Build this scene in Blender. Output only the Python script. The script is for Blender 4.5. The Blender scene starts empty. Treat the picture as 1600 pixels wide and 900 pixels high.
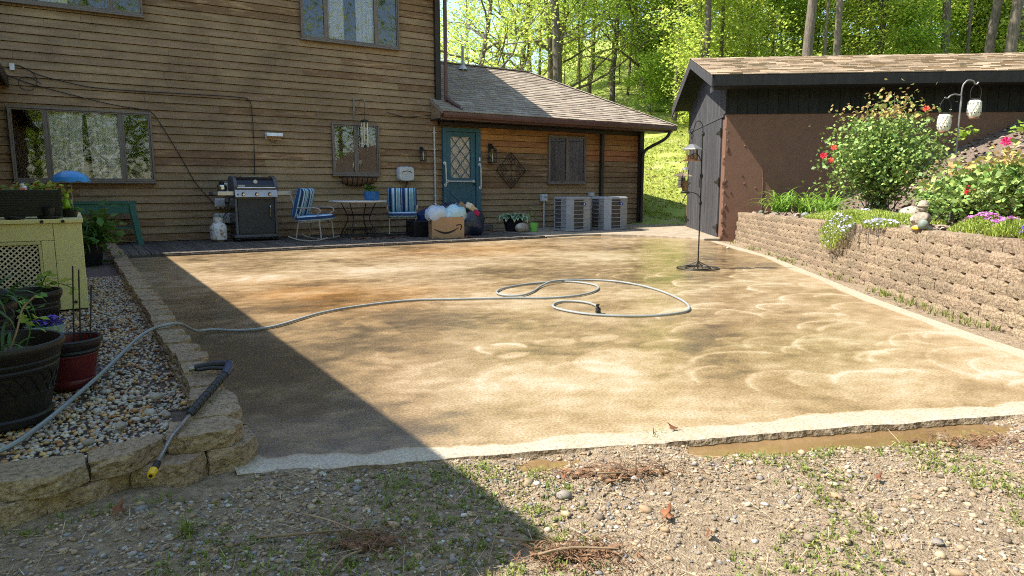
import bpy, math, random
import numpy as np
from mathutils import Vector, Matrix, Euler
random.seed(7)
NP = np.random.default_rng(11)
scene = bpy.context.scene
COL = scene.collection
R_ = math.radians

# ------------------------------------------------------------------ camera, sky, sun, exposure
cam_d = bpy.data.cameras.new("camera"); cam = bpy.data.objects.new("camera", cam_d); COL.objects.link(cam)
cam.location = (0, 0, 1.1); cam.rotation_euler = (R_(90-8.35), 0, R_(-32.5))
cam_d.lens = 24.075; cam_d.sensor_width = 36; cam_d.clip_start = .05; cam_d.clip_end = 1000
scene.camera = cam
SUN = Vector((-.66, .32, 1.0)).normalized()            # towards the sun
world = bpy.data.worlds.new("World"); scene.world = world; world.use_nodes = True
wn = world.node_tree.nodes; wl = world.node_tree.links
bg = wn["Background"]; sky = wn.new("ShaderNodeTexSky"); sky.sky_type = 'NISHITA'; sky.sun_disc = False
sky.sun_elevation = math.asin(SUN.z); sky.sun_rotation = math.atan2(SUN.x, SUN.y)
sky.air_density = 1.0; sky.dust_density = .6; sky.ozone_density = 1.0
wl.new(sky.outputs[0], bg.inputs[0]); bg.inputs[1].default_value = .15
sun_d = bpy.data.lights.new("sun", 'SUN'); sun_d.energy = 5.0; sun_d.angle = R_(.5); sun_d.color = (1, .94, .84)
sun = bpy.data.objects.new("sun", sun_d); COL.objects.link(sun)
sun.rotation_euler = SUN.to_track_quat('Z', 'Y').to_euler(); sun.location = (-20, 10, 40)
vs = scene.view_settings; vs.view_transform = 'Standard'; vs.look = 'None'; vs.gamma = 1; vs.use_curve_mapping = False
vs.exposure = 1.3
scene.cycles.max_bounces = 8; scene.cycles.diffuse_bounces = 4; scene.cycles.transparent_max_bounces = 12
scene.cycles.use_denoising = False; scene.cycles.denoiser = 'OPENIMAGEDENOISE'; scene.cycles.filter_width = 1.05
scene.cycles.caustics_reflective = False; scene.cycles.caustics_refractive = False

# ------------------------------------------------------------------ materials
def M(name, c1, c2=None, rough=.75, ns=6, namt=1.0, var=.12, stretch=(1, 1, 1), bump=0, bscale=60, metal=0, spec=.3,
      transl=0, det=4, contrast=(.35, .65), coat=0, emit=None, hue=0, c3=None, wstain=0):
    m = bpy.data.materials.new(name); m.use_nodes = True; nt = m.node_tree; N = nt.nodes; L = nt.links
    p = N["Principled BSDF"]; out = N["Material Output"]
    p.inputs["Roughness"].default_value = rough; p.inputs["Metallic"].default_value = metal
    p.inputs["Specular IOR Level"].default_value = spec
    if coat: p.inputs["Coat Weight"].default_value = coat
    oi = N.new("ShaderNodeObjectInfo"); ge = N.new("ShaderNodeNewGeometry")
    ad = N.new("ShaderNodeMath"); ad.operation = 'MULTIPLY_ADD'; ad.inputs[1].default_value = 7.13
    L.new(ge.outputs["Random Per Island"], ad.inputs[0]); L.new(oi.outputs["Random"], ad.inputs[2])
    fr = N.new("ShaderNodeMath"); fr.operation = 'FRACT'; L.new(ad.outputs[0], fr.inputs[0])
    tc = N.new("ShaderNodeTexCoord"); mp = N.new("ShaderNodeMapping"); mp.inputs["Scale"].default_value = stretch
    L.new(tc.outputs["Object"], mp.inputs[0])
    of = N.new("ShaderNodeVectorMath"); of.operation = 'SCALE'; of.inputs[0].default_value = (13, 29, 41)
    L.new(fr.outputs[0], of.inputs["Scale"])
    av = N.new("ShaderNodeVectorMath"); L.new(mp.outputs[0], av.inputs[0]); L.new(of.outputs[0], av.inputs[1])
    nz = N.new("ShaderNodeTexNoise"); nz.inputs["Scale"].default_value = ns; nz.inputs["Detail"].default_value = det
    nz.inputs["Roughness"].default_value = .65
    L.new(av.outputs[0], nz.inputs["Vector"])
    cr = N.new("ShaderNodeValToRGB"); e = cr.color_ramp.elements
    e[0].position = contrast[0]; e[1].position = contrast[1]
    c2 = c2 or tuple(x*.7 for x in c1)
    e[0].color = (*c1, 1); e[1].color = (*c2, 1)
    if c3:
        k = e.new(.5*(contrast[0]+contrast[1])); k.color = (*c3, 1)
    L.new(nz.outputs["Fac"], cr.inputs[0])
    hs = N.new("ShaderNodeHueSaturation"); mr = N.new("ShaderNodeMapRange")
    mr.inputs[3].default_value = 1-var; mr.inputs[4].default_value = 1+var
    L.new(fr.outputs[0], mr.inputs[0]); L.new(mr.outputs[0], hs.inputs["Value"]); L.new(cr.outputs[0], hs.inputs["Color"])
    if hue:
        f2 = N.new("ShaderNodeMath"); f2.operation = 'MULTIPLY_ADD'; f2.inputs[1].default_value = 17.3; f2.inputs[2].default_value = 0
        L.new(fr.outputs[0], f2.inputs[0]); f3 = N.new("ShaderNodeMath"); f3.operation = 'FRACT'; L.new(f2.outputs[0], f3.inputs[0])
        m2 = N.new("ShaderNodeMapRange"); m2.inputs[3].default_value = .5-hue; m2.inputs[4].default_value = .5+hue
        L.new(f3.outputs[0], m2.inputs[0]); L.new(m2.outputs[0], hs.inputs["Hue"])
    if wstain:                                                    # weathering that runs across neighbouring pieces
        wz = N.new("ShaderNodeTexNoise"); wz.inputs["Scale"].default_value = .9; wz.inputs["Detail"].default_value = 7; wz.inputs["Roughness"].default_value = .62
        wm = N.new("ShaderNodeMapping"); wm.inputs["Scale"].default_value = (1, 1, .8); L.new(ge.outputs["Position"], wm.inputs[0]); L.new(wm.outputs[0], wz.inputs["Vector"])
        wr = N.new("ShaderNodeMapRange"); wr.inputs[1].default_value = .36; wr.inputs[2].default_value = .64; wr.inputs[3].default_value = 1-wstain; wr.inputs[4].default_value = 1+wstain*.6
        L.new(wz.outputs["Fac"], wr.inputs[0]); h2 = N.new("ShaderNodeHueSaturation"); L.new(hs.outputs[0], h2.inputs["Color"]); L.new(wr.outputs[0], h2.inputs["Value"]); hs = h2
    L.new(hs.outputs[0], p.inputs["Base Color"])
    if bump:
        n2 = N.new("ShaderNodeTexNoise"); n2.inputs["Scale"].default_value = bscale; n2.inputs["Detail"].default_value = 5
        L.new(av.outputs[0], n2.inputs["Vector"]); b = N.new("ShaderNodeBump"); b.inputs["Strength"].default_value = bump
        b.inputs["Distance"].default_value = .02; L.new(n2.outputs["Fac"], b.inputs["Height"]); L.new(b.outputs[0], p.inputs["Normal"])
    if transl:
        t = N.new("ShaderNodeBsdfTranslucent"); L.new(hs.outputs[0], t.inputs[0]); mx = N.new("ShaderNodeMixShader")
        mx.inputs[0].default_value = transl; L.new(p.outputs[0], mx.inputs[1]); L.new(t.outputs[0], mx.inputs[2])
        L.new(mx.outputs[0], out.inputs[0])
    return m

def ramp_mat(name, stops, rough=.8, var=.1, bump=0, bscale=40, spec=.3):
    """each island / object takes its own colour from the stops"""
    m = M(name, (.5, .5, .5), rough=rough, var=var, bump=bump, bscale=bscale, spec=spec); nt = m.node_tree; N = nt.nodes; L = nt.links
    fr = [n for n in N if n.type == 'MATH' and n.operation == 'FRACT'][0]
    hs = [n for n in N if n.type == 'HUE_SAT'][0]
    cr = N.new("ShaderNodeValToRGB"); cr.color_ramp.interpolation = 'CONSTANT'
    e = cr.color_ramp.elements
    while len(e) < len(stops): e.new(.5)
    for i, (pos, c) in enumerate(stops): e[i].position = pos; e[i].color = (*c, 1)
    L.new(fr.outputs[0], cr.inputs[0])
    nz = [n for n in N if n.type == 'TEX_NOISE'][0]; nz.inputs["Scale"].default_value = 30
    mx = N.new("ShaderNodeMix"); mx.data_type = 'RGBA'; mx.blend_type = 'MULTIPLY'; mx.inputs[0].default_value = .5
    L.new(cr.outputs[0], mx.inputs[6]); L.new(nz.outputs["Fac"], mx.inputs[7])
    gn = N.new("ShaderNodeHueSaturation"); gn.inputs["Value"].default_value = 1.3
    L.new(mx.outputs[2], gn.inputs["Color"])
    mr = [n for n in N if n.type == 'MAP_RANGE'][0]
    f2 = N.new("ShaderNodeMath"); f2.operation = 'MULTIPLY'; f2.inputs[1].default_value = 23.7; L.new(fr.outputs[0], f2.inputs[0])
    f3 = N.new("ShaderNodeMath"); f3.operation = 'FRACT'; L.new(f2.outputs[0], f3.inputs[0]); L.new(f3.outputs[0], mr.inputs[0])
    L.new(gn.outputs[0], hs.inputs["Color"])
    return m

def glass_mat(name, ior=1.75, rough=.0, tint=(1, 1, 1)):
    m = bpy.data.materials.new(name); m.use_nodes = True; nt = m.node_tree; N = nt.nodes; L = nt.links
    for n in list(N):
        if n.type == 'BSDF_PRINCIPLED': N.remove(n)
    out = N["Material Output"]; t = N.new("ShaderNodeBsdfTransparent"); g = N.new("ShaderNodeBsdfGlossy"); f = N.new("ShaderNodeFresnel"); mx = N.new("ShaderNodeMixShader")
    g.inputs["Roughness"].default_value = rough
    if rough == .025:
        tc = N.new('ShaderNodeNewGeometry'); nz = N.new('ShaderNodeTexNoise'); nz.inputs['Scale'].default_value = 2.2; nz.inputs['Detail'].default_value = 2; L.new(tc.outputs['Position'], nz.inputs['Vector'])
        bp = N.new('ShaderNodeBump'); bp.inputs['Strength'].default_value = .014; bp.inputs['Distance'].default_value = .1; L.new(nz.outputs['Fac'], bp.inputs['Height']); L.new(bp.outputs[0], g.inputs['Normal'])
    f.inputs[0].default_value = ior; t.inputs[0].default_value = (*tint, 1)
    L.new(f.outputs[0], mx.inputs[0]); L.new(t.outputs[0], mx.inputs[1]); L.new(g.outputs[0], mx.inputs[2]); L.new(mx.outputs[0], out.inputs[0])
    return m

def stripe_mat(name, stops, per, axis='X', rough=.85):
    m = M(name, (.5, .5, .5), rough=rough); nt = m.node_tree; N = nt.nodes; L = nt.links
    tc = [n for n in N if n.type == 'TEX_COORD'][0]; sp = N.new("ShaderNodeSeparateXYZ"); L.new(tc.outputs["Object"], sp.inputs[0])
    d = N.new("ShaderNodeMath"); d.operation = 'DIVIDE'; d.inputs[1].default_value = per; L.new(sp.outputs[axis], d.inputs[0])
    f = N.new("ShaderNodeMath"); f.operation = 'FRACT'; L.new(d.outputs[0], f.inputs[0])
    cr = N.new("ShaderNodeValToRGB"); cr.color_ramp.interpolation = 'CONSTANT'; e = cr.color_ramp.elements
    while len(e) < len(stops): e.new(.5)
    for i, (pos, c) in enumerate(stops): e[i].position = pos; e[i].color = (*c, 1)
    L.new(f.outputs[0], cr.inputs[0])
    L.new(cr.outputs[0], [n for n in N if n.type == 'HUE_SAT'][0].inputs["Color"])
    return m

mt = {}
mt['siding'] = M('weathered_siding', (.335, .226, .124), (.19, .126, .069), rough=.85, ns=2.6, stretch=(.8, 1, 6), var=.08, bump=.5, bscale=30, wstain=.26, c3=(.262, .176, .096), contrast=(.22, .78), hue=.004)
mt['siding_warm'] = M('warm_siding', (.36, .238, .128), (.21, .137, .073), rough=.8, ns=2.6, stretch=(.8, 1, 6), var=.10, wstain=.25, bump=.3, bscale=30, c3=(.18, .10, .047), contrast=(.3, .7), hue=.004)
mt['siding_orange'] = M('stained_siding', (.46, .205, .066), (.25, .10, .032), rough=.7, ns=2.5, stretch=(.8, 1, 6), var=.15, wstain=.25, bump=.25, bscale=30, contrast=(.3, .7), hue=.01)
mt['backing'] = M('sheathing', (.05, .035, .02))
mt['trim_dark'] = M('dark_brown_trim', (.035, .024, .018), (.022, .016, .012), rough=.5, ns=4)
mt['gutter'] = M('brown_gutter_paint', (.115, .055, .042), (.085, .042, .033), rough=.4, ns=3)
mt['frame'] = M('grey_brown_window_paint', (.17, .14, .115), (.13, .105, .085), rough=.55, ns=8)
mt['glass'] = glass_mat('window_glass', 1.58, .025)
mt['screen'] = M('insect_screen', (.016, .017, .015), (.012, .013, .012), rough=.7, ns=60)
mt['curtain'] = M('white_curtain', (.82, .82, .80), (.7, .7, .7), rough=.9, transl=.25)
mt['dark'] = M('dark_interior', (.012, .011, .01), rough=1)
mt['door'] = M('teal_door_paint', (.038, .11, .145), (.03, .09, .12), rough=.45, ns=5)
mt['bar'] = M('white_grab_bar', (.62, .6, .54), rough=.35)
mt['iron'] = M('black_iron', (.018, .017, .016), (.03, .026, .022), rough=.5, ns=20, metal=.3)
mt['greymetal'] = M('grey_metal', (.3, .29, .28), (.2, .19, .18), rough=.4, ns=8, metal=.6)
mt['shingle'] = ramp_mat('roof_shingle', [(0, (.28, .225, .17)), (.2, (.315, .255, .195)), (.45, (.26, .205, .155)), (.62, (.33, .27, .205)), (.82, (.245, .195, .15))], rough=.95, var=.12, bump=.4, bscale=120)
mt['shingle_tan'] = ramp_mat('tan_roof_shingle', [(0, (.40, .30, .20)), (.25, (.46, .35, .24)), (.5, (.35, .275, .185)), (.7, (.49, .375, .26)), (.88, (.32, .245, .165))], rough=.95, var=.12, bump=.4, bscale=120)
mt['black_wood'] = M('black_stained_wood', (.014, .0145, .014), (.007, .0075, .007), rough=.75, ns=5, stretch=(3, 3, .6), var=.25, bump=.3, bscale=40)
mt['door_wood'] = M('weathered_black_wood', (.066, .063, .066), (.032, .031, .034), rough=.8, ns=5, stretch=(5, 5, .5), var=.2, bump=.3, bscale=40)
mt['masonry'] = M('brown_painted_masonry', (.16, .085, .055), (.13, .069, .045), rough=.7, ns=5, bump=.12, bscale=22, contrast=(.3, .75))
mt['block'] = M('tan_wall_block', (.31, .232, .15), (.115, .085, .055), rough=.95, ns=42, var=.16, bump=1, bscale=45, contrast=(.30, .66), hue=.005, c3=(.235, .175, .113), det=8)
mt['cap'] = M('buff_wall_block', (.385, .285, .185), (.12, .078, .04), rough=.95, ns=48, var=.1, bump=1, bscale=70, contrast=(.34, .68), hue=.006, c3=(.30, .215, .132), det=9)
mt['soil'] = M('mulch_soil', (.20, .15, .115), (.07, .05, .038), rough=1, ns=25, det=8, bump=1, bscale=70, contrast=(.3, .7))
mt['dirt'] = M('gravelly_dirt', (.42, .325, .215), (.16, .112, .068), rough=1, ns=30, det=12, bump=1, bscale=140, contrast=(.3, .7))
mt['grassland'] = M('grassy_ground', (.27, .30, .07), (.33, .30, .14), rough=1, ns=.9, det=10, bump=.6, bscale=20, contrast=(.4, .68), c3=(.21, .26, .05))
mt['deck'] = M('weathered_deck', (.125, .105, .085), (.055, .046, .038), rough=.85, ns=5, stretch=(6, .6, 3), var=.25, bump=.4, bscale=50)
mt['gravel'] = ramp_mat('gravel_stone', [(0, (.31, .235, .155)), (.18, (.20, .155, .115)), (.34, (.35, .26, .165)), (.5, (.145, .11, .078)), (.58, (.40, .33, .245)), (.66, (.27, .185, .11)), (.88, (.225, .195, .17))], rough=.85, var=.2)
mt['grey_gravel'] = ramp_mat('grey_crushed_stone', [(0, (.33, .305, .28)), (.2, (.19, .185, .185)), (.42, (.43, .41, .375)), (.55, (.14, .135, .135)), (.68, (.29, .25, .20)), (.82, (.24, .245, .26))], rough=.85, var=.22)
mt['pebble'] = ramp_mat('river_pebble', [(0, (.44, .38, .30)), (.16, (.38, .19, .07)), (.28, (.47, .40, .30)), (.42, (.24, .22, .20)), (.50, (.52, .33, .13)), (.62, (.36, .32, .27)), (.76, (.22, .09, .04)), (.83, (.46, .26, .10)), (.90, (.48, .42, .34))], rough=.5, var=.2, spec=.4)
LEAF = dict(rough=.5, ns=2, spec=.25)
mt['leafA'] = M('spring_leaf', (.40, .52, .09), (.28, .42, .06), var=.3, hue=.025, transl=.68, **LEAF)
mt['leafB'] = M('yellow_green_leaf', (.50, .57, .12), (.38, .48, .08), var=.3, hue=.02, transl=.68, **LEAF)
mt['leafC'] = M('deep_green_leaf', (.10, .20, .03), (.06, .13, .02), var=.3, hue=.02, transl=.4, **LEAF)
mt['roseleaf'] = M('rose_leaf', (.29, .39, .10), (.13, .215, .05), var=.35, hue=.03, transl=.25, **LEAF)
mt['rosetip'] = M('bronze_new_leaf', (.44, .38, .12), (.36, .22, .08), var=.3, hue=.03, transl=.3, **LEAF)
mt['blade'] = M('strap_leaf', (.26, .42, .06), (.15, .29, .035), var=.25, hue=.015, transl=.35, **LEAF)
mt['blade_dark'] = M('dark_strap_leaf', (.085, .17, .04), (.05, .11, .025), var=.25, hue=.015, transl=.3, **LEAF)
mt['grass'] = M('grass_blade', (.25, .27, .07), (.15, .20, .04), var=.35, hue=.03, transl=.35, **LEAF)
mt['phlox'] = M('phlox_mat', (.38, .44, .09), (.24, .32, .05), var=.3, hue=.02, transl=.3, **LEAF)
mt['hosta'] = M('hosta_green', (.075, .17, .085), (.05, .12, .06), var=.15, transl=.2, **LEAF)
mt['hosta_edge'] = M('hosta_cream_edge', (.42, .50, .30), (.36, .44, .26), var=.1, transl=.2, **LEAF)
mt['bark'] = M('tree_bark', (.185, .15, .118), (.08, .064, .05), rough=.95, ns=6, stretch=(4, 4, .7), var=.25, bump=.8, bscale=25)
mt['twig'] = M('dry_twig', (.30, .22, .13), (.18, .12, .07), rough=.9, ns=12, stretch=(1, 1, 1))
mt['deadleaf'] = M('dead_leaf', (.24, .10, .045), (.15, .06, .03), rough=.8, ns=14, transl=.15, var=.2)
mt['root'] = M('fibrous_root', (.22, .125, .07), (.10, .055, .03), rough=1, ns=20, var=.3)
mt['red'] = M('red_petal', (.62, .025, .04), (.5, .02, .05), rough=.6, transl=.2)
mt['magenta'] = M('magenta_petal', (.62, .03, .15), (.5, .02, .11), rough=.6, transl=.2)
mt['coral'] = M('coral_petal', (.75, .13, .07), (.6, .08, .05), rough=.6, transl=.2)
mt['pink'] = M('pink_petal', (.66, .25, .62), (.55, .18, .52), rough=.6, var=.2, transl=.25)
mt['lilac'] = M('pale_lilac_petal', (.66, .64, .80), (.55, .54, .72), rough=.6, var=.15, transl=.25)
mt['purple'] = M('purple_petal', (.16, .09, .42), (.12, .06, .32), rough=.6, var=.15, transl=.2)
mt['pot'] = M('bronze_plastic', (.011, .009, .008), (.017, .0135, .011), rough=.45, ns=9, spec=.3)
mt['pot_red'] = M('dark_red_plastic', (.10, .012, .014), (.085, .011, .012), rough=.4, ns=4)
mt['black_plastic'] = M('black_plastic', (.014, .014, .015), rough=.45)
mt['yellow'] = M('pale_yellow_paint', (.60, .54, .24), (.52, .46, .19), rough=.55, ns=4, contrast=(.35, .8), bump=.06, bscale=30)
mt['white'] = M('white_paint', (.7, .7, .68), rough=.4)
mt['greywhite'] = M('light_grey_plastic', (.5, .5, .48), (.44, .44, .43), rough=.5)
mt['blue'] = M('blue_glazed_metal', (.03, .22, .50), (.025, .17, .42), rough=.35, ns=5)
mt['frog'] = M('lime_glaze', (.27, .45, .03), (.2, .36, .02), rough=.3)
mt['green_wood'] = M('green_painted_wood', (.03, .105, .075), (.05, .12, .085), rough=.7, ns=9, var=.15, stretch=(1, 1, 3), bump=.2, bscale=40)
mt['hose'] = M('grey_green_hose', (.26, .28, .275), (.20, .215, .215), rough=.4, ns=4)
mt['yellow_tip'] = M('yellow_nozzle', (.75, .48, .02), rough=.4)
mt['navy'] = M('navy_plastic', (.025, .04, .095), (.02, .032, .075), rough=.35)
mt['grip'] = M('black_rubber_grip', (.02, .021, .024), rough=.55)
mt['steel'] = M('scuffed_steel', (.28, .26, .23), (.15, .13, .11), rough=.4, ns=30, metal=.7)
mt['chrome'] = M('chrome', (.7, .7, .7), rough=.15, metal=1)
mt['grill_blk'] = M('black_enamel', (.012, .013, .016), rough=.2, spec=.5)
mt['grill_grey'] = M('grey_cast_metal', (.10, .10, .105), (.075, .075, .08), rough=.5)
mt['grill_panel'] = M('brushed_control_panel', (.42, .42, .44), (.36, .36, .38), rough=.35, metal=.3)
mt['grill_door'] = M('charcoal_cabinet', (.045, .043, .042), (.035, .034, .033), rough=.55)
mt['cream'] = M('cream_shelf_edge', (.62, .54, .38), (.55, .47, .32), rough=.5)
mt['propane'] = M('rusted_tank_paint', (.58, .58, .56), (.24, .12, .04), rough=.55, ns=11, contrast=(.50, .66))
mt['chair_metal'] = M('taupe_powder_coat', (.34, .30, .26), (.28, .25, .21), rough=.45, ns=8)
NAVY, SKYB, WHT, TEAL, DKB = (.012, .035, .11), (.22, .42, .60), (.62, .68, .72), (.17, .40, .40), (.02, .06, .16)
mt['stripe'] = stripe_mat('blue_striped_fabric', [(0, NAVY), (.20, SKYB), (.28, WHT), (.36, SKYB), (.42, DKB), (.54, WHT), (.59, TEAL), (.66, SKYB), (.72, TEAL), (.79, WHT), (.84, DKB), (.93, SKYB)], .29)
mt['stripe_seat'] = stripe_mat('blue_striped_seat_fabric', [(0, NAVY), (.24, WHT), (.32, SKYB), (.44, DKB), (.64, WHT), (.72, TEAL), (.8, WHT), (.86, DKB)], .15, axis='Z')
mt['table'] = M('pale_stone_top', (.62, .58, .5), (.5, .46, .4), rough=.4, ns=14)
mt['blueplanter'] = M('blue_glaze', (.035, .17, .40), (.02, .10, .28), rough=.3, ns=14, coat=.3)
mt['teal_glaze'] = M('teal_drip_glaze', (.42, .46, .40), (.04, .22, .22), rough=.25, ns=7, coat=.4, stretch=(1, 1, .35))
mt['coir'] = M('coir_liner', (.20, .11, .06), (.13, .07, .04), rough=1, ns=30, bump=.6, bscale=60)
mt['card'] = M('brown_cardboard', (.36, .22, .115), (.32, .195, .10), rough=.85, ns=5)
mt['print'] = M('black_print', (.02, .02, .022), rough=.8)
mt['tape'] = M('glossy_tape', (.33, .2, .10), rough=.25)
mt['bag_white'] = M('white_plastic_bag', (.62, .70, .76), (.5, .62, .72), rough=.4, bump=.9, bscale=9, ns=6, transl=.25)
mt['bag_aqua'] = M('pale_blue_plastic_bag', (.42, .70, .78), (.62, .72, .74), rough=.35, bump=.9, bscale=9, ns=6, transl=.25)
mt['bag_dark'] = M('dark_plastic_bag', (.013, .016, .03), (.02, .03, .07), rough=.3, bump=1, bscale=7, ns=5, spec=.5)
mt['bag_navy'] = M('navy_plastic_sheet', (.02, .05, .16), (.012, .025, .08), rough=.3, bump=1, bscale=7, ns=5, spec=.5)
mt['acgrey'] = M('grey_ac_paint', (.29, .30, .31), (.24, .25, .26), rough=.45, ns=6)
mt['accoil'] = M('ac_coil', (.06, .055, .05), (.11, .095, .08), rough=.8, ns=40)
mt['badge'] = M('blue_badge', (.02, .05, .30), rough=.3)
mt['stone'] = M('fieldstone', (.40, .35, .28), (.22, .18, .14), rough=.85, ns=9, bump=.5, bscale=25, var=.2)
mt['limestone'] = M('carved_limestone', (.38, .325, .25), (.17, .135, .10), rough=.9, ns=12, bump=.5, bscale=35)
mt['ball'] = M('grey_green_ball', (.20, .22, .185), (.11, .13, .105), rough=.6, ns=14)
mt['bucket'] = M('lime_bucket', (.22, .55, .10), (.18, .46, .08), rough=.4)
mt['lantern_white'] = M('cream_ceramic', (.72, .68, .58), (.6, .55, .45), rough=.45, ns=12)
mt['copper'] = M('copper_base', (.32, .16, .10), rough=.4, metal=.5)
mt['clear'] = glass_mat('clear_plastic', 1.35, .05)
mt['seed'] = M('bird_seed', (.36, .20, .09), (.16, .09, .05), rough=1, ns=60)
mt['puddle'] = M('muddy_water', (.22, .14, .065), (.15, .092, .04), rough=.02, ns=2, spec=.5, namt=1)
mt['lantern_glass'] = glass_mat('lantern_glass', 1.5, .02)
mt['amber'] = M('sodium_lens', (.52, .36, .18), (.42, .29, .14), rough=.35)

# ------------------------------------------------------------------ helpers
def tagset(o, label=None, cat=None, group=None, kind=None):
    if label: o['label'] = label
    if cat: o['category'] = cat
    if group: o['group'] = group
    if kind: o['kind'] = kind
    return o
def thing(name, label, cat, loc=(0, 0, 0), rz=0, group=None):
    o = bpy.data.objects.new(name, None); COL.objects.link(o); o.empty_display_size = .1
    o.location = loc; o.rotation_euler = (0, 0, rz)
    return tagset(o, label, cat, group)
def link(name, me, parent=None, loc=(0, 0, 0), rot=(0, 0, 0), scale=None, kind=None):
    o = bpy.data.objects.new(name, me); COL.objects.link(o); o.location = loc; o.rotation_euler = rot
    if scale: o.scale = scale
    if parent: o.parent = parent
    if kind: o['kind'] = kind
    return o
def kids(o): return [c for c in list(bpy.data.objects) if c.parent == o]
def copy_tree(o, parent=None, km=None):
    if km is None:
        km = {}
        for c in bpy.data.objects:
            if c.parent: km.setdefault(c.parent, []).append(c)
    c = o.copy(); COL.objects.link(c); c.parent = parent
    for ch in km.get(o, []): copy_tree(ch, c, km)
    return c
def ICO(sub):
    import bmesh
    b = bmesh.new(); bmesh.ops.create_icosphere(b, subdivisions=sub, radius=1)
    v = np.array([x.co[:] for x in b.verts]); f = np.array([[y.index for y in x.verts] for x in b.faces]); b.free()
    return v, f
ICO1 = ICO(1); ICO2 = ICO(2); ICO3 = ICO(3)
class MB:
    def __init__(s): s.v = []; s.f = []; s.m = []
    def add(s, V, F, m=0):
        n = len(s.v); s.v += [tuple(map(float, p)) for p in V]; s.f += [tuple(int(i)+n for i in q) for q in F]; s.m += [m]*len(F); return s
    def box(s, c, d, rot=None, m=0, taper=1):
        x, y, z = (k/2 for k in d); V = [Vector((a*x*(taper if e > 0 else 1), b*y*(taper if e > 0 else 1), e*z)) for e in (-1, 1) for b in (-1, 1) for a in (-1, 1)]
        if rot is not None:
            if not isinstance(rot, Matrix): rot = Euler(rot).to_matrix()
            V = [rot @ p for p in V]
        V = [p+Vector(c) for p in V]
        return s.add(V, [(0, 2, 3, 1), (4, 5, 7, 6), (0, 1, 5, 4), (2, 6, 7, 3), (0, 4, 6, 2), (1, 3, 7, 5)], m)
    def b2(s, x0, x1, y0, y1, z0, z1, m=0): return s.box(((x0+x1)/2, (y0+y1)/2, (z0+z1)/2), (abs(x1-x0), abs(y1-y0), abs(z1-z0)), m=m)
    def tube(s, P, r, n=8, m=0, closed=False, flat=1.0):
        P = [Vector(p) for p in P]; k = len(P)
        rr = r if isinstance(r, (list, tuple)) else [r]*k
        up = None; V = []
        for i in range(k):
            if closed: t = P[(i+1) % k]-P[i-1]
            else: t = P[min(i+1, k-1)]-P[max(i-1, 0)]
            if t.length < 1e-9: t = Vector((0, 0, 1))
            t.normalize()
            if up is None:
                up = Vector((0, 0, 1)) if abs(t.z) < .9 else Vector((1, 0, 0))
            a = t.cross(up)
            if a.length < 1e-6: a = t.cross(Vector((1, .3, 0)))
            a.normalize(); b = a.cross(t).normalized(); up = b
            for j in range(n):
                w = 2*math.pi*j/n; V.append(P[i]+a*math.cos(w)*rr[i]+b*math.sin(w)*rr[i]*flat)
        F = []
        for i in range(k if closed else k-1):
            i2 = (i+1) % k
            for j in range(n): F.append((i*n+j, i*n+(j+1) % n, i2*n+(j+1) % n, i2*n+j))
        if not closed: F += [tuple(range(n))[::-1], tuple((k-1)*n+j for j in range(n))]
        return s.add(V, F, m)
    def lathe(s, prof, n=28, c=(0, 0, 0), m=0, caps=True):
        V = [(c[0]+r*math.cos(2*math.pi*j/n), c[1]+r*math.sin(2*math.pi*j/n), c[2]+z) for r, z in prof for j in range(n)]
        F = [(i*n+j, i*n+(j+1) % n, (i+1)*n+(j+1) % n, (i+1)*n+j) for i in range(len(prof)-1) for j in range(n)]
        if caps: F += [tuple(range(n))[::-1], tuple((len(prof)-1)*n+j for j in range(n))]
        return s.add(V, F, m)
    def prism(s, poly, z0, z1, m=0):
        n = len(poly); V = [(x, y, z0) for x, y in poly]+[(x, y, z1) for x, y in poly]
        return s.add(V, [tuple(range(n))[::-1], tuple(range(n, 2*n))]+[(i, (i+1) % n, n+(i+1) % n, n+i) for i in range(n)], m)
    def blob(s, c, d, ico=ICO2, jit=0, rng=random, m=0, rz=0):
        v, f = ico; cs, sn = math.cos(rz), math.sin(rz); out = []
        for p in v:
            k = 1+rng.uniform(-jit, jit); x, y, z = p[0]*d[0]*k, p[1]*d[1]*k, p[2]*d[2]*k
            out.append((c[0]+x*cs-y*sn, c[1]+x*sn+y*cs, c[2]+z))
        return s.add(out, f, m)
    def mesh(s, name, mats):
        me = bpy.data.meshes.new(name); me.from_pydata(s.v, [], s.f)
        for k in (mats if isinstance(mats, (list, tuple)) else [mats]): me.materials.append(k)
        if any(s.m): me.polygons.foreach_set('material_index', s.m)
        me.update(); return me
    def build(s, name, mats, parent=None, loc=(0, 0, 0), rot=(0, 0, 0), smooth=False, kind=None, bevel=0, label=None):
        me = s.mesh(name, mats)
        if smooth: smooth_me(me, 40 if smooth is True else smooth)
        o = link(name, me, parent, loc, rot, kind=kind)
        if bevel:
            b = o.modifiers.new('bevel', 'BEVEL'); b.width = bevel; b.segments = 2; b.limit_method = 'ANGLE'
        if label: o['label'] = label
        return o
def smooth_me(me, ang=40):
    me.polygons.foreach_set('use_smooth', [True]*len(me.polygons))
    me.set_sharp_from_angle(angle=R_(ang))
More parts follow.
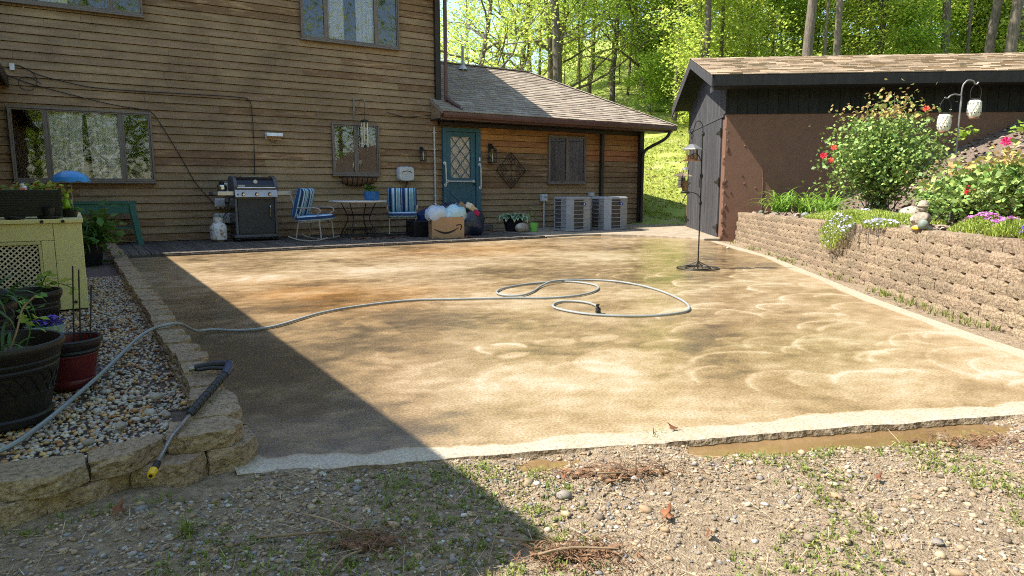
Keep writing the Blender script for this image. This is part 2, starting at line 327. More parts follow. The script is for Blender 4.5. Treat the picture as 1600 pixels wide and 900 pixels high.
def np_mesh(name, V, F, mat, mi=None):
    """V (n,3) float, F (m,k) int"""
    me = bpy.data.meshes.new(name); V = np.asarray(V, np.float32); F = np.asarray(F, np.int32); k = F.shape[1]
    me.vertices.add(len(V)); me.vertices.foreach_set('co', V.ravel())
    me.loops.add(F.size); me.loops.foreach_set('vertex_index', F.ravel())
    me.polygons.add(len(F)); me.polygons.foreach_set('loop_start', np.arange(0, F.size, k, dtype=np.int32))
    for x in (mat if isinstance(mat, (list, tuple)) else [mat]): me.materials.append(x)
    if mi is not None: me.polygons.foreach_set('material_index', np.asarray(mi, np.int32))
    me.update(calc_edges=True); me.validate(); return me
def rand_rot(n, rng=NP):
    q = rng.normal(size=(n, 4)); q /= np.linalg.norm(q, axis=1)[:, None]; w, x, y, z = q.T
    return np.stack([np.stack([1-2*(y*y+z*z), 2*(x*y-z*w), 2*(x*z+y*w)], -1), np.stack([2*(x*y+z*w), 1-2*(x*x+z*z), 2*(y*z-x*w)], -1),
                     np.stack([2*(x*z-y*w), 2*(y*z+x*w), 1-2*(x*x+y*y)], -1)], 1)
def leaves_np(C, size, rng=NP, flat=.6, asp=1.5, sv=.35):
    """rhombic folded leaves at centres C -> V, F (quads)"""
    n = len(C); nrm = rng.normal(size=(n, 3)); nrm[:, 2] = np.abs(nrm[:, 2])+flat; nrm /= np.linalg.norm(nrm, axis=1)[:, None]
    a = rng.normal(size=(n, 3)); a -= (a*nrm).sum(1)[:, None]*nrm; a /= np.linalg.norm(a, axis=1)[:, None]; b = np.cross(nrm, a)
    s = (size*(1+rng.uniform(-sv, sv, n)))[:, None]*.5
    V = np.stack([C-a*s*asp, C+b*s+nrm*s*.25, C+a*s*asp, C-b*s+nrm*s*.25], 1).reshape(-1, 3)
    return V, np.arange(4*n).reshape(n, 4)
def stones_np(C, S, ico, rng=NP, jit=.2, lumps=8):
    """n stones at centres C with half sizes S (n,3)"""
    v, f = ico; n = len(C); base = np.stack([v*(1+rng.uniform(-jit, jit, (len(v), 1))) for _ in range(lumps)])
    R = rand_rot(n, rng); w = base[rng.integers(0, lumps, n)]*S[:, None, :]
    # tip most stones over, keep them lying flat-ish: rotate about z mainly
    an = rng.uniform(0, 6.28, n); ca, sa = np.cos(an), np.sin(an); tl = rng.normal(0, .25, n)
    y = w[:, :, 1]*np.cos(tl)[:, None]-w[:, :, 2]*np.sin(tl)[:, None]; z = w[:, :, 1]*np.sin(tl)[:, None]+w[:, :, 2]*np.cos(tl)[:, None]; x = w[:, :, 0]
    V = np.stack([x*ca[:, None]-y*sa[:, None], x*sa[:, None]+y*ca[:, None], z], -1)+C[:, None, :]
    F = (f[None]+(np.arange(n)*len(v))[:, None, None]).reshape(-1, 3)
    return V.reshape(-1, 3), F
def spline(P, n):
    """Catmull-Rom through P"""
    P = [Vector(p) for p in P]; out = []
    for i in range(len(P)-1):
        a, b, c, d = P[max(i-1, 0)], P[i], P[i+1], P[min(i+2, len(P)-1)]
        for k in range(n):
            t = k/n; out.append(.5*((2*b)+(c-a)*t+(2*a-5*b+4*c-d)*t*t+(3*b-a-3*c+d)*t**3))
    out.append(P[-1]); return out
def blade(mb, base, az, L, w, droop=.6, rise=1.2, seg=6, m=0, fold=.15):
    """an arching strap leaf"""
    d = Vector((math.cos(az), math.sin(az), 0)); sd = Vector((-d.y, d.x, 0)); V = []; F = []
    p = Vector(base); ang = rise
    for i in range(seg+1):
        t = i/seg; ww = w*(.55+.9*t if t < .4 else .91*(1-((t-.4)/.6)**1.8)+.01)
        V += [p-sd*ww*.5+Vector((0, 0, ww*fold)), p, p+sd*ww*.5+Vector((0, 0, ww*fold))]
        p = p+(d*math.cos(ang)+Vector((0, 0, math.sin(ang))))*(L/seg); ang -= droop*(2.2*t+.5)/seg*2
    for i in range(seg):
        F += [(3*i, 3*i+1, 3*i+4, 3*i+3), (3*i+1, 3*i+2, 3*i+5, 3*i+4)]
    mb.add(V, F, m)
def vnoise(x, y, seed=0):
    """smooth value noise on numpy arrays"""
    xi = np.floor(x).astype(np.int64); yi = np.floor(y).astype(np.int64); xf = x-xi; yf = y-yi
    def h(a, b):
        k = (a*374761393+b*668265263+seed*974711) & 0x7fffffff; k = ((k ^ (k >> 13))*1274126177) & 0x7fffffff
        return ((k ^ (k >> 16)) & 0xffff)/65535.
    u = xf*xf*(3-2*xf); v = yf*yf*(3-2*yf)
    return (h(xi, yi)*(1-u)+h(xi+1, yi)*u)*(1-v)+(h(xi, yi+1)*(1-u)+h(xi+1, yi+1)*u)*v
def fbm(x, y, seed=0, o=4):
    s = 0; a = .5; t = 0
    for i in range(o): s = s+a*vnoise(x*2**i, y*2**i, seed+i*17); t += a; a *= .5
    return s/t
def sstep(a, b, x):
    t = np.clip((x-a)/(b-a), 0, 1); return t*t*(3-2*t)
# ------------------------------------------------------------------ terrain
AV = Vector((.61, .792, 0)); RV = Vector((.792, -.61, 0)); SRZ = math.atan2(-.61, .792)
CS = Vector((11.42, 9.75, 0)); W0 = Vector((11.62, 9.6, 0))
def hill_z(x, y):
    D = .537*x+.843*y; l = .843*x-.537*y
    h = .30*np.clip(D-19.5, 0, 60)*(.22+.78*sstep(-5, 7, l))
    return -.09+h+.35*(fbm(x*.12+40, y*.12+40, 3)-.5)*np.clip((D-22)/6, 0, 1)
def bed_z(lx, ly):
    t = -ly
    return .575+.0125*t+.45*np.clip(lx-1.4-.5*t, 0, 9)+.04*(fbm(lx*2+9, ly*2+50, 5)-.5)
def W2(lx, ly, z=0): return W0+RV*lx+AV*ly+Vector((0, 0, z))
def grid_mesh(name, X, Y, Z, mat, mask=None):
    ny, nx = X.shape; V = np.stack([X, Y, Z], -1).reshape(-1, 3); i = np.arange(nx*ny).reshape(ny, nx)
    F = np.stack([i[:-1, :-1], i[:-1, 1:], i[1:, 1:], i[1:, :-1]], -1).reshape(-1, 4)
    if mask is not None: F = F[mask.reshape(-1)]
    return np_mesh(name, V, F, mat)
g = np.concatenate([np.arange(-160, -20, 10), np.arange(-20, 46, 1.), np.arange(46, 170, 8)])
X, Y = np.meshgrid(g, g); Z = hill_z(X, Y)
me = grid_mesh('ground', X, Y, Z, mt['grassland']); smooth_me(me, 80)
link('ground', me, kind='structure')

# foreground gravelly dirt sheet
def fore_z(x, y):
    d = (2.72-.388*(x-.46))-y                      # distance in front of the slab edge
    base = -.012-.024*sstep(.12, .6, d)+.03*sstep(.45, -.15, x)
    pud = np.exp(-((x-2.95)/.8)**4)*1.25+.8*np.exp(-((x-1.55)/.25)**2)+.6*np.exp(-((x-.98)/.16)**2)
    dip = (-.055*np.exp(-((d-.07)/.11)**2)*np.minimum(pud, 1.2)*(.55+.9*fbm(x*3+3, y*3, 8))
           + .022*np.exp(-((d-.55)/.2)**2)*(fbm(x*3, y*3, 2)-.3))
    return base+dip+.035*(fbm(x*6+5, y*6, 1)-.5)+.012*(fbm(x*30, y*30, 4)-.5)
gx = np.arange(-2.6, 8.0, .028); gy = np.arange(-2.2, 3.1, .028); X, Y = np.meshgrid(gx, gy)
Zf = fore_z(X, Y); cx = (X[:-1, :-1]+.014); cy = (Y[:-1, :-1]+.014)
mask = (cy < 2.72-.388*(cx-.46)+.06) | (cx < .46)
mask &= ~((cx < .4) & (cy > 2.95))
me = grid_mesh('gravel_ground', X, Y, Zf, mt['dirt'], mask); smooth_me(me, 80)
link('gravel_ground', me, kind='structure')
pw = MB(); pts = [(x, 2.72-.388*(x-.46)+.03) for x in np.linspace(.55, 5.2, 30)]
pw.prism(pts+[(x, y-.42) for x, y in pts[::-1]], -.12, -.040)
pw.build('puddle', mt['puddle'], kind='structure')

# patio slab : one warped grid with an attribute for deepened near-left shade and how far it has been washed clean
RE = [Vector(p) for p in ((4.78, 1.05), (5.67, 2.38), (6.61, 3.64), (9.35, 6.93), (11.19, 9.65), (11.22, 10.7), (10.9, 11.7), (10.2, 12.35))]
seg = [(RE[i+1]-RE[i]).length for i in range(len(RE)-1)]; cum = np.concatenate([[0], np.cumsum(seg)]); cum /= cum[-1]
nu, nv = 460, 440
v = np.linspace(0, 1, nv)**1.25; u = np.linspace(0, 1, nu)
rx = np.interp(v, cum, [p.x for p in RE]); ry = np.interp(v, cum, [p.y for p in RE]); lx = np.full(nv, .46); ly = 2.72+9.62*v
X = lx[:, None]+(rx-lx)[:, None]*u[None]; Y = ly[:, None]+(ry-ly)[:, None]*u[None]
X += .0; Y[:3] += (.018*(fbm(X[:3]*9, X[:3]*0, 6)-.5))
dF = Y-(2.72-.388*(X-.46)); dF *= .93
dR = np.full(X.shape, 99.)
for i in range(4):
    a, b = RE[i], RE[i+1]; d = (b-a).normalized(); tt = np.clip((X-a.x)*d.x+(Y-a.y)*d.y, 0, (b-a).length); dR = np.minimum(dR, np.hypot(X-a.x-d.x*tt, Y-a.y-d.y*tt))
Z = -.012*np.exp(-dF/.02)+.004*(fbm(X*3, Y*3, 31)-.5)
me = grid_mesh('patio', X, Y, Z, None)
wob = .12*(fbm(X*2.2, Y*2.2, 9)-.5)+.06*(fbm(X*9, Y*9, 10)-.5)
wx = X+.8*(fbm(X*.6, Y*.6, 101)-.5); wy = Y+.8*(fbm(X*.6+30, Y*.6, 102)-.5)
cl = .51+.56*(fbm(wx*.55+7, wy*.85+3, 12, 5)-.5)+.30*(fbm(X*2.4+2, Y*3.2, 13, 4)-.5)+.42*(fbm(X*8, Y*11, 113, 4)-.5)
def edges(f, lv, w, k):                                # washed patches with drying edges
    q = 0
    for c_ in lv: q = q+k*sstep(c_-w, c_+w, f)+k*1.3*np.exp(-((f-c_)/(w*1.0))**2)
    return q-k*len(lv)*.5
f1 = fbm(wx*.8+17, wy*1.25+3, 201, 5); f2 = fbm(wx*1.9+5, wy*2.7+8, 202, 5)
cl += edges(f1, (.42, .5, .58), .006, .05)+edges(f2, (.46, .56), .009, .045)
# long streaks across the slope, as the water runs
st = X*.83-Y*.56; sn = X*.56+Y*.83; cl += .13*(fbm(st*.5, sn*6, 14, 4)-.5)+.10*(fbm(st*1.2, sn*20, 114, 3)-.5)
LP = [(2.03, 8.92, 1.3, 1.0, .26), (3.39, 8.6, 1.5, .7, .18), (6.82, 8.9, 1.5, .8, .10), (1.9, 3.28, .7, .45, .10), (2.6, 2.75, .6, .35, .10), (5.3, 10.4, 2.2, .9, .18), (1.3, 5.6, .25, .9, .12), (3.46, 2.95, .7, .5, .10), (4.0, 1.95, .8, .4, .22), (5.6, 3.6, .9, .8, .12), (1.6, 10.9, 1.4, .7, .2)]
DP = [(.85, 4.4, .55, 2.0, -.42), (1.01, 6.9, .5, 1.1, -.14), (1.95, 5.45, .5, .5, -.16), (2.52, 4.93, .8, .5, -.16), (3.1, 4.3, .7, .45, -.14), (3.35, 2.75, .6, .33, -.22), (4.1, 2.8, .5, .4, -.14), (8.1, 7.5, 1.0, 1.2, -.16), (5.4, 4.6, .7, .8, -.18), (4.3, 4.9, .9, .5, -.15), (4.0, 10.5, 1.6, .6, -.12), (1.0, 4.2, .7, 1.4, -.22), (6.4, 5.6, 1.0, 1.2, -.15)]  # dark and wet patches; the first also paints the near-left shade deeper
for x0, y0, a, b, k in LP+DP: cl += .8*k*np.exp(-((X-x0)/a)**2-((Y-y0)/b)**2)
olive = np.clip(.75*np.exp(-((X-8.3)/1.3)**2-((Y-8.0)/1.6)**2)+.7*np.exp(-((X-4.2)/.7)**2-((Y-2.9)/.55)**2)+.5*np.exp(-((X-6.6)/1.1)**2-((Y-5.8)/1.1)**2)+.35*(fbm(X*.8+90, Y*.8, 21)-.35), 0, 1)
def patch(x0, y0, rx_, ry_, k, e=.02):
    q = np.sqrt(((X-x0+wob*.6)/rx_)**2+((Y-y0+wob*.6)/ry_)**2); return k*sstep(1+e/rx_, 1-e/rx_, q)
for x0, y0, a, b, k in ((3.22, 3.84, .16, .11, .26), (2.85, 3.90, .18, .11, .22), (2.4, 3.74, .12, .07, .28), (2.98, 3.2, .42, .34, .17), (2.0, 5.2, .10, .45, .16)):
    cl = cl+patch(x0, y0, a, b, k)
rg = random.Random(5)
def arc(x0, y0, r, a0, a1, w, k):
    dx, dy = X-x0+wob*.3, Y-y0+wob*.3; rr = np.hypot(dx, dy); th = (np.arctan2(dy, dx)-a0) % (2*math.pi); sp = a1-a0
    tp = sstep(0, .25, th)*sstep(sp, sp-.3, th)*(th < sp); q = rr-r
    return k*tp*np.where(q > 0, np.exp(-(q/w)**2), np.exp(-(q/(w*4.5))**2)*.35+.65*np.exp(-(q/w)**2))
arcs = [(2.46, 3.93, .13, -.6, 2.0, .022, .5), (2.46, 3.93, .20, 2.2, 3.8, .02, .45)]
for i in range(80):
    vv = rg.uniform(0, .52); i0 = np.interp(vv, cum, range(len(RE))); k0 = int(i0); p = RE[k0].lerp(RE[min(k0+1, len(RE)-1)], i0-k0); dd = rg.uniform(.15, 2.3)
    arcs.append((p.x-.79*dd, p.y+.61*dd, rg.uniform(.14, .55), rg.uniform(-.4, 1.2), rg.uniform(1.9, 3.6), rg.uniform(.010, .022), rg.uniform(.16, .40)))
for i in range(36):
    arcs.append((rg.uniform(1.2, 6.0), rg.uniform(2.6, 9.5), rg.uniform(.2, .7), rg.uniform(-.5, 1.0), rg.uniform(1.8, 3.4), rg.uniform(.010, .025), rg.uniform(.07, .18)))
for a in arcs:
    if a[1] > .2: cl += arc(*a)
ew = .14+.20*(fbm(X*1.6+3, Y*.2, 15)-.5)+.10*(fbm(X*7, Y*5, 16)-.5)
cl = np.maximum(cl, .96*sstep(ew+.015, ew-.025, dF)+.1*(fbm(X*9, Y*9, 77)-.5))
ew2 = .17+.12*(fbm(X*.2, Y*1.2, 17)-.5)
cl = np.maximum(cl, .95*sstep(ew2+.03, ew2-.03, dR)*(Y < 9.9))
cl = np.maximum(cl, .9*sstep(.0, -.12, (v[:, None]*0+Y)-12.08+.0)*0)
back = (12.34-Y)*np.ones_like(X); cl = np.maximum(cl, .85*sstep(.22, .10, back+wob))
cl = np.maximum(cl, .92*sstep(.0, .05, .10+wob*.3-(X-.46))*1.0)
cl = np.maximum(cl, .95*sstep(.30, .22, (X-.46)*1.3+dF*.7))
rust = np.clip((.55*np.exp(-((X-1.9)/.7)**2-((Y-7.2)/1.5)**2)+.8*np.exp(-((X-5.8)/1.6)**2-((Y-10.6)/1.0)**2)+.6*np.exp(-((X-2.6)/1.0)**2-((Y-6.6)/.8)**2))*(.35+1.3*fbm(wx*2+50, wy*3, 301, 4)), 0, 1)*(cl < .9)
for nm, dat in (('wash_shade', np.clip(cl, 0, 1)), ('olive', olive), ('rust', rust)):
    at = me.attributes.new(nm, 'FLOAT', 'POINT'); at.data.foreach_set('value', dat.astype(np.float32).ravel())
m = bpy.data.materials.new('wet_concrete'); m.use_nodes = True; N = m.node_tree.nodes; L = m.node_tree.links; p = N["Principled BSDF"]
at = N.new("ShaderNodeAttribute"); at.attribute_name = 'wash_shade'; tc = N.new("ShaderNodeTexCoord")
n1 = N.new("ShaderNodeTexNoise"); n1.inputs["Scale"].default_value = 7; n1.inputs["Detail"].default_value = 9; n1.inputs["Roughness"].default_value = .72
n2 = N.new("ShaderNodeTexNoise"); n2.inputs["Scale"].default_value = 75; n2.inputs["Detail"].default_value = 6; n2.inputs["Roughness"].default_value = .75
for n in (n1, n2): L.new(tc.outputs["Object"], n.inputs["Vector"])
a1 = N.new("ShaderNodeMath"); a1.operation = 'MULTIPLY_ADD'; a1.inputs[1].default_value = .46; L.new(n1.outputs["Fac"], a1.inputs[0]); L.new(at.outputs["Fac"], a1.inputs[2])
a2 = N.new("ShaderNodeMath"); a2.operation = 'MULTIPLY_ADD'; a2.inputs[1].default_value = .34; L.new(n2.outputs["Fac"], a2.inputs[0]); L.new(a1.outputs[0], a2.inputs[2])
a3 = N.new("ShaderNodeMath"); a3.operation = 'SUBTRACT'; a3.inputs[1].default_value = .42; L.new(a2.outputs[0], a3.inputs[0])
cr = N.new("ShaderNodeValToRGB"); e = cr.color_ramp.elements
e[0].position = 0; e[0].color = (.08, .06, .038, 1); e[1].position = 1; e[1].color = (.37, .325, .245, 1)
for pos, c in ((.2, (.135, .096, .055)), (.42, (.23, .156, .08)), (.66, (.31, .225, .13)), (.84, (.345, .272, .18))):
    k = e.new(pos); k.color = (*c, 1)
L.new(a3.outputs[0], cr.inputs[0])
ol = N.new("ShaderNodeAttribute"); ol.attribute_name = 'olive'; mo = N.new("ShaderNodeMix"); mo.data_type = 'RGBA'; mo.blend_type = 'MULTIPLY'
ml = N.new("ShaderNodeMath"); ml.operation = 'MULTIPLY'; ml.inputs[1].default_value = .55; L.new(ol.outputs["Fac"], ml.inputs[0]); L.new(ml.outputs[0], mo.inputs[0]); mo.inputs[7].default_value = (.80, .88, .70, 1)
ru = N.new("ShaderNodeAttribute"); ru.attribute_name = 'rust'; mu = N.new("ShaderNodeMix"); mu.data_type = 'RGBA'; mu.blend_type = 'MULTIPLY'; mu.inputs[7].default_value = (.92, .68, .40, 1); L.new(ru.outputs["Fac"], mu.inputs[0]); L.new(cr.outputs[0], mu.inputs[6]); L.new(mu.outputs[2], mo.inputs[6])
gp = N.new("ShaderNodeHueSaturation"); mr0 = N.new("ShaderNodeMapRange"); mr0.inputs[1].default_value = .3; mr0.inputs[2].default_value = .7; mr0.inputs[3].default_value = .52; mr0.inputs[4].default_value = 1.38
L.new(n2.outputs["Fac"], mr0.inputs[0]); L.new(mr0.outputs[0], gp.inputs["Value"]); L.new(mo.outputs[2], gp.inputs["Color"]); L.new(gp.outputs[0], p.inputs["Base Color"])
mr = N.new("ShaderNodeMapRange"); mr.inputs[1].default_value = .1; mr.inputs[2].default_value = .85; mr.inputs[3].default_value = .07; mr.inputs[4].default_value = .46
L.new(a3.outputs[0], mr.inputs[0]); L.new(mr.outputs[0], p.inputs["Roughness"]); p.inputs["Specular IOR Level"].default_value = .5
b = N.new("ShaderNodeBump"); b.inputs["Strength"].default_value = .22; b.inputs["Distance"].default_value = .006; L.new(n2.outputs["Fac"], b.inputs["Height"]); L.new(b.outputs[0], p.inputs["Normal"])
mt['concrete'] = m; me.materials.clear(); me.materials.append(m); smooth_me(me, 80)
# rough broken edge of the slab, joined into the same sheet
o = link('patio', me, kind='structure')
sk = MB(); fr = [(float(X[0, i]), float(Y[0, i]), float(Z[0, i])) for i in range(0, nu, 2)]
ro = [(float(X[i, -1]), float(Y[i, -1]), float(Z[i, -1])) for i in range(0, nv, 4)]
for path in (fr, ro):
    V = []; F = []
    for i, (x, y, z) in enumerate(path):
        j = .012*math.sin(i*1.7)+.01*math.sin(i*.63); V += [(x, y, z), (x+.004, y-.012+j*.4, -.035), (x, y+.01+j, -.13)]
    for i in range(len(path)-1): F += [(3*i, 3*i+3, 3*i+4, 3*i+1), (3*i+1, 3*i+4, 3*i+5, 3*i+2)]
    sk.add(V, F)
mt['slab_edge'] = M('rough_slab_edge', (.30, .235, .155), (.15, .10, .06), rough=.95, ns=14, bump=.9, bscale=60)
sk.build('patio_edge', mt['slab_edge'], kind='structure')

# pale walkway in front of the air conditioners
mt['walk'] = M('pale_walkway', (.34, .28, .205), (.22, .175, .12), rough=.9, ns=3, det=9, bump=.35, bscale=60, stretch=(1, 2.5, 1))
wk = MB(); wk.prism([(8.7, 12.28), (9.6, 12.42), (10.2, 12.2), (10.75, 11.6), (11.05, 10.7), (11.12, 9.95), (11.5, 9.75), (13.7, 12.6), (16.2, 15.6), (14.3, 16), (14.2, 15.1), (8.7, 15.1)], -.1, .045)
wk.build('walkway', mt['walk'], kind='structure', bevel=.012)
dk = thing('deck', 'dark weathered wooden deck boards along the foot of the house wall', 'deck', (4.5, 13.7, 0)); 
for i in range(58):
    x = .28+.145*i; L_ = 2.85-random.uniform(0, .03)
    MB().box((0, 0, 0), (.136, L_, .04)).build('board', mt['deck'], dk, (x+.07-4.5, 15.1-L_/2-13.7, .028+random.uniform(-.003, .003)), (0, 0, random.uniform(-.004, .004)))
MB().b2(-4.2, 4.2, -1.47, -1.44, -.08, .03).build('edge_board', mt['deck'], dk)
MB().b2(-4.2, 4.2, -1.42, 1.4, -.09, .004).build('joist_bed', mt['dark'], dk)

# ------------------------------------------------------------------ house
house = thing('house', 'two storey brown lap sided house with a low hip roofed wing and teal door', 'house', (7.5, 15.1, 0))
HO = Vector((7.5, 15.1, 0))
def H(mb, name, mats, **k): return mb.build(name, mats, house, loc=tuple(-HO), **k)
WIN = {'lower_left': (-.84, 1.39, 1.21, 2.51), 'upper_left': (-.84, 1.385, 4.27, 5.57), 'upper_right': (4.325, 6.54, 4.21, 5.51), 'kitchen': (4.9, 5.99, 1.38, 2.5), 'wing': (10.72, 11.97, 1.22, 2.46)}
DOOR = (7.6, 8.64, .27, 2.53)
opens = list(WIN.values())+[DOOR]
# backing walls with real openings
def wall_cells(x0, x1, z0, z1, y0, y1, ops, inset=.05):
    ops = [(a+inset, b-inset, c+inset, d-inset) for a, b, c, d in ops if b > x0 and a < x1]
    xs = sorted({x0, x1, *[k for o in ops for k in o[:2] if x0 < k < x1]}); zs = sorted({z0, z1, *[k for o in ops for k in o[2:] if z0 < k < z1]})
    w = MB()
    for i in range(len(xs)-1):
        for j in range(len(zs)-1):
            a, b, c, d = xs[i], xs[i+1], zs[j], zs[j+1]; mx_, mz = (a+b)/2, (c+d)/2
            if any(o[0] < mx_ < o[1] and o[2] < mz < o[3] for o in ops): continue
            w.b2(a, b, y0, y1, c, d)
    return w
w = wall_cells(-6, 7.5, -.1, 6.0, 15.10, 15.3, opens)
w.b2(-6, -5.8, 15.3, 23, -.1, 6); w.b2(7.3, 7.5, 15.3, 23, 2.4, 6); w.b2(-6, 7.5, 22.8, 23, -.1, 6)
H(w, 'wall', mt['backing'])
w = wall_cells(7.5, 14.05, -.1, 2.75, 15.10, 15.3, opens); w.b2(13.85, 14.05, 15.3, 20, -.1, 2.75); w.b2(7.5, 14.05, 19.8, 20, -.1, 2.75)
H(w, 'wall', mt['backing'])
H(MB().b2(-5.7, 7.3, 16.6, 16.7, -.1, 5.9).b2(7.5, 13.8, 16.6, 16.7, -.1, 2.7), 'interior', mt['dark'])
# lap siding, one object a board
def board(x0, x1, z0, z1, zr, mat, e=.148):
    def yy(z): return 15.095-.030*(1-(z-zr)/e)     # proud at the bottom edge
    b = MB(); z1 = z1-.011; ya, yb = yy(z0), yy(z1); g = .0015
    cx_, cz = (x0+x1)/2, (z0+z1)/2
    V = [(x0+g-cx_, ya-15.1, z0-cz), (x1-g-cx_, ya-15.1, z0-cz), (x1-g-cx_, yb-15.1, z1-cz), (x0+g-cx_, yb-15.1, z1-cz),
         (x0+g-cx_, .0, z0-cz), (x1-g-cx_, .0, z0-cz), (x1-g-cx_, .0, z1-cz), (x0+g-cx_, .0, z1-cz)]
    b.add(V, [(0, 1, 2, 3), (4, 7, 6, 5), (0, 4, 5, 1), (3, 2, 6, 7), (0, 3, 7, 4), (1, 5, 6, 2)])
    o = b.build('siding_board', mat, house, (cx_-7.5, 0, cz))
    o.rotation_euler = (0, random.uniform(-.0012, .0012), 0); return o
def cut(x0, x1, z0, z1):
    """rectangles of the strip left outside the openings"""
    segs = [(x0, x1, z0, z1)]
    for a, b, c, d in opens:
        a, b, c, d = a+.03, b-.03, c+.03, d-.03; out = []
        for s in segs:
            if s[1] <= a or s[0] >= b or s[3] <= c or s[2] >= d: out.append(s); continue
            if s[0] < a: out.append((s[0], a, s[2], s[3]))
            if s[1] > b: out.append((b, s[1], s[2], s[3]))
            xa, xb = max(s[0], a), min(s[1], b)
            if s[2] < c-.02: out.append((xa, xb, s[2], c))
            if s[3] > d+.02: out.append((xa, xb, d, s[3]))
        segs = out
    return segs
rs = random.Random(3); z = .06; row = 0; EXP = .148
while z < 5.95:
    for a, b, c, d in cut(-5.9 if z < 0 else -1.6, 7.5, z, min(z+EXP, 6)):
        js = [a]; q = a+rs.uniform(.9, 3.8)
        while q < b-.5: js.append(q); q += rs.uniform(1.8, 4.2)
        js.append(b)
        for i in range(len(js)-1):
            warm = rs.random() < .10+.35*sstep(3.8, 7, js[i])*(z > 2.5)+.3*(z > 4.6); board(js[i], js[i+1], c, d, z, mt['siding_warm' if warm else 'siding'])
    if z < 2.55:
        for a, b, c, d in cut(7.5, 14.0, z, min(z+EXP, 2.68)):
            js = [a]+([a+rs.uniform(1.2, 3)] if b-a > 3.4 else [])+[b]
            for i in range(len(js)-1):
                o_ = rs.random(); k = 'siding_orange' if z > 1.75+.25*o_ else ('siding_warm' if z > .95+.4*o_ else 'siding')
                if js[i] < 7.7 and b < 7.8: k = 'siding_warm'
                board(js[i], js[i+1], c, d, z, mt[k])
    z += EXP; row += 1
# windows
def window(key, lites, curtain=None, screen=False, gap=None):
    x0, x1, z0, z1 = WIN[key]; y = 15.03
    f = MB(); o = .032
    f.b2(x0, x1, y-.03, 15.16, z0, z0+o); f.b2(x0, x1, y-.03, 15.16, z1-o, z1); f.b2(x0, x0+o, y-.03, 15.16, z0+o, z1-o); f.b2(x1-o, x1, y-.03, 15.16, z0+o, z1-o)
    f.b2(x0-.02, x1+.02, y-.05, 15.09, z0-.035, z0-.002)
    win = H(f, 'window', mt['frame'], bevel=.006)
    for i, (a, b) in enumerate(lites):
        s = MB(); k = .027; ya, yb = y-.012, y+.035
        s.b2(a, b, ya, yb, z0+o+.002, z0+o+k); s.b2(a, b, ya, yb, z1-o-k, z1-o-.002); s.b2(a, a+k, ya, yb, z0+o+k, z1-o-k); s.b2(b-k, b, ya, yb, z0+o+k, z1-o-k)
        q = s.build('sash', mt['frame'], win, bevel=.004)
        MB().b2(a+k-.005, b-k+.005, y+.012, y+.016, z0+o+k-.005, z1-o-k+.005).build('pane', mt['glass'], win)
        if screen: MB().b2(a+k-.004, b-k+.004, y+.02, y+.024, z0+o+k-.004, z1-o-k+.004).build('screen', mt['screen'], win)
        if i: MB().b2(lites[i-1][1]+.001, a-.001, y-.006, y+.05, z0+o+.001, z1-o-.001).build('mullion', mt['frame'], win)
    if curtain:
        for ca, cb, tilt in curtain:
            V = []; F = []; n = max(8, int((cb-ca)/.018))
            for i in range(n+1):
                t = i/n; xx = ca+(cb-ca)*t; yy = 15.13+.022*math.sin(xx*46+math.sin(xx*13)*1.6)+.01*math.sin(xx*17)
                V += [(xx, yy, z1+.03), (xx+tilt*(t if tilt < 0 else 1-t), yy+.01*math.sin(xx*31), z0-.1)]
            for i in range(n): F += [(2*i, 2*i+2, 2*i+3, 2*i+1)]
            c = MB().add(V, F).build('curtain', mt['curtain'], win, smooth=True)
    return win
window('lower_left', [(-.806, -.315), (-.268, .855), (.902, 1.356)], curtain=[(-.25, .27, -.05), (.33, .85, .05)])
window('upper_left', [(-.806, -.315), (-.268, .855), (.902, 1.351)], curtain=[(-.7, .2, 0)])
window('upper_right', [(4.359, 4.845), (4.892, 5.98), (6.027, 6.506)], curtain=[(4.9, 5.29, 0), (5.56, 5.98, 0)])
window('kitchen', [(4.934, 5.425), (5.465, 5.956)])
window('wing', [(10.754, 11.325), (11.365, 11.936)], screen=True)
# teal door
x0, x1, z0, z1 = DOOR
dj = MB(); dj.b2(x0, x0+.09, 15.0, 15.2, z0, z1); dj.b2(x1-.13, x1, 15.0, 15.2, z0, z1); dj.b2(x0+.09, x1-.13, 15.0, 15.2, z1-.09, z1)
door = H(dj, 'door', mt['door'], bevel=.006)
a, b = x0+.095, x1-.135; lf = MB(); y0, y1 = 15.045, 15.09
gx0, gx1, gz0, gz1 = a+.13, b-.13, 1.33, 2.32
lf.b2(a, gx0, y0, y1, z0+.01, z1-.095); lf.b2(gx1, b, y0, y1, z0+.01, z1-.095); lf.b2(gx0, gx1, y0, y1, gz1, z1-.095); lf.b2(gx0, gx1, y0, y1, z0+.01, gz0)
cxm = (a+b)/2
for s in (-1, 1):       # crossbuck mouldings on the lower panel
    for zc, d in ((.82, 1), (.62, 1)):
        lf.box((cxm+s*.15, y0-.006, zc+.03), (.40, .02, .03), rot=(0, s*R_(-42), 0))
lf.b2(gx0-.02, gx1+.02, y0-.012, y0+.002, .36, .38); lf.b2(gx0-.02, gx1+.02, y0-.012, y0+.002, 1.12, 1.14)
lf.b2(gx0-.04, gx0-.02, y0-.012, y0+.002, .36, 1.14); lf.b2(gx1+.02, gx1+.04, y0-.012, y0+.002, .36, 1.14)
lf.build('door_leaf', mt['door'], door)
MB().b2(gx0-.004, gx1+.004, 15.064, 15.068, gz0-.004, gz1+.004).build('pane', mt['glass'], door)
la = MB(); nx_ = 2; nz_ = 3; W_, H_ = gx1-gx0, gz1-gz0; cw, ch = W_/nx_, H_/nz_
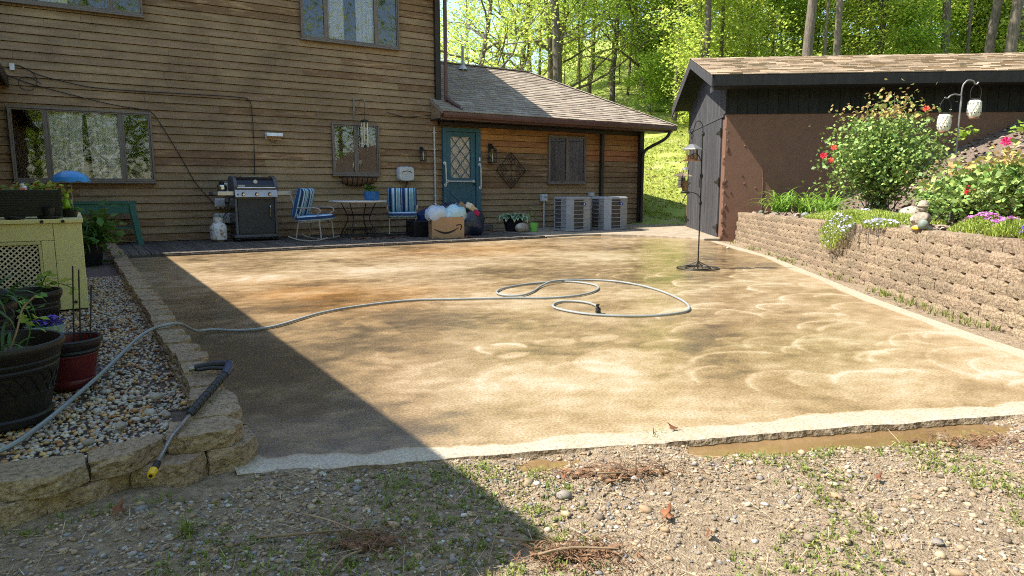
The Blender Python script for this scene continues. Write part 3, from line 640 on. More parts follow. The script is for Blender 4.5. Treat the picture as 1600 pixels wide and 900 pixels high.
for s in (-1, 1):
    for k in range(-3, 6):
        pts = []
        for i in range(41):
            t = i/40; xx = gx0+t*W_; zz = (gz0+(t*W_/cw+k)*ch) if s > 0 else (gz1-(t*W_/cw+k)*ch)
            if gz0 <= zz <= gz1: pts.append((xx, 15.055, zz))
        if len(pts) > 2: la.tube([pts[0], pts[-1]], .009, n=4)
la.build('lattice', mt['door'], door)
V = []; F = []
for i in range(31):
    xx = gx0-.02+(W_+.04)*i/30; yy = 15.12+.012*math.sin(i*1.9); V += [(xx, yy, gz0-.03), (xx, yy, gz1+.03)]
for i in range(30): F.append((2*i, 2*i+2, 2*i+3, 2*i+1))
MB().add(V, F).build('curtain', mt['curtain'], door, smooth=True)
H(MB().b2(a-.02, b+.06, 14.93, 15.12, z0-.07, z0-.003), 'door_sill', mt['greymetal'])
def bar(p, q, out=.06):
    t = MB(); p, q = Vector(p), Vector(q); d = (q-p).normalized(); n = Vector((0, -out, 0))
    t.tube(spline([p, p+n*.7+d*.01, p+n+d*.05, q+n-d*.05, q+n*.7-d*.01, q], 5), .016, n=8)
    for e in (p, q): t.tube([e, e+Vector((0, -.012, 0))], .04, n=12)
    return t
bar((x0+.03, 15.0, 1.68), (x0+.045, 15.0, 1.16)).build('grab_bar', mt['bar'], door, smooth=True)
bar((a+.03, 15.045, 1.25), (b-.06, 15.045, 1.25)).build('grab_bar', mt['bar'], door, smooth=True)
bar((x1-.04, 15.0, 1.66), (x1-.03, 15.0, 1.1)).build('grab_bar', mt['bar'], door, smooth=True)
MB().box((x1-.045, 14.99, 1.79), (.035, .03, .09)).build('doorbell', mt['white'], door)
k = MB(); k.tube([(b-.045, 15.045, 1.19), (b-.045, 15.0, 1.19)], .02, n=10); k.blob((b-.045, 14.985, 1.19), (.032, .026, .032), ICO1); k.build('door_knob', mt['iron'], door, smooth=True)
# corner trims, soffits, gutters, downspouts
H(MB().b2(7.43, 7.56, 14.985, 15.08, 2.72, 6.0), 'corner_trim', mt['trim_dark'])
H(MB().b2(13.93, 14.08, 14.985, 15.2, -.02, 2.66), 'corner_trim', mt['trim_dark'])
H(MB().b2(7.3, 14.7, 14.53, 15.2, 2.665, 2.69), 'soffit', mt['trim_dark'])
H(MB().b2(7.3, 14.72, 14.50, 14.53, 2.655, 2.83), 'fascia', mt['gutter'])
gt = MB(); prof = [(0, 0), (-.075, .0), (-.105, .05), (-.105, .11), (-.095, .115), (-.095, .06), (-.07, .012), (0, .012)]
V = []; n = len(prof)
for xx in (7.32, 14.78): V += [(xx, 14.497+py, 2.705+pz) for py, pz in prof]
gt.add(V, [(i, (i+1) % n, n+(i+1) % n, n+i) for i in range(n)]+[tuple(range(n)), tuple(range(2*n-1, n-1, -1))])
H(gt, 'gutter', mt['gutter'])
ds = MB(); ds.tube(spline([(14.52, 14.44, 2.72), (14.52, 14.45, 2.6), (14.40, 14.55, 2.44), (14.12, 14.86, 2.22), (14.02, 14.93, 2.08), (14.0, 14.94, 1.9)], 4)+[(14.0, 14.94, .12)], .045, n=8)
H(ds, 'downspout', mt['trim_dark'], smooth=50)
ds = MB(); ds.b2(7.5, 12.58, 14.96, 15.055, 2.565, 2.66); ds.b2(12.48, 12.58, 14.96, 15.055, .5, 2.563)
H(ds, 'downspout', mt['trim_dark'], bevel=.012)
ds = MB(); ds.tube(spline([(7.66, 14.93, 5.95), (7.66, 14.93, 3.35), (7.67, 14.90, 3.2), (7.74, 14.76, 3.08), (7.86, 14.54, 2.94)], 5), .048, n=8)
H(ds, 'downspout', mt['gutter'], smooth=50)
H(MB().tube([(7.86, 14.54, 2.94), (7.87, 14.52, 2.93)], .05, n=8), 'downspout_outlet', mt['greymetal'])
H(MB().add([(7.32, 14.56, 2.69), (7.32, 15.06, 2.69), (7.32, 15.06, 3.12), (7.32, 14.56, 2.86), (7.5, 14.56, 2.69), (7.5, 15.06, 2.69), (7.5, 15.06, 3.12), (7.5, 14.56, 2.86)], [(0, 1, 2, 3), (4, 7, 6, 5), (0, 3, 7, 4), (0, 4, 5, 1)]), 'eave_return', mt['siding'])
H(MB().tube([(7.38, 15.03, 2.53), (7.39, 15.03, .05)], .02, n=8), 'pipe', mt['greywhite'], smooth=True)
for zz in (.9, 1.45, 2.0, 2.4): H(MB().box((7.385, 15.04, zz), (.07, .04, .02)), 'pipe_strap', mt['greywhite'])
# main roof
def slab(pts, th): 
    P = [Vector(p) for p in pts]; nrm = (P[1]-P[0]).cross(P[2]-P[0]).normalized()
    if nrm.z < 0: P.reverse(); nrm = -nrm
    n = len(P); return MB().add([*P, *[p-nrm*th for p in P]], [tuple(range(n)), tuple(range(2*n-1, n-1, -1))]+[(i, n+i, n+(i+1) % n, (i+1) % n) for i in range(n)])
mr_ = slab([(-6.6, 14.38, 6.0), (8.0, 14.38, 6.0), (8.0, 19.1, 8.1), (-6.6, 19.1, 8.1)], .16)
b_ = slab([(-6.6, 19.1, 8.1), (8.0, 19.1, 8.1), (8.0, 23.7, 6.0), (-6.6, 23.7, 6.0)], .16); mr_.add(b_.v, b_.f)
mr_.add([(7.45, 15.1, 5.98), (7.45, 23, 5.98), (7.45, 19.1, 7.9), (7.3, 15.1, 5.98), (7.3, 23, 5.98), (7.3, 19.1, 7.9)], [(0, 1, 2), (3, 5, 4)])
H(mr_, 'roof', mt['gutter'])
# wing roof with shingles
EY, EZ, SL = 14.44, 2.835, .533; RY = 17.55; RZ = EZ+SL*(RY-EY)
wr = slab([(7.3, EY, EZ), (14.82, EY, EZ), (11.71, RY, RZ), (7.3, RY, RZ)], .06)
for q in ([(7.3, RY, RZ), (11.71, RY, RZ), (14.82, 20.66, EZ), (7.3, 20.66, EZ)], [(14.82, EY, EZ), (14.82, 20.66, EZ), (11.71, RY, RZ)]):
    b_ = slab(q, .06); wr.add(b_.v, b_.f)
roof = H(wr, 'roof', mt['shingle'])
def shingles(mb, O, U, Vd, Nn, ulo, uhi, vlen, e=.14, wid=.24, rng=random.Random(1), singles=None):
    """rows of tabs; ulo/uhi give the row's extent at distance v"""
    k = 0; O, U, Vd, Nn = Vector(O), Vector(U), Vector(Vd), Vector(Nn)
    while k*e < vlen:
        v0, v1 = k*e, min((k+1)*e+.01, vlen); a, b = ulo(v0), uhi(v0); q = a-rng.uniform(0, wid)
        while q < b:
            w_ = wid*rng.choice((.55, .8, 1.0, 1.25)); x0_, x1_ = max(q, a), min(q+w_, b)
            if x1_-x0_ > .03:
                h = .014+rng.choice((0, .004, .009)); g = .004
                P = [O+U*(x0_+g)+Vd*v0+Nn*h, O+U*(x1_-g)+Vd*v0+Nn*h, O+U*(x1_-g)+Vd*v1+Nn*.003, O+U*(x0_+g)+Vd*v1+Nn*.003, O+U*(x0_+g)+Vd*v0-Nn*.002, O+U*(x1_-g)+Vd*v0-Nn*.002]
                F = [(0, 1, 2, 3), (4, 5, 1, 0), (4, 0, 3), (5, 2, 1)]
                if singles is not None: singles.append((P, F))
                else: mb.add(P, F)
            q += w_
        k += 1
vl = math.hypot(RY-EY, RZ-EZ); cv = (RY-EY)/vl
sh = MB(); shingles(sh, (0, EY-.02, EZ), (1, 0, 0), (0, cv, SL*cv), (0, -SL*cv, cv), lambda v: 7.31 if v*cv < .6 else 7.51, lambda v: 14.84-v*cv, vl)
sh.build('shingles', mt['shingle'], roof, loc=(0, 0, 0), kind='stuff')
cp = MB(); A_, B_ = Vector((14.84, EY, EZ+.02)), Vector((11.71, RY, RZ+.03))
for i in range(24):
    p_, q_ = A_.lerp(B_, i/24), A_.lerp(B_, (i+1.2)/24); s_ = Vector((.7, .7, -.12))*.11; s2 = Vector((-.7, -.7, -.12))*.11
    cp.add([p_+s_, p_+Vector((0, 0, .02)), p_+s2, q_+s_, q_+Vector((0, 0, .008)), q_+s2], [(0, 1, 4, 3), (1, 2, 5, 4)])
for i in range(15):
    xx = 7.5+.29*i; cp.b2(xx, xx+.28, RY-.11, RY+.11, RZ+.0, RZ+.03)
cp.build('ridge_caps', mt['shingle'], roof, kind='stuff')
v_ = MB(); v_.tube([(9.3, 17.1, RZ-.3), (9.3, 17.1, RZ+.42)], .04, n=12); v_.lathe([(.14, 0), (.1, .04), (.055, .12)], 14, (9.3, 17.1, RZ-.20))
v_.build('vent_pipe', mt['greywhite'], roof, smooth=True)
# left wing, mostly out of frame: it shades the near end of the patio
lw = MB(); lw.b2(-1.2, -1.08, 2.95, 15.08, -.1, 2.98); lw.b2(-6, -1.2, 2.95, 3.1, -.1, 2.98); lw.b2(-6, -5.85, 3.1, 15.08, -.1, 2.98)
lw.add([(-6, 2.96, 2.98), (-1.08, 2.96, 2.98), (-3.55, 2.96, 4.1)], [(0, 1, 2)])
H(lw, 'wall', mt['siding'])
lr = slab([(-.77, 2.66, 3.0), (-.77, 15.08, 3.0), (-3.55, 15.08, 4.25), (-3.55, 2.66, 4.25)], .14)
b_ = slab([(-3.55, 2.66, 4.25), (-3.55, 15.08, 4.25), (-6.4, 15.08, 3.0), (-6.4, 2.66, 3.0)], .14); lr.add(b_.v, b_.f)
lr.b2(-.80, -.77, 2.66, 15.06, 2.82, 3.0)
H(lr, 'roof', mt['trim_dark'])
# ------------------------------------------------------------------ shed (local x runs along the brown wall, y away from the camera)
shed = thing('shed', 'low dark shed with brown masonry side, black plank doors and tan shingle roof', 'shed', CS, SRZ)
MB().b2(0, 12, 0, .2, -.15, 2.585).build('wall', mt['masonry'], shed)
pr = MB(); pr.b2(.003, .2, .2, .36, -.15, 2.585); pr.b2(.003, .2, 4.42, 4.66, -.15, 2.585); pr.b2(.01, 12, 4.5, 4.66, -.15, 2.58); pr.build('wall', mt['masonry'], shed)
# rough render along the corner
cj = MB()
for i in range(26):
    zz = random.uniform(0, 2.5); cj.blob((random.uniform(-.015, .05), random.uniform(-.012, .03), zz), (.02+random.random()*.02, .015, .03+random.random()*.05), ICO1, .3)
for i in range(26): cj.blob((random.uniform(.1, 3.0), -.002, random.uniform(.5, 2.4)), (.02, .012, .02+random.random()*.03), ICO1, .3)
cj.tube([(2.12, .003, .55), (2.13, .002, 2.5)], .006, n=5); cj.tube([(4.5, .003, .55), (4.5, .002, 2.5)], .006, n=5); cj.tube([(.78, -.002, .5), (.785, -.004, 1.2), (.775, -.002, 1.45)], .009, n=5)
cj.build('render_lumps', mt['masonry'], shed, smooth=True, kind='stuff')
MB().b2(.1, 12, .1, 4.5, 2.3, 2.32).build('interior', mt['dark'], shed)
x = .0; k = 0
while x < 12:                                                     # black boards above the masonry
    w_ = .2; MB().box((0, 0, 0), (w_-.008, .022, .66)).build('board', mt['black_wood'], shed, (x+w_/2, -.012+random.uniform(-.002, .002), 2.91)); x += w_
MB().b2(0, 12, .0, .1, 2.59, 3.24).build('board_backing', mt['dark'], shed)
# gable: planks to the rake, then two doors
RDG, SLP = 4.06, (4.06-3.33)/2.5; EAV = RDG-SLP*2.65
gb = MB(); y = 0.0
while y < 4.66:
    y1 = min(y+.19, 4.66); zt = lambda q: RDG-.17-SLP*abs(q-2.15)
    gb.add([(-.022, y+.004, 2.60), (-.022, y1-.004, 2.60), (-.022, y1-.004, zt(y1)), (-.022, y+.004, zt(y)), (.05, y+.004, 2.60), (.05, y1-.004, 2.60), (.05, y1-.004, zt(y1)), (.05, y+.004, zt(y))],
           [(0, 3, 2, 1), (0, 1, 5, 4), (0, 4, 7, 3), (1, 2, 6, 5), (3, 7, 6, 2)]); y = y1
gb.build('gable_boards', mt['door_wood'], shed)
MB().b2(-.035, .02, .18, 4.6, 2.545, 2.598).build('door_header', mt['door_wood'], shed)
MB().b2(.03, .06, .2, 4.6, -.05, 2.6).build('backing', mt['dark'], shed)
for s, (ya, yb) in enumerate(((.37, 2.46), (2.47, 4.40))):
    d = MB(); n = 10; w_ = (yb-ya)/n
    for i in range(n): d.b2(-.03+random.uniform(-.002, .002), .015, ya+i*w_+.003, ya+(i+1)*w_-.003, .03+random.uniform(0, .012), 2.53)
    dr = d.build('door', mt['door_wood'], shed)
    for zz in (.24, 1.22, 2.25):
        h = MB(); ye = ya+.03 if s == 0 else yb-.03; q = 1 if s == 0 else -1
        h.add([(-.04, ye, zz-.05), (-.04, ye, zz+.05), (-.04, ye+q*.42, zz+.012), (-.04, ye+q*.42, zz-.012), (-.03, ye, zz-.05), (-.03, ye, zz+.05), (-.03, ye+q*.42, zz+.012), (-.03, ye+q*.42, zz-.012)], [(0, 1, 2, 3), (4, 7, 6, 5), (0, 4, 5, 1), (1, 5, 6, 2), (2, 6, 7, 3), (3, 7, 4, 0)])
        h.b2(-.045, -.03, ye-q*.05, ye+q*.02, zz-.09, zz+.09); h.build('hinge', mt['iron'], dr)
    if s == 0: MB().tube(spline([(-.03, yb-.1, 1.3), (-.08, yb-.1, 1.3), (-.08, yb-.1, 1.12), (-.03, yb-.1, 1.12)], 4), .01, n=6).build('handle', mt['iron'], dr, smooth=True)
# roof
U_ = -.41; r1 = slab([(U_, -.5, EAV), (12.4, -.5, EAV), (12.4, 2.15, RDG), (U_, 2.15, RDG)], .06)
b_ = slab([(U_, 2.15, RDG), (12.4, 2.15, RDG), (12.4, 4.99, RDG-SLP*2.84), (U_, 4.99, RDG-SLP*2.84)], .06); r1.add(b_.v, b_.f)
sroof = r1.build('roof', mt['black_wood'], shed)
MB().b2(U_+.03, 12.4, -.525, -.502, 3.075, 3.275).build('fascia', mt['black_wood'], shed)
MB().b2(U_+.03, 12.4, -.5, .0, 3.06, 3.08).build('soffit', mt['black_wood'], shed)
for ya, yb in ((-.525, 2.15), (2.15, 5.0)):
    za, zb = RDG-SLP*abs(ya-2.15), RDG-SLP*abs(yb-2.15); t_ = .02
    V = [(U_-.025, ya, za-.215), (U_-.025, yb, zb-.215), (U_-.025, yb, zb-t_), (U_-.025, ya, za-t_)]; V += [(p[0]+.027, p[1], p[2]) for p in V]
    MB().add(V, [(0, 1, 2, 3), (4, 7, 6, 5), (0, 4, 5, 1), (1, 5, 6, 2), (2, 6, 7, 3), (3, 7, 4, 0)]).build('bargeboard', mt['door_wood'], shed)
MB().b2(U_+.004, U_+.03, -.5, -.25, 2.96, 3.075).build('bargeboard', mt['door_wood'], shed)
MB().b2(-.035, .0, -.035, .0, 2.59, 3.12).build('corner_board', mt['black_wood'], shed)
vl = math.hypot(2.65, RDG-EAV); cv = 2.65/vl; S1 = []
shingles(None, (0, -.525, EAV+.002), (1, 0, 0), (0, cv, (RDG-EAV)/vl), (0, -(RDG-EAV)/vl, cv), lambda v: U_-.03, lambda v: 9.0, vl, e=.15, wid=.33, rng=random.Random(8), singles=S1)
S1.sort(key=lambda t: t[0][0].x)
for P, F in S1[:300]:
    c = sum(P, Vector())/len(P); MB().add([p-c for p in P], F).build('shingle', mt['shingle_tan'], sroof, c)
rest = MB()
for P, F in S1[300:]: rest.add(P, F)
shingles(rest, (0, 5.0, RDG-SLP*2.85), (1, 0, 0), (0, -cv, (RDG-EAV)/vl), (0, (RDG-EAV)/vl, cv), lambda v: U_-.03, lambda v: 12.4, 2.95, e=.3, wid=.6)
rest.build('shingles', mt['shingle_tan'], sroof, kind='stuff')
rc = MB()
for i in range(40):
    xx = U_-.03+.3*i; rc.add([(xx, 2.03, RDG-.016), (xx, 2.15, RDG+.024), (xx, 2.27, RDG-.016), (xx+.32, 2.03, RDG-.022), (xx+.32, 2.15, RDG+.018), (xx+.32, 2.27, RDG-.022)], [(0, 1, 4, 3), (1, 2, 5, 4)])
rc.build('ridge_caps', mt['shingle_tan'], sroof, kind='stuff')

# ------------------------------------------------------------------ retaining wall on the right, block by block
rw = thing('retaining_wall', 'long tan split-face block retaining wall holding up the flower bed', 'wall', W0, SRZ)
def split_block(w, d, h, rng, nx=6, nz=3, amp=.003, ch=.018):
    b = MB(); V = []; nz_ = nz
    for j in range(nz_+1):
        for i in range(nx+1):
            t = i/nx; yy = (t-.5)*w; e = min(t, 1-t)*w; xx = -max(0, ch-e)*-1.0 if e < ch else 0
            edge = (j in (0, nz_)) or (i in (0, nx))
            xx += rng.uniform(-amp, amp)*(.35 if edge else 1)-(0 if edge else .003)+(.006 if j == nz_ else 0)+(.022 if j == nz_ and i in (0, nx) else 0)
            V.append((xx, yy, h*j/nz_+(rng.uniform(-.002, .002))))
    F = [(j*(nx+1)+i, j*(nx+1)+i+1, (j+1)*(nx+1)+i+1, (j+1)*(nx+1)+i) for j in range(nz_) for i in range(nx)]
    F = [f[::-1] for f in F]
    n = len(V); B = [(d, -w*.36, 0), (d, w*.36, 0), (d, w*.36, h), (d, -w*.36, h)]; V += B
    top = [nz_*(nx+1)+i for i in range(nx+1)]; bot = list(range(nx+1))
    F += [tuple(top)+(n+2, n+3), tuple(bot[::-1])+(n+0, n+1), (bot[0], top[0], n+3, n+0) if False else tuple([j*(nx+1) for j in range(nz_+1)])+(n+3, n+0), tuple([j*(nx+1)+nx for j in range(nz_+1)][::-1])+(n+1, n+2)]
    b.add(V, F); return b
rb = random.Random(4)
BM = [split_block(.298, .2, .1, rb).mesh('block', mt['block']) for _ in range(6)]
for k in range(7):
    y = .1-(.15 if k % 2 else 0); 
    while y > -10.75:
        t = -(y-.15); ch = (.07+.59+.0125*t)/7
        link('block', rb.choice(BM), rw, (.010*k+rb.uniform(-.004, .004), y-.15, -.07+ch*k), (0, 0, rb.uniform(-.012, .012)), (1, 1, ch*9.9)); y -= .3
MB().b2(.17, .30, -10.8, .1, -.15, .52).build('backfill', mt['soil'], rw)
# weeds and dirt along the foot
sf = MB(); N_ = 120
for i in range(N_):
    t = i/(N_-1)*11.2; z_ = -.022+.02*math.sin(t*3)+.012*math.sin(t*11); V = W2(-.40+.03*math.sin(t*2.3), -t, 0), W2(.03, -t, 0)
    sf.v += [(V[0].x, V[0].y, -.012), (V[0].x*.4+V[1].x*.6, V[0].y*.4+V[1].y*.6, z_-.008), (V[1].x, V[1].y, z_-.02)]
sf.f = [q for i in range(N_-1) for q in ((3*i, 3*i+3, 3*i+4, 3*i+1), (3*i+1, 3*i+4, 3*i+5, 3*i+2))]; sf.m = [0]*len(sf.f)
sf.build('soil_strip', mt['dirt'], kind='structure', smooth=80)
# raised bed
gx = np.arange(.14, 14, .12); gy = np.arange(-14, .05, .12); X, Y = np.meshgrid(gx, gy); Zb = bed_z(X, Y)+.03*(fbm(X*7, Y*7, 40)-.5)
WX, WY = W0.x+RV.x*X+AV.x*Y, W0.y+RV.y*X+AV.y*Y
me = grid_mesh('garden_bed', WX, WY, Zb, mt['soil']); smooth_me(me, 80); link('garden_bed', me, kind='structure')
def bz(lx, ly): return float(bed_z(np.array([lx]), np.array([ly]))[0])
# mulch flakes
n = 5200; lx = NP.uniform(.15, 6.5, n); ly = -NP.uniform(0, 11, n)**1.0; zz = bed_z(lx, ly)
C = np.stack([W0.x+RV.x*lx+AV.x*ly, W0.y+RV.y*lx+AV.y*ly, zz+.012], 1)
V, F = leaves_np(C, .06, flat=1.2, asp=1.8); mt['mulch'] = M('bark_mulch', (.28, .215, .165), (.12, .085, .06), rough=1, var=.4, ns=9)
link('mulch', np_mesh('mulch', V, F, mt['mulch']), kind='stuff')

# ------------------------------------------------------------------ low block wall round the pebble bed
lb = thing('block_edging', 'low two course edging wall of buff split-face blocks round the pebble bed', 'wall', (.48, 3, 0))
LO = Vector((.48, 3, 0))
def rough_poly(poly, z0, z1, rng, amp=.008, sub=.045):
    """block from a plan outline with a coarse split face"""
    P = []
    for i, p in enumerate(poly):
        q = poly[(i+1) % len(poly)]; L_ = math.hypot(q[0]-p[0], q[1]-p[1]); n = max(1, int(L_/sub))
        for k in range(n): P.append((p[0]+(q[0]-p[0])*k/n, p[1]+(q[1]-p[1])*k/n))
    n = len(P); V = []; cx_ = sum(p[0] for p in P)/n; cy_ = sum(p[1] for p in P)/n; nz = 4
    for j in range(nz+1):
        for x, y in P:
            a = amp*(.5 if j in (0, nz) else 1); out = 1+(0 if j in (0, nz) else .03)
            V.append((cx_+(x-cx_)*out+rng.uniform(-a, a), cy_+(y-cy_)*out+rng.uniform(-a, a), z0+(z1-z0)*j/nz+(rng.uniform(-.002, .002) if j == nz else rng.uniform(-.006, .006) if 0 < j else 0)))
    F = [(j*n+i, j*n+(i+1) % n, (j+1)*n+(i+1) % n, (j+1)*n+i) for j in range(nz) for i in range(n)]
    F += [tuple(nz*n+i for i in range(n)), tuple(range(n))[::-1]]
    c = Vector((cx_, cy_, 0)); return MB().add([Vector(v)-c for v in V], F), c
rb = random.Random(12)
caps = [[(-.38, 2.83), (-.26, 2.66), (-.10, 2.62), (-.035, 2.68), (-.035, 2.81), (-.22, 2.855)],
        [(-.022, 2.83), (-.022, 2.70), (.095, 2.705), (.215, 2.815), (.225, 2.85), (.20, 2.90)],
        [(.235, 2.865), (.24, 2.83), (.32, 2.79), (.455, 2.785), (.515, 2.87), (.46, 2.985), (.26, 3.0)],
        [(.33, 3.03), (.46, 2.995), (.535, 3.02), (.55, 3.09), (.47, 3.27), (.38, 3.24)],
        [(.37, 3.27), (.45, 3.285), (.55, 3.11), (.565, 3.3), (.52, 3.46), (.40, 3.47)]]
lows = [[(-.45, 2.8), (-.40, 2.60), (-.15, 2.665), (-.14, 2.84)], [(-.135, 2.84), (-.145, 2.665), (-.02, 2.675), (.10, 2.77), (.10, 2.86)], [(.105, 2.88), (.11, 2.76), (.27, 2.70), (.36, 2.79), (.34, 2.94)],
        [(.36, 2.95), (.37, 2.785), (.50, 2.775), (.565, 2.86), (.56, 3.02), (.42, 3.08)], [(.43, 3.1), (.565, 3.03), (.575, 3.28), (.44, 3.3)]]
for p in caps:
    m_, c = rough_poly(p, .086, .155, rb); m_.build('cap_block', mt['cap'], lb, c-LO)
for p in lows:
    m_, c = rough_poly(p, -.07, .083, rb); m_.build('block', mt['cap'], lb, c-LO)
def strip_block(h): 
    b, c = rough_poly([(-.075, -.108), (.004, -.117), (.082, -.035), (.082, .05), (.004, .117), (-.075, .108)], 0, h, rb, amp=.004, sub=.09); return b
CM = [strip_block(.069).mesh('cap_block', mt['cap']) for _ in range(5)]; LM = [strip_block(.155).mesh('block', mt['cap']) for _ in range(4)]
for i in range(37):
    y = 3.62+.272*i
    if i == 0: y += .01
    link('cap_block', rb.choice(CM), lb, Vector((.485+rb.uniform(-.012, .012), y, .086+rb.uniform(-.003, .006)))-LO, (rb.uniform(-.015, .015), rb.uniform(-.03, .03), rb.uniform(-.06, .06)))
    link('block', rb.choice(LM), lb, Vector((.474, y-.136, -.072))-LO)
# pebble bed
gx = np.arange(-1.1, .46, .06); gy = np.arange(2.62, 13.0, .06); X, Y = np.meshgrid(gx, gy)
cxx, cyy = X[:-1, :-1]+.03, Y[:-1, :-1]+.03; mask = ~((cyy < 2.8) & (cxx > .25)) & (cyy > 2.80-.0*(cxx))
me = grid_mesh('pebble_bed', X, Y, .05+.03*(fbm(X*3, Y*3, 50)-.5), mt['soil'], mask); smooth_me(me, 80); link('pebble_bed', me, kind='structure')
def peb(n, y0, y1, s, ico, nm):
    x = NP.uniform(-1.05, .42, n); y = NP.uniform(y0, y1, n); k = (y > 2.84+.10*(x > -.05)) & ~((x > .30) & (y < 3.5)) & ~((x > .22) & (y < 3.05)); x, y = x[k], y[k]
    sz = s*np.exp(NP.normal(0, .32, len(x))); S = np.stack([sz, sz*NP.uniform(.7, .95, len(x)), sz*NP.uniform(.5, .75, len(x))], 1)
    C = np.stack([x, y, .058+.03*(fbm(x*3, y*3, 50)-.5)+S[:, 2]*NP.uniform(.2, 1.3, len(x))], 1)
    V, F = stones_np(C, S, ico, jit=.10); me = np_mesh(nm, V, F, mt['pebble']); me.polygons.foreach_set('use_smooth', [True]*len(me.polygons)); link(nm, me, kind='stuff')
peb(5200, 2.8, 3.85, .0077, ICO2, 'pebbles'); peb(18000, 3.75, 9.3, .0090, ICO1, 'pebbles')
for i, (x, y, s) in enumerate(((.27, 3.62, .026), (.10, 3.25, .022), (.28, 3.3, .02), (-.02, 3.1, .02))):
    st = MB().blob((0, 0, 0), (s*1.2, s, s*.75), ICO2, .06).build('stone', mt['stone'], None, (x, y, .09+s*.4), (0, 0, i), smooth=80)
    tagset(st, ['purplish fist sized stone in pebbles against the edging blocks', 'brown stone lying among the pebbles near the edging corner', 'rust brown stone half hidden in pebbles beside the wand', 'tan stone among pebbles behind the front cap blocks'][i], 'stone')

# ------------------------------------------------------------------ foreground gravel, weeds, twigs
def scatter_fore(n, s, z_off, sgn=.4, far=False):
    x = NP.uniform(-.9, 4.7, n); y = NP.uniform(.35, 2.85, n)
    d = (2.72-.388*(x-.46))-y; keep = (d > .01) & ~((x < .5) & (y > 2.6)) 
    dens = fbm(x*2.2+11, y*2.2, 60); keep &= (dens > NP.uniform(.1, .75, n)*.85); x, y, d = x[keep], y[keep], d[keep]
    z = fore_z(x, y); k = z > -.046; x, y, z = x[k], y[k], z[k]
    sz = s*np.exp(NP.normal(0, sgn, len(x))); S = np.stack([sz, sz*NP.uniform(.55, .9, len(x)), sz*NP.uniform(.35, .65, len(x))], 1)
    return np.stack([x, y, z+S[:, 2]*z_off], 1), S
C, S = scatter_fore(58000, .0058, .4, .45); V, F = stones_np(C, S, ICO1, jit=.28); link('gravel', np_mesh('gravel', V, F, mt['gravel']), kind='stuff')
C, S = scatter_fore(1500, .0092, .25, .3); V, F = stones_np(C, S, ICO1, jit=.25); link('gravel', np_mesh('gravel', V, F, mt['gravel']), kind='stuff')
C, S = scatter_fore(12000, .0072, .35, .35); k = C[:, 0] < 1.7+.35*NP.normal(0, 1, len(C)); V, F = stones_np(C[k], S[k], ICO1, jit=.28); link('gravel', np_mesh('gravel', V, F, mt['grey_gravel']), kind='stuff')
def grass_np(C, h, rng=NP, w=.004, nb=5):
    """little tufts of blades -> tri strips (quads)"""
    C = np.repeat(C, nb, 0); n = len(C); az = rng.uniform(0, 6.28, n); ln = rng.uniform(.1, .9, n); H_ = (h*rng.uniform(.5, 1.3, n))
    d = np.stack([np.cos(az), np.sin(az), 0*az], 1); s = np.stack([-np.sin(az), np.cos(az), 0*az], 1)*w*.5
    C = C+d*rng.uniform(0, .012, n)[:, None]; up = np.array([0, 0, 1.])
    m_ = C+d*(ln*H_*.35)[:, None]+up*(H_*.6)[:, None]; t = C+d*(ln*H_)[:, None]+up*(H_*(1-.45*ln))[:, None]
    V = np.stack([C-s, C+s, m_+s*.9, m_-s*.9, t+s*.15, t-s*.15], 1).reshape(-1, 3); i = np.arange(n)[:, None]*6
    F = np.concatenate([i+np.array([[0, 1, 2, 3]]), i+np.array([[3, 2, 4, 5]])]); return V, F
n = 15000; x = NP.uniform(-.9, 4.7, n); y = NP.uniform(.35, 2.8, n); d = (2.72-.388*(x-.46))-y
pr_ = fbm(x*1.7+31, y*1.7+8, 70); thr = np.where(x < 1.3, .44, .56)+NP.normal(0, .035, n); k = (d > .03) & (pr_ > thr) & ~((x < .5) & (y > 2.62)); x, y = x[k], y[k]; z = fore_z(x, y); kk = z > -.046
C = np.stack([x, y, z], 1)[kk]
V, F = grass_np(C, .020, nb=4, w=.0042); link('grass', np_mesh('grass', V, F, mt['grass']), kind='stuff')
Lc = np.repeat(C[::2], 4, 0)+NP.normal(0, .014, (len(C[::2])*4, 3))*np.array([1, 1, .3])+np.array([0, 0, .012]); V, F = leaves_np(Lc, .0095, flat=1.5, asp=1.0); link('clover', np_mesh('clover', V, F, mt['grass']), kind='stuff')
n = 3800; x = NP.uniform(-.9, 4.7, n); y = NP.uniform(.35, 2.8, n); d = (2.72-.388*(x-.46))-y; k = (d > .03) & ~((x < .5) & (y > 2.6)); x, y = x[k], y[k]; z = fore_z(x, y); n = len(x)
an = NP.uniform(0, 6.28, n); L_ = np.exp(NP.normal(-3.5, .5, n)); dx = np.stack([np.cos(an), np.sin(an), NP.normal(0, .15, n)], 1)*L_[:, None]; sx = np.stack([-np.sin(an), np.cos(an), 0*an], 1)*.0011
C = np.stack([x, y, z+.009], 1); V = np.stack([C-dx-sx, C+dx-sx*.5, C+dx+sx*.5, C-dx+sx], 1).reshape(-1, 3); mt['straw'] = M('dry_straw', (.50, .40, .25), (.30, .21, .12), var=.35, ns=20)
link('straw', np_mesh('straw', V, np.arange(4*n).reshape(n, 4), mt['straw']), kind='stuff')
def tuft(x, y, z, h, n, lab, cat='weed', mat='grass', w=.006):
    mb = MB(); r_ = random.Random(int(x*1000))
    for i in range(n): blade(mb, (r_.uniform(-.015, .015), r_.uniform(-.015, .015), 0), r_.uniform(0, 6.28), h*r_.uniform(.6, 1.2), w, droop=r_.uniform(.2, .8), rise=r_.uniform(.9, 1.5), seg=4)
    o = mb.build('weed_tuft', mt[mat], None, (x, y, z)); return tagset(o, lab, cat)
tuft(2.14, 2.16, -.06, .10, 34, 'green weed tuft growing at the slab edge beside the puddle')
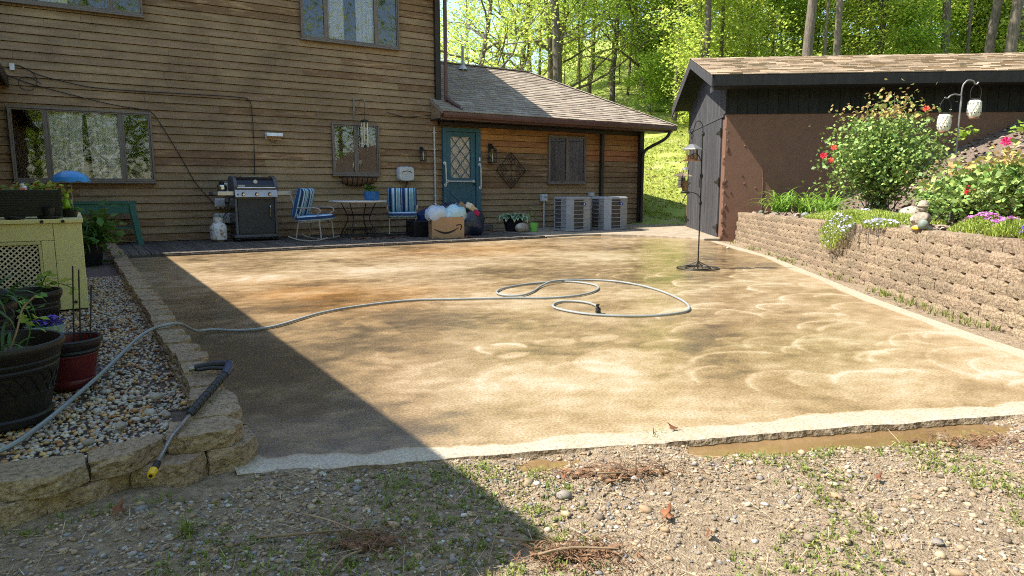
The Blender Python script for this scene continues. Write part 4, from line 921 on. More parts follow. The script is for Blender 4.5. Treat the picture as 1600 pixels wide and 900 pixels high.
tuft(.82, 2.44, -.06, .06, 26, 'small green weed tuft in the shade by the slab edge')
tuft(.23, 2.34, -.03, .08, 30, 'grass tuft in shade below the buff corner block')
def twig(P, r, lab):
    P = [Vector((x, y, float(fore_z(np.array([x]), np.array([y]))[0])+.010+z)) for x, y, z in P]; c = P[0].copy()
    o = MB().tube(spline([p-c for p in P], 4), [r*(1-.5*i/(4*(len(P)-1))) for i in range(4*(len(P)-1)+1)], n=6).build('twig', mt['twig'], None, c, smooth=60); return tagset(o, lab, 'twig', 'dry twigs on the gravel')
twig([(.42, 2.19, 0), (.53, 2.14, .01), (.64, 2.1, .012), (.76, 2.05, 0)], .0055, 'longest pale twig lying level across the shaded gravel')
twig([(.58, 2.25, .01), (.65, 2.14, .02), (.73, 2.01, 0)], .004, 'thin twig crossing over the longest pale twig')
twig([(.56, 1.88, 0), (.62, 1.92, .01), (.68, 1.945, .005)], .006, 'short stub of pale twig at the bottom edge in shade')
twig([(.98, 1.67, 0), (1.03, 1.73, .02), (1.06, 1.76, .025)], .0035, 'upright thin twig at the tip of the shadow')
twig([(1.05, 1.76, .02), (1.12, 1.72, .012), (1.2, 1.69, 0)], .004, 'thin twig lying along the tip of the house shadow')
twig([(1.10, 1.58, .03), (1.2, 1.55, .04), (1.34, 1.49, .02)], .005, 'brown twig sticking out of the near root clump')
twig([(1.62, 1.93, .02), (1.72, 1.9, .02), (1.85, 1.88, 0)], .004, 'thin twig on the root clump in front of the puddle')
def deadleaf(x, y, s, rz, lab):
    mb = MB(); pts = []
    for i in range(18):
        a_ = i/18*6.283; rr = s*(1+.38*math.cos(a_*5))*(1.0 if math.cos(a_) > -.3 else .7); pts.append((rr*math.cos(a_)*1.3, rr*math.sin(a_)*.8, .35*s*math.sin(a_*2+1)+.25*s*math.cos(a_*3)))
    mb.add([(0, 0, .3*s)]+pts, [(0, 1+i, 1+(i+1) % 18) for i in range(18)]); mb.tube([(-s*1.2, 0, .1*s), (-s*2, .1*s, .3*s)], .0015, n=4)
    o = mb.build('dead_leaf', mt['deadleaf'], None, (x, y, float(fore_z(np.array([x]), np.array([y]))[0])+.025), (.25, -.3, rz), smooth=60); return tagset(o, lab, 'leaf', 'dead leaves on the gravel')
deadleaf(1.63, 1.57, .026, .6, 'curled brown lobed leaf on sunlit gravel between the root clumps')
deadleaf(2.24, 2.14, .022, 2.2, 'dark red brown leaf lying against the sunny slab edge')
deadleaf(1.67, 1.42, .018, 4.0, 'tan dead leaf on gravel below the curled lobed leaf')
deadleaf(.05, 2.52, .024, 1.2, 'dark dead leaf in shade at the foot of the edging wall')
deadleaf(2.55, 1.36, .016, .2, 'orange brown leaf scrap on the right hand sunny gravel')
deadleaf(1.5, 1.98, .014, .9, 'small brown leaf scrap beside the root clump near the puddle')
def rootclump(x, y, a, b, n, lab, seed):
    r_ = random.Random(seed); mb = MB(); zz = float(fore_z(np.array([x]), np.array([y]))[0]); ca, sa = math.cos(-.5), math.sin(-.5)
    for i in range(n):
        u_, v_ = r_.gauss(0, a*.6), r_.gauss(0, b*.75); p = Vector((u_*ca-v_*sa, u_*sa+v_*ca, max(0, .028-.3*abs(v_))*r_.random()+.004)); an = r_.uniform(0, 6.28); L_ = r_.uniform(.02, .07)
        d = Vector((math.cos(an), math.sin(an), r_.uniform(-.1, .35))); q = p+d*L_+Vector((r_.gauss(0, .01), r_.gauss(0, .01), 0)); mb.tube([p, (p+q)/2+Vector((0, 0, .006)), q], [.0016, .0014, .0006], n=3)
    for i in range(n//6):
        u_, v_ = r_.gauss(0, a*.4), r_.gauss(0, b*.35); mb.blob((u_*ca-v_*sa, u_*sa+v_*ca, .008), (.016*r_.uniform(.5, 1.4), .014, .011), ICO1, .3)
    o = mb.build('root_clump', mt['root'], None, (x, y, zz)); return tagset(o, lab, 'root clump', 'torn up root clumps on the gravel')
rootclump(1.72, 1.94, .30, .07, 260, 'long brown root clump on sunlit gravel in front of the puddle', 1)
rootclump(1.24, 1.56, .16, .06, 300, 'rusty fibrous root clump at the bottom edge in sun', 2)
rootclump(.72, 1.98, .12, .06, 170, 'dark root clump beside the twigs in the shade', 3)
rootclump(3.3, 1.35, .25, .08, 160, 'sparse dark root litter on the right hand gravel', 4)
# ------------------------------------------------------------------ things on the deck and the house wall
DZ = .05; FACE = math.atan2
def part(mb, name, mat, t, **k): return mb.build(name, mt[mat] if isinstance(mat, str) else mat, t, **k)
# gas grill
G = thing('gas_grill', 'black and grey gas grill with cabinet door and pale edged side shelves against the siding', 'grill', (3.05, 14.42, DZ), R_(1))
b = MB(); b.b2(-.43, .43, -.30, .30, .07, .13); part(b, 'base', 'grill_grey', G, bevel=.015)
for sx in (-1, 1):
    for sy in (-1, 1): w = MB(); w.tube([(sx*.36-.02, sy*.24, .035), (sx*.36+.02, sy*.24, .035)], .035, n=12); part(w, 'wheel', 'black_plastic', G)
b = MB(); b.b2(-.40, .40, -.20, .27, .13, .86); part(b, 'cabinet', 'grill_blk', G)
for sx in (-1, 1): part(MB().b2(sx*.40-.045*(sx > 0), sx*.40+.045*(sx < 0), -.25, -.19, .13, .84), 'post', 'grill_grey', G, bevel=.008)
d = part(MB().b2(-.345, .345, -.245, -.215, .15, .82), 'cabinet_door', 'grill_door', G, bevel=.006)
h = MB(); h.tube(spline([(.255, -.25, .44), (.255, -.29, .46), (.255, -.295, .57), (.255, -.29, .68), (.255, -.25, .70)], 4), .010, n=8); part(h, 'handle', 'chrome', d, smooth=True)
cp_ = MB(); cp_.box((0, -.285, .93), (.80, .06, .15), rot=(R_(-14), 0, 0)); cpn = part(cp_, 'control_panel', 'grill_panel', G, bevel=.008)
for x in (-.25, 0, .25):
    k = MB(); k.tube([(x, -.305, .925), (x, -.355, .915)], [.034, .028], n=16); kb = part(k, 'knob', 'black_plastic', cpn, smooth=40)
    part(MB().tube([(x, -.353, .917), (x, -.362, .915)], .022, n=12), 'knob_cap', 'chrome', kb)
part(MB().tube([(-.35, -.305, .92), (-.35, -.33, .915)], .014, n=10), 'igniter', 'black_plastic', cpn)
fb = MB(); fb.b2(-.40, .40, -.24, .27, .86, 1.0); part(fb, 'firebox', 'grill_blk', G, bevel=.01)
# lid: a rolled hood between two cast ends
prof = [(-.27, 1.0), (-.285, 1.06), (-.265, 1.13), (-.21, 1.20), (-.12, 1.245), (.0, 1.26), (.15, 1.245), (.25, 1.18), (.27, 1.0)]
V = []; n = len(prof)
for x in (-.345, .345): V += [(x, y, z) for y, z in prof]
lid = part(MB().add(V, [(i, i+1, n+i+1, n+i) for i in range(n-1)]), 'lid', 'grill_blk', G, smooth=60)
for s in (-1, 1):
    V = []; big = [(y*1.05-.0, 1.0+(z-1.0)*1.05) for y, z in prof]
    for x in (s*.345, s*.41): V += [(x, y, z) for y, z in big]
    part(MB().add(V, [(i, i+1, n+i+1, n+i) for i in range(n-1)]+[tuple(range(n)), tuple(range(2*n-1, n-1, -1)), (n-1, 0, n, 2*n-1)]), 'lid_end', 'grill_grey', lid, bevel=.01)
t_ = MB(); t_.tube([(-.36, -.325, 1.045), (.36, -.325, 1.045)], .016, n=10)
for x in (-.33, .33): t_.tube([(x, -.325, 1.045), (x, -.27, 1.05)], .012, n=6)
part(t_, 'lid_handle', 'chrome', lid, smooth=True)
t_ = MB(); t_.tube([(.0, -.255, 1.165), (.0, -.275, 1.158)], .038, n=18); part(t_, 'thermometer', 'white', lid, smooth=40)
part(MB().box((-.27, -.288, 1.075), (.13, .006, .05), rot=(R_(-8), 0, 0)), 'name_plate', 'greymetal', lid)
part(MB().b2(-.18, .22, .1, .25, 1.262, 1.285), 'warming_bracket', 'greymetal', lid)
for s in (-1, 1):
    sh_ = part(MB().b2(s*.41, s*.72, -.22, .22, .93, .955), 'side_shelf', 'grill_grey', G, bevel=.005)
    part(MB().b2(s*.412, s*.70, -.245, -.222, .90, .975), 'shelf_edge', 'cream', sh_, bevel=.004)
    if s < 0: part(MB().b2(-.78, -.70, -.24, .2, .905, .965), 'shelf_end', 'grill_grey', sh_, bevel=.006)
# globe jar on the shelf
J = thing('glass_globe_jar', 'shiny round jar with black lid standing on the grill side shelf', 'jar', (2.46, 14.33, DZ+.956))
part(MB().lathe([(.05, 0), (.085, .03), (.098, .085), (.085, .14), (.045, .165)], 20), 'jar', 'chrome', J, smooth=True)
part(MB().lathe([(.045, .16), (.05, .175), (.05, .20), (.03, .21), (.025, .225)], 16), 'lid', 'black_plastic', J, smooth=True)
# propane tank
P = thing('propane_tank', 'rust stained white propane tank standing left of the grill', 'gas tank', (2.36, 14.36, DZ))
part(MB().lathe([(.10, .03), (.145, .045), (.155, .09), (.155, .26), (.148, .31), (.12, .35), (.06, .375), (.03, .38)], 26), 'tank', 'propane', P, smooth=True)
part(MB().lathe([(.115, 0), (.12, .045), (.108, .045), (.103, 0)], 24, caps=False), 'foot_ring', 'steel', P)
cl_ = MB()
for a0, a1 in ((.4, 2.6), (3.5, 5.9)):
    pts = [(.09*math.cos(a0+(a1-a0)*i/8), .09*math.sin(a0+(a1-a0)*i/8)) for i in range(9)]; inn = [(.8*x_, .8*y_) for x_, y_ in pts[::-1]]; cl_.prism(pts+inn, .35, .47)
part(cl_, 'collar', 'propane', P)
v_ = MB(); v_.tube([(0, 0, .37), (0, 0, .43)], .016, n=8); v_.tube([(0, -.03, .42), (0, .04, .42)], .014, n=8); v_.lathe([(.03, .43), (.033, .45), (.02, .46)], 10); part(v_, 'valve', 'steel', P)
hs = MB(); hs.tube(spline([(.02, .04, .42), (.10, .06, .46), (.17, .06, .56), (.22, .05, .7), (.25, .1, .85)], 5), .010, n=6); part(hs, 'gas_hose', 'black_plastic', P, smooth=True)
def wallbox(x0, x1, z0, z1, d, name, lab, cat, mat='greywhite', yb=15.065):
    t = thing(name, lab, cat, ((x0+x1)/2, yb, z0)); w_ = (x1-x0)/2
    part(MB().b2(-w_, w_, -d, 0, 0, z1-z0), 'box', mat, t, bevel=.01); part(MB().b2(-w_*.86, w_*.86, -d-.012, -d-.0, .02, z1-z0-.02), 'cover', mat, t, bevel=.006)
    return t
wallbox(2.57, 2.76, .97, 1.19, .08, 'utility_box', 'grey utility box on siding just above the grill shelf', 'utility box')
t = wallbox(2.43, 2.62, .71, .88, .09, 'outlet_box', 'grey covered outlet box on siding under the grill side shelf', 'outlet')
for s in (-1, 1): part(MB().b2(s*.045-.025, s*.045+.025, -.09, -.05, -.03, .01), 'conduit_end', 'greymetal', t)
t = wallbox(2.40, 2.71, .38, .58, .10, 'meter_box', 'wide pale meter box on siding behind the propane tank', 'meter box')
part(MB().tube(spline([(-.06, -.1, .17), (-.06, -.15, .14), (0, -.15, .09), (.06, -.15, .13), (.06, -.1, .16)], 4), .010, n=6), 'pipe_loop', 'steel', t, smooth=True)
# patio chairs
def chair(loc, rz, lab):
    t = thing('patio_chair', lab, 'chair', loc, rz, 'cushioned patio rocking chairs on the deck')      # local: faces -y
    for s in (-1, 1):
        part(MB().tube([(s*.28, -.24, .40), (s*.285, -.27, .05)], .014, n=8), 'leg', 'chair_metal', t); part(MB().tube([(s*.28, .20, .36), (s*.285, .26, .04)], .014, n=8), 'leg', 'chair_metal', t)
        part(MB().tube(spline([(s*.285, -.40, .075), (s*.285, -.22, .025), (s*.285, 0, .012), (s*.285, .22, .028), (s*.285, .42, .09)], 5), .015, n=8), 'rocker', 'chair_metal', t, smooth=True)
        part(MB().tube(spline([(s*.29, .27, .66), (s*.31, .05, .65), (s*.32, -.18, .655), (s*.32, -.27, .63), (s*.31, -.28, .575), (s*.30, -.23, .55), (s*.295, -.19, .40)], 5), [.019]*16+[.017]*15, n=8, flat=.7), 'armrest', 'chair_metal', t, smooth=True)
        part(MB().tube(spline([(s*.27, .20, .36), (s*.275, .25, .6), (s*.27, .36, 1.0)], 5), .015, n=8), 'back_post', 'chair_metal', t, smooth=True)
    f = MB(); f.tube([(-.28, -.25, .39), (.28, -.25, .39)], .013, n=6); f.tube([(-.28, .2, .36), (.28, .2, .36)], .013, n=6); f.tube([(-.27, .36, 1.0), (.27, .36, 1.0)], .015, n=6)
    for s in (-1, 1): f.tube([(s*.28, -.25, .39), (s*.28, .2, .36)], .013, n=6)
    part(f, 'frame', 'chair_metal', t)
    def cushion(w_, h_, th, nx=14, ny=12):
        V = []; F = []
        for sd in (1, -1):
            for j in range(ny+1):
                for i in range(nx+1):
                    a, b_ = i/nx*2-1, j/ny*2-1; e = (1-abs(a)**5)*(1-abs(b_)**5); z_ = sd*th*(.30+.70*max(0, e)**.45)*.5+.004*math.sin(a*9+b_*3)
                    V.append((a*w_/2*(1-.02*b_*b_), b_*h_/2, z_))
        n_ = (nx+1)*(ny+1)
        for j in range(ny):
            for i in range(nx): q = j*(nx+1)+i; F += [(q, q+1, q+nx+2, q+nx+1), (n_+q, n_+q+nx+1, n_+q+nx+2, n_+q+1)]
        ed = [i for i in range(nx+1)]+[j*(nx+1)+nx for j in range(1, ny+1)]+[ny*(nx+1)+i for i in range(nx-1, -1, -1)]+[j*(nx+1) for j in range(ny-1, 0, -1)]
        F += [(ed[k], n_+ed[k], n_+ed[(k+1) % len(ed)], ed[(k+1) % len(ed)]) for k in range(len(ed))]
        return MB().add(V, F)
    part(cushion(.64, .60, .16), 'back_cushion', 'stripe', t, loc=(0, .215, .745), rot=(R_(106), 0, 0), smooth=70)
    part(cushion(.64, .56, .15), 'seat_cushion', 'stripe_seat', t, loc=(0, -.03, .445), rot=(R_(-4), 0, 0), smooth=70)
    ti = MB()
    for s in (-1, 1): ti.tube(spline([(s*.26, .21, .5), (s*.3, .2, .53), (s*.31, .18, .47), (s*.29, .2, .42)], 3), .006, n=5)
    part(ti, 'cushion_ties', 'bag_white', t)
    return t
chair((4.05, 13.72, DZ), R_(48), 'striped cushion rocker left of the table, turned sideways towards it')
chair((6.12, 14.10, DZ), R_(-24), 'striped cushion chair right of the table, facing the patio')
# table
T = thing('patio_table', 'round pale topped patio table on black scrolled iron legs', 'table', (5.12, 14.12, DZ))
part(MB().lathe([(.55, .735), (.60, .74), (.615, .758), (.60, .776), (.1, .78)], 40), 'table_top', 'table', T, smooth=30)
for k in range(4):
    a = math.pi/4+k*math.pi/2; c, s = math.cos(a), math.sin(a); pp = [(.40, .735), (.34, .62), (.27, .48), (.25, .40), (.29, .28), (.38, .13), (.44, .012)]
    part(MB().tube(spline([(r_*c, r_*s, z_) for r_, z_ in pp], 5), .011, n=7), 'leg', 'iron', T, smooth=True)
    sc_ = [(.34+.09*(1-i/26)*math.cos(i*.42+2), .11+.09*(1-i/26)*math.sin(i*.42+2)) for i in range(25)]
    part(MB().tube([(r_*c, r_*s, z_) for r_, z_ in sc_], .007, n=5), 'scroll', 'iron', T, smooth=True)
rg_ = MB()
for rr, zz in ((.265, .47), (.27, .16)): rg_.tube([(rr*math.cos(i/24*6.283), rr*math.sin(i/24*6.283), zz) for i in range(24)], .008, n=6, closed=True)
for k in range(2): a = math.pi/4+k*math.pi/2; rg_.tube([(.27*math.cos(a), .27*math.sin(a), .16), (-.27*math.cos(a), -.27*math.sin(a), .16)], .007, n=5)
part(rg_, 'brace_rings', 'iron', T, smooth=True)
B = thing('blue_planter', 'oval blue glazed planter with small green plant on the patio table', 'planter', (5.42, 14.12, DZ+.78))
part(MB().lathe([(.14, 0), (.155, .02), (.165, .17), (.172, .185), (.155, .188), (.15, .15), (.02, .14)], 28), 'pot', 'blueplanter', B, smooth=30)
C_ = NP.normal(0, 1, (90, 3))*np.array([.06, .06, .05])+np.array([-.02, 0, .24]); V, F = leaves_np(C_, .045); link('foliage', np_mesh('foliage', V, F, mt['leafC']), B)
st = MB()
for i in range(8): st.tube([(random.uniform(-.05, .05), random.uniform(-.05, .05), .13), (random.uniform(-.08, .06), random.uniform(-.06, .06), .27)], .004, n=4)
part(st, 'stem', 'blade', B)
# hay-rack trough under the kitchen window
Tr = thing('wall_trough', 'empty iron hayrack trough with coir liner under the small window', 'wall planter', (5.45, 15.06, 1.12))
ln = MB(); V = []; F = []
for j in range(7):
    a = j/6*math.pi/2
    for i in range(13): t_ = i/12*2-1; V.append((t_*.385*(1-.12*(1-math.cos(a))), -.20*math.cos(a)*(1-.15*t_**4), .20-.20*math.sin(a)*(1-.30*t_**2)))
for j in range(6):
    for i in range(12): q = j*13+i; F.append((q, q+1, q+14, q+13))
part(ln.add(V, F), 'liner', 'coir', Tr, smooth=True)
for i in range(8):
    t_ = i/7*2-1; w_ = MB(); pts = [(t_*.40*(1-.12*(1-math.cos(a))), -.215*math.cos(a)*(1-.15*t_**4), .205-.215*math.sin(a)*(1-.30*t_**2)) for a in [k/8*math.pi/2 for k in range(9)]]
    part(w_.tube(pts, .007, n=5), 'rib', 'iron', Tr, smooth=True)
rm = MB(); rm.tube([(-.41, -.01, .205), (-.40, -.17, .205), (-.33, -.20, .205), (.33, -.20, .205), (.40, -.17, .205), (.41, -.01, .205)], .008, n=6); rm.tube([(-.41, -.005, .205), (.41, -.005, .205)], .008, n=6); part(rm, 'rim', 'iron', Tr)
# plant bracket and chimes
K = thing('plant_bracket', 'rusty triangular iron bracket on the siding above the small window', 'bracket', (5.43, 15.06, 2.6))
k = MB(); k.tube([(0, -.01, 0), (0, -.012, .44)], .011, n=6); k.tube(spline([(0, -.02, .40), (.10, -.20, .41), (.14, -.27, .39), (.15, -.29, .36)], 4), .009, n=6); k.tube([(0, -.02, .06), (.08, -.16, .38)], .008, n=6); part(k, 'arm', 'steel', K); part(MB().b2(-.02, .02, -.012, 0, -.02, .46), 'back_plate', 'steel', K)
W = thing('wind_chime', 'wind chime of pale metal tubes hanging before the small window', 'wind chime', (5.57, 14.79, 1.98))
part(MB().lathe([(.085, .545), (.09, .55), (.09, .575), (.04, .60)], 20), 'top_disc', 'iron', W, smooth=30); part(MB().tube([(0, 0, .60), (0, -.02, .80), (.0, -.02, .985)], .004, n=4), 'hanger', 'iron', W)
for i in range(5):
    a = i/5*6.283+.4; L_ = (.50, .44, .47, .40, .52)[i]; part(MB().tube([(.065*math.cos(a), .065*math.sin(a), .535), (.065*math.cos(a), .065*math.sin(a), .535-L_)], .012, n=8), 'chime_tube', 'cream', W, smooth=True)
part(MB().lathe([(.03, .25), (.035, .26), (.03, .275)], 14), 'striker', 'iron', W); part(MB().tube([(0, 0, .55), (0, 0, .05)], .003, n=4), 'cord', 'iron', W); part(MB().box((0, 0, .02), (.05, .006, .07)), 'wind_sail', 'iron', W)
# lamps on the wall
Lm = thing('floodlight', 'white hooded floodlight on the siding above the grill', 'wall light', (3.66, 15.06, 2.1))
V = [(-.17, 0, .13), (.17, 0, .13), (.17, -.13, .125), (-.17, -.13, .125), (-.165, 0, .0), (.165, 0, .0), (.155, -.155, .055), (-.155, -.155, .055)]
part(MB().add(V, [(0, 1, 2, 3), (0, 3, 7, 4), (1, 5, 6, 2), (3, 2, 6, 7), (0, 4, 5, 1)]), 'hood', 'white', Lm, bevel=.006); part(MB().add([(-.15, -.015, .01), (.15, -.015, .01), (.145, -.14, .053), (-.145, -.14, .053)], [(0, 3, 2, 1)]), 'lens', 'amber', Lm)
k = MB(); k.tube(spline([(-.08, -.02, .0), (-.05, -.03, -.06), (.03, -.03, -.05), (.06, -.02, -.02)], 4), .006, n=5); part(k, 'wire', 'iron', Lm)
Hs = thing('hose_reel_box', 'rounded grey hose box on the siding between chair and door', 'hose box', (6.6, 15.06, 1.24))
pl = [(.20*math.copysign(abs(math.cos(a))**.45, math.cos(a)), .17+.17*math.copysign(abs(math.sin(a))**.5, math.sin(a))) for a in [i/28*6.283 for i in range(28)]]
mb = MB(); n = len(pl); V = [(x, -.02, z) for x, z in pl]+[(x, -.13, z) for x, z in pl]+[(x*.9, -.165, .17+(z-.17)*.88) for x, z in pl]
mb.add(V, [(i, n+i, n+(i+1) % n, (i+1) % n) for i in range(n)]+[(n+i, 2*n+i, 2*n+(i+1) % n, n+(i+1) % n) for i in range(n)]+[tuple(range(3*n-1, 2*n-1, -1))]); part(mb, 'cover', 'greywhite', Hs, smooth=35)
part(MB().tube(spline([(-.12, -.168, .20), (-.06, -.172, .235), (.06, -.172, .235), (.12, -.168, .20)], 4), .007, n=5), 'handle_slot', 'iron', Hs); part(MB().tube(spline([(.06, -.05, .01), (.02, -.06, -.1), (-.05, -.05, -.25)], 4), .016, n=6), 'bracket', 'iron', Hs)
part(MB().b2(-.17, .17, -.03, 0, .05, .3), 'back_plate', 'iron', Hs)
def lantern(x, z, lab, hh, ww):
    t = thing('wall_lantern', lab, 'lantern', (x, 15.06, z)); part(MB().b2(-ww*.3, ww*.3, -.02, 0, hh*.6, hh*1.02), 'back_plate', 'iron', t, bevel=.005)
    part(MB().tube(spline([(0, -.02, hh*.92), (0, -.07, hh*.98), (0, -.13, hh*.9), (0, -.13, hh*.82)], 4), .014, n=6), 'arm', 'iron', t)
    c = MB()
    for sx in (-1, 1):
        for sy in (-1, 1): c.tube([(sx*ww*.5, -.13+sy*ww*.5, 0), (sx*ww*.5, -.13+sy*ww*.5, hh*.72)], .008, n=4)
    c.b2(-ww*.56, ww*.56, -.13-ww*.56, -.13+ww*.56, -.015, .012); c.lathe([(ww*.78, hh*.72), (ww*.74, hh*.74), (ww*.3, hh*.82), (.01, hh*.86)], 4, (0, -.13, 0)); part(c, 'cage', 'iron', t)
    part(MB().b2(-ww*.46, ww*.46, -.13-ww*.46, -.13+ww*.46, .014, hh*.70), 'glass', 'lantern_glass', t); part(MB().lathe([(.012, .02), (.012, .1), (.02, .13), (.012, .2), (.004, .22)], 10, (0, -.13, 0)), 'bulb', 'white', t, smooth=True)
lantern(8.93, 1.72, 'black carriage lantern on the orange boards right of the teal door', .46, .15)
lantern(7.04, 1.72, 'small dark lantern on the siding left of the teal door', .32, .10)
# diamond ornament
Dm = thing('diamond_wall_ornament', 'black wrought iron diamond ornament on the siding right of the door', 'wall ornament', (9.56, 15.04, 1.53))
fr_ = MB()
for s in (1, .8): P4 = [(0, .455*s), (.445*s, 0), (0, -.455*s), (-.445*s, 0)]; [fr_.tube([(P4[i][0], 0, P4[i][1]), (P4[(i+1) % 4][0], 0, P4[(i+1) % 4][1])], .011 if s == 1 else .006, n=5) for i in range(4)]
[fr_.tube([(a_*.445, 0, b_*.455), (a_*.356, 0, b_*.364)], .006, n=5) for a_, b_ in ((1, 0), (-1, 0), (0, 1), (0, -1))]
part(fr_, 'frame', 'iron', Dm)
for k in range(4):
    a = k*math.pi/2; d_ = Vector((math.cos(a), 0, math.sin(a))); n_ = Vector((-d_.z, 0, d_.x)); m_ = MB(); m_.tube([d_*.04, d_*.34], .006, n=5)
    for s in (-1, 1):
        for q in (.10, .19): m_.tube(spline([d_*q, d_*(q+.07)+n_*s*.045, d_*(q+.10)+n_*s*.09, d_*(q+.06)+n_*s*.11, d_*(q+.04)+n_*s*.08], 4), .0055, n=4)
    part(m_, 'scroll', 'iron', Dm)
# wiring
cb = thing('wall_cable', 'black cable looping over the siding from the left eave to the grill', 'cable', (2, 15.05, 2)); O_ = Vector((2, 15.05, 2))
def wire(P, r=.008): return MB().tube([p-O_ for p in spline([(x, 15.045, z) for x, z in P], 5)], r, n=5)
part(wire([(-.73, 3.18), (-.6, 3.2), (-.33, 3.07), (.1, 2.97), (.53, 2.91), (1.3, 2.9), (2.14, 2.91), (3.04, 2.91), (3.2, 2.86), (3.25, 2.7), (3.26, 1.99), (3.24, 1.36)]), 'cable_run', 'iron', cb)
part(wire([(-.79, 3.03), (-.44, 2.9), (.22, 2.74), (.8, 2.62), (1.29, 2.56), (1.44, 2.49), (1.62, 2.18), (1.89, 1.64), (2.1, 1.2), (2.4, .80)]), 'cable_run', 'iron', cb)
part(wire([(-.6, 3.2), (-.42, 3.1), (-.36, 2.95), (-.45, 2.8), (-.6, 2.82), (-.62, 2.95), (-.5, 3.02), (-.3, 2.92)], .006), 'cable_run', 'iron', cb)
part(MB().box((-.70-O_.x, -.01, 3.17-O_.z), (.07, .05, .11)), 'junction', 'white', cb)
tagset(MB().tube(spline([(6.2, 15.05, 2.80), (6.6, 15.05, 2.72), (7.0, 15.05, 2.75), (7.4, 15.05, 2.8)], 5), .006, n=5).build('wall_cable', mt['iron']), 'short sagging black cable on the siding beside the wing roof eave', 'cable')
# cardboard box with smile print
X_ = thing('cardboard_box', 'brown cardboard box printed with a curved smile arrow on the deck', 'box', (6.62, 12.98, DZ), R_(-17))
w_, d_, h_ = .68, .48, .44; bx = MB(); th = .008
bx.b2(-w_/2, w_/2, -d_/2, -d_/2+th, .0, h_); bx.b2(-w_/2, w_/2, d_/2-th, d_/2, 0, h_); bx.b2(-w_/2, -w_/2+th, -d_/2+th, d_/2-th, 0, h_); bx.b2(w_/2-th, w_/2, -d_/2+th, d_/2-th, 0, h_); bx.b2(-w_/2+th, w_/2-th, -d_/2+th, d_/2-th, .002, .012)
part(bx, 'box', 'card', X_)
pr = MB(); pts = [(-.30+.52*i/24, .225-.125*math.sin(math.pi*(.06+.86*i/24))**1.0+.03*(i/24)) for i in range(25)]
for i in range(24):
    (xa, za), (xb, zb) = pts[i], pts[i+1]; ta, tb = .006+.014*math.sin(math.pi*i/24)**.7, .006+.014*math.sin(math.pi*(i+1)/24)**.7
    pr.add([(xa, -d_/2-.0025, za-ta), (xb, -d_/2-.0025, zb-tb), (xb, -d_/2-.0025, zb+tb), (xa, -d_/2-.0025, za+ta)], [(0, 1, 2, 3)])
def pstroke(P, r):
    for i in range(len(P)-1):
        (xa, za), (xb, zb) = P[i], P[i+1]; L_ = math.hypot(xb-xa, zb-za); nx_, nz_ = -(zb-za)/L_*r, (xb-xa)/L_*r
        pr.add([(xa-nx_, -d_/2-.003, za-nz_), (xb-nx_, -d_/2-.003, zb-nz_), (xb+nx_, -d_/2-.003, zb+nz_), (xa+nx_, -d_/2-.003, za+nz_)], [(0, 1, 2, 3)])
pstroke([(.17, .265), (.22, .285), (.275, .28), (.285, .24), (.255, .17)], .011)
part(pr, 'smile_print', 'print', X_)
for a, b_ in ((-.33, -.12), (.12, .33)): part(MB().add([(a, -d_/2-.002, 0), (b_, -d_/2-.002, 0), ((a+b_)/2+(.07 if a > 0 else -.07), -d_/2-.002, .05)], [(0, 1, 2)]), 'worn_edge', 'tape', X_)
def bag(name, lab, cat, loc, dim, mat, rz=0, seed=1, folds=9, knot=True, jit=.03):
    r_ = random.Random(seed); v, f = ICO3; V = []
    ph = [r_.uniform(0, 6) for _ in range(4)]
    for p in v:
        th_ = math.atan2(p[1], p[0]); k = 1+.07*math.sin(th_*folds*.5+ph[0]+p[2]*3)+.05*math.sin(th_*folds+ph[1]+p[2]*7)+.05*math.sin(p[0]*8+ph[2])*math.sin(p[2]*9+ph[3])+r_.uniform(-jit, jit)*.6
        z = p[2] if p[2] > -.55 else -.55-.1*(p[2]+.55)*-1
        V.append((p[0]*dim[0]*k, p[1]*dim[1]*k, max(p[2], -.62)*dim[2]*k+.62*dim[2]))
    t = thing(name, lab, cat, loc, rz); part(MB().add(V, f), 'bag', mat, t, smooth=50)
    if knot:
        m_ = MB()
        for i in range(5): a = r_.uniform(0, 6.28); m_.add([(0, 0, 1.5*dim[2]), (.05*math.cos(a), .05*math.sin(a), 1.62*dim[2]+.03), (.06*math.cos(a+.7), .06*math.sin(a+.7), 1.6*dim[2]+.05)], [(0, 1, 2)])
        part(m_, 'knot', mat, t)
    return t
bag('plastic_bag', 'whitish plastic bag at left on top of the cardboard box', 'bag', (6.42, 13.0, DZ+.36), (.27, .22, .20), 'bag_white', .2, 3)
t = bag('plastic_bag', 'pale blue knotted plastic bag at right on the cardboard box', 'bag', (6.80, 12.93, DZ+.36), (.28, .23, .20), 'bag_aqua', .4, 5)
part(MB().box((.05, -.10, .29), (.13, .02, .05), rot=(.5, .3, .4)), 'blue_label', 'blue', t)
bag('rubbish_bag', 'big navy and black rubbish bag slumped behind the cardboard box', 'bag', (6.95, 13.78, DZ), (.62, .34, .42), 'bag_navy', -.15, 7, 11, False)
bag('rubbish_bag', 'black open rubbish bag right of the cardboard box before the door', 'bag', (7.45, 13.45, DZ), (.36, .30, .38), 'bag_dark', .3, 9, 9, False)
bag('plastic_bag', 'dark plastic bag heaped on top of the rubbish bags', 'bag', (7.15, 13.6, DZ+.48), (.36, .26, .16), 'bag_dark', -.2, 21, 9, False)
t = thing('packaging', 'crumpled cream food carton lying on top of the rubbish bags', 'carton', (7.42, 13.32, DZ+.60), .4); part(MB().box((0, 0, 0), (.30, .16, .14), rot=(.3, .5, .1)), 'carton', 'cream', t, bevel=.03); part(MB().box((.03, -.085, .03), (.06, .005, .02), rot=(.3, .5, .1)), 'label', 'print', t)
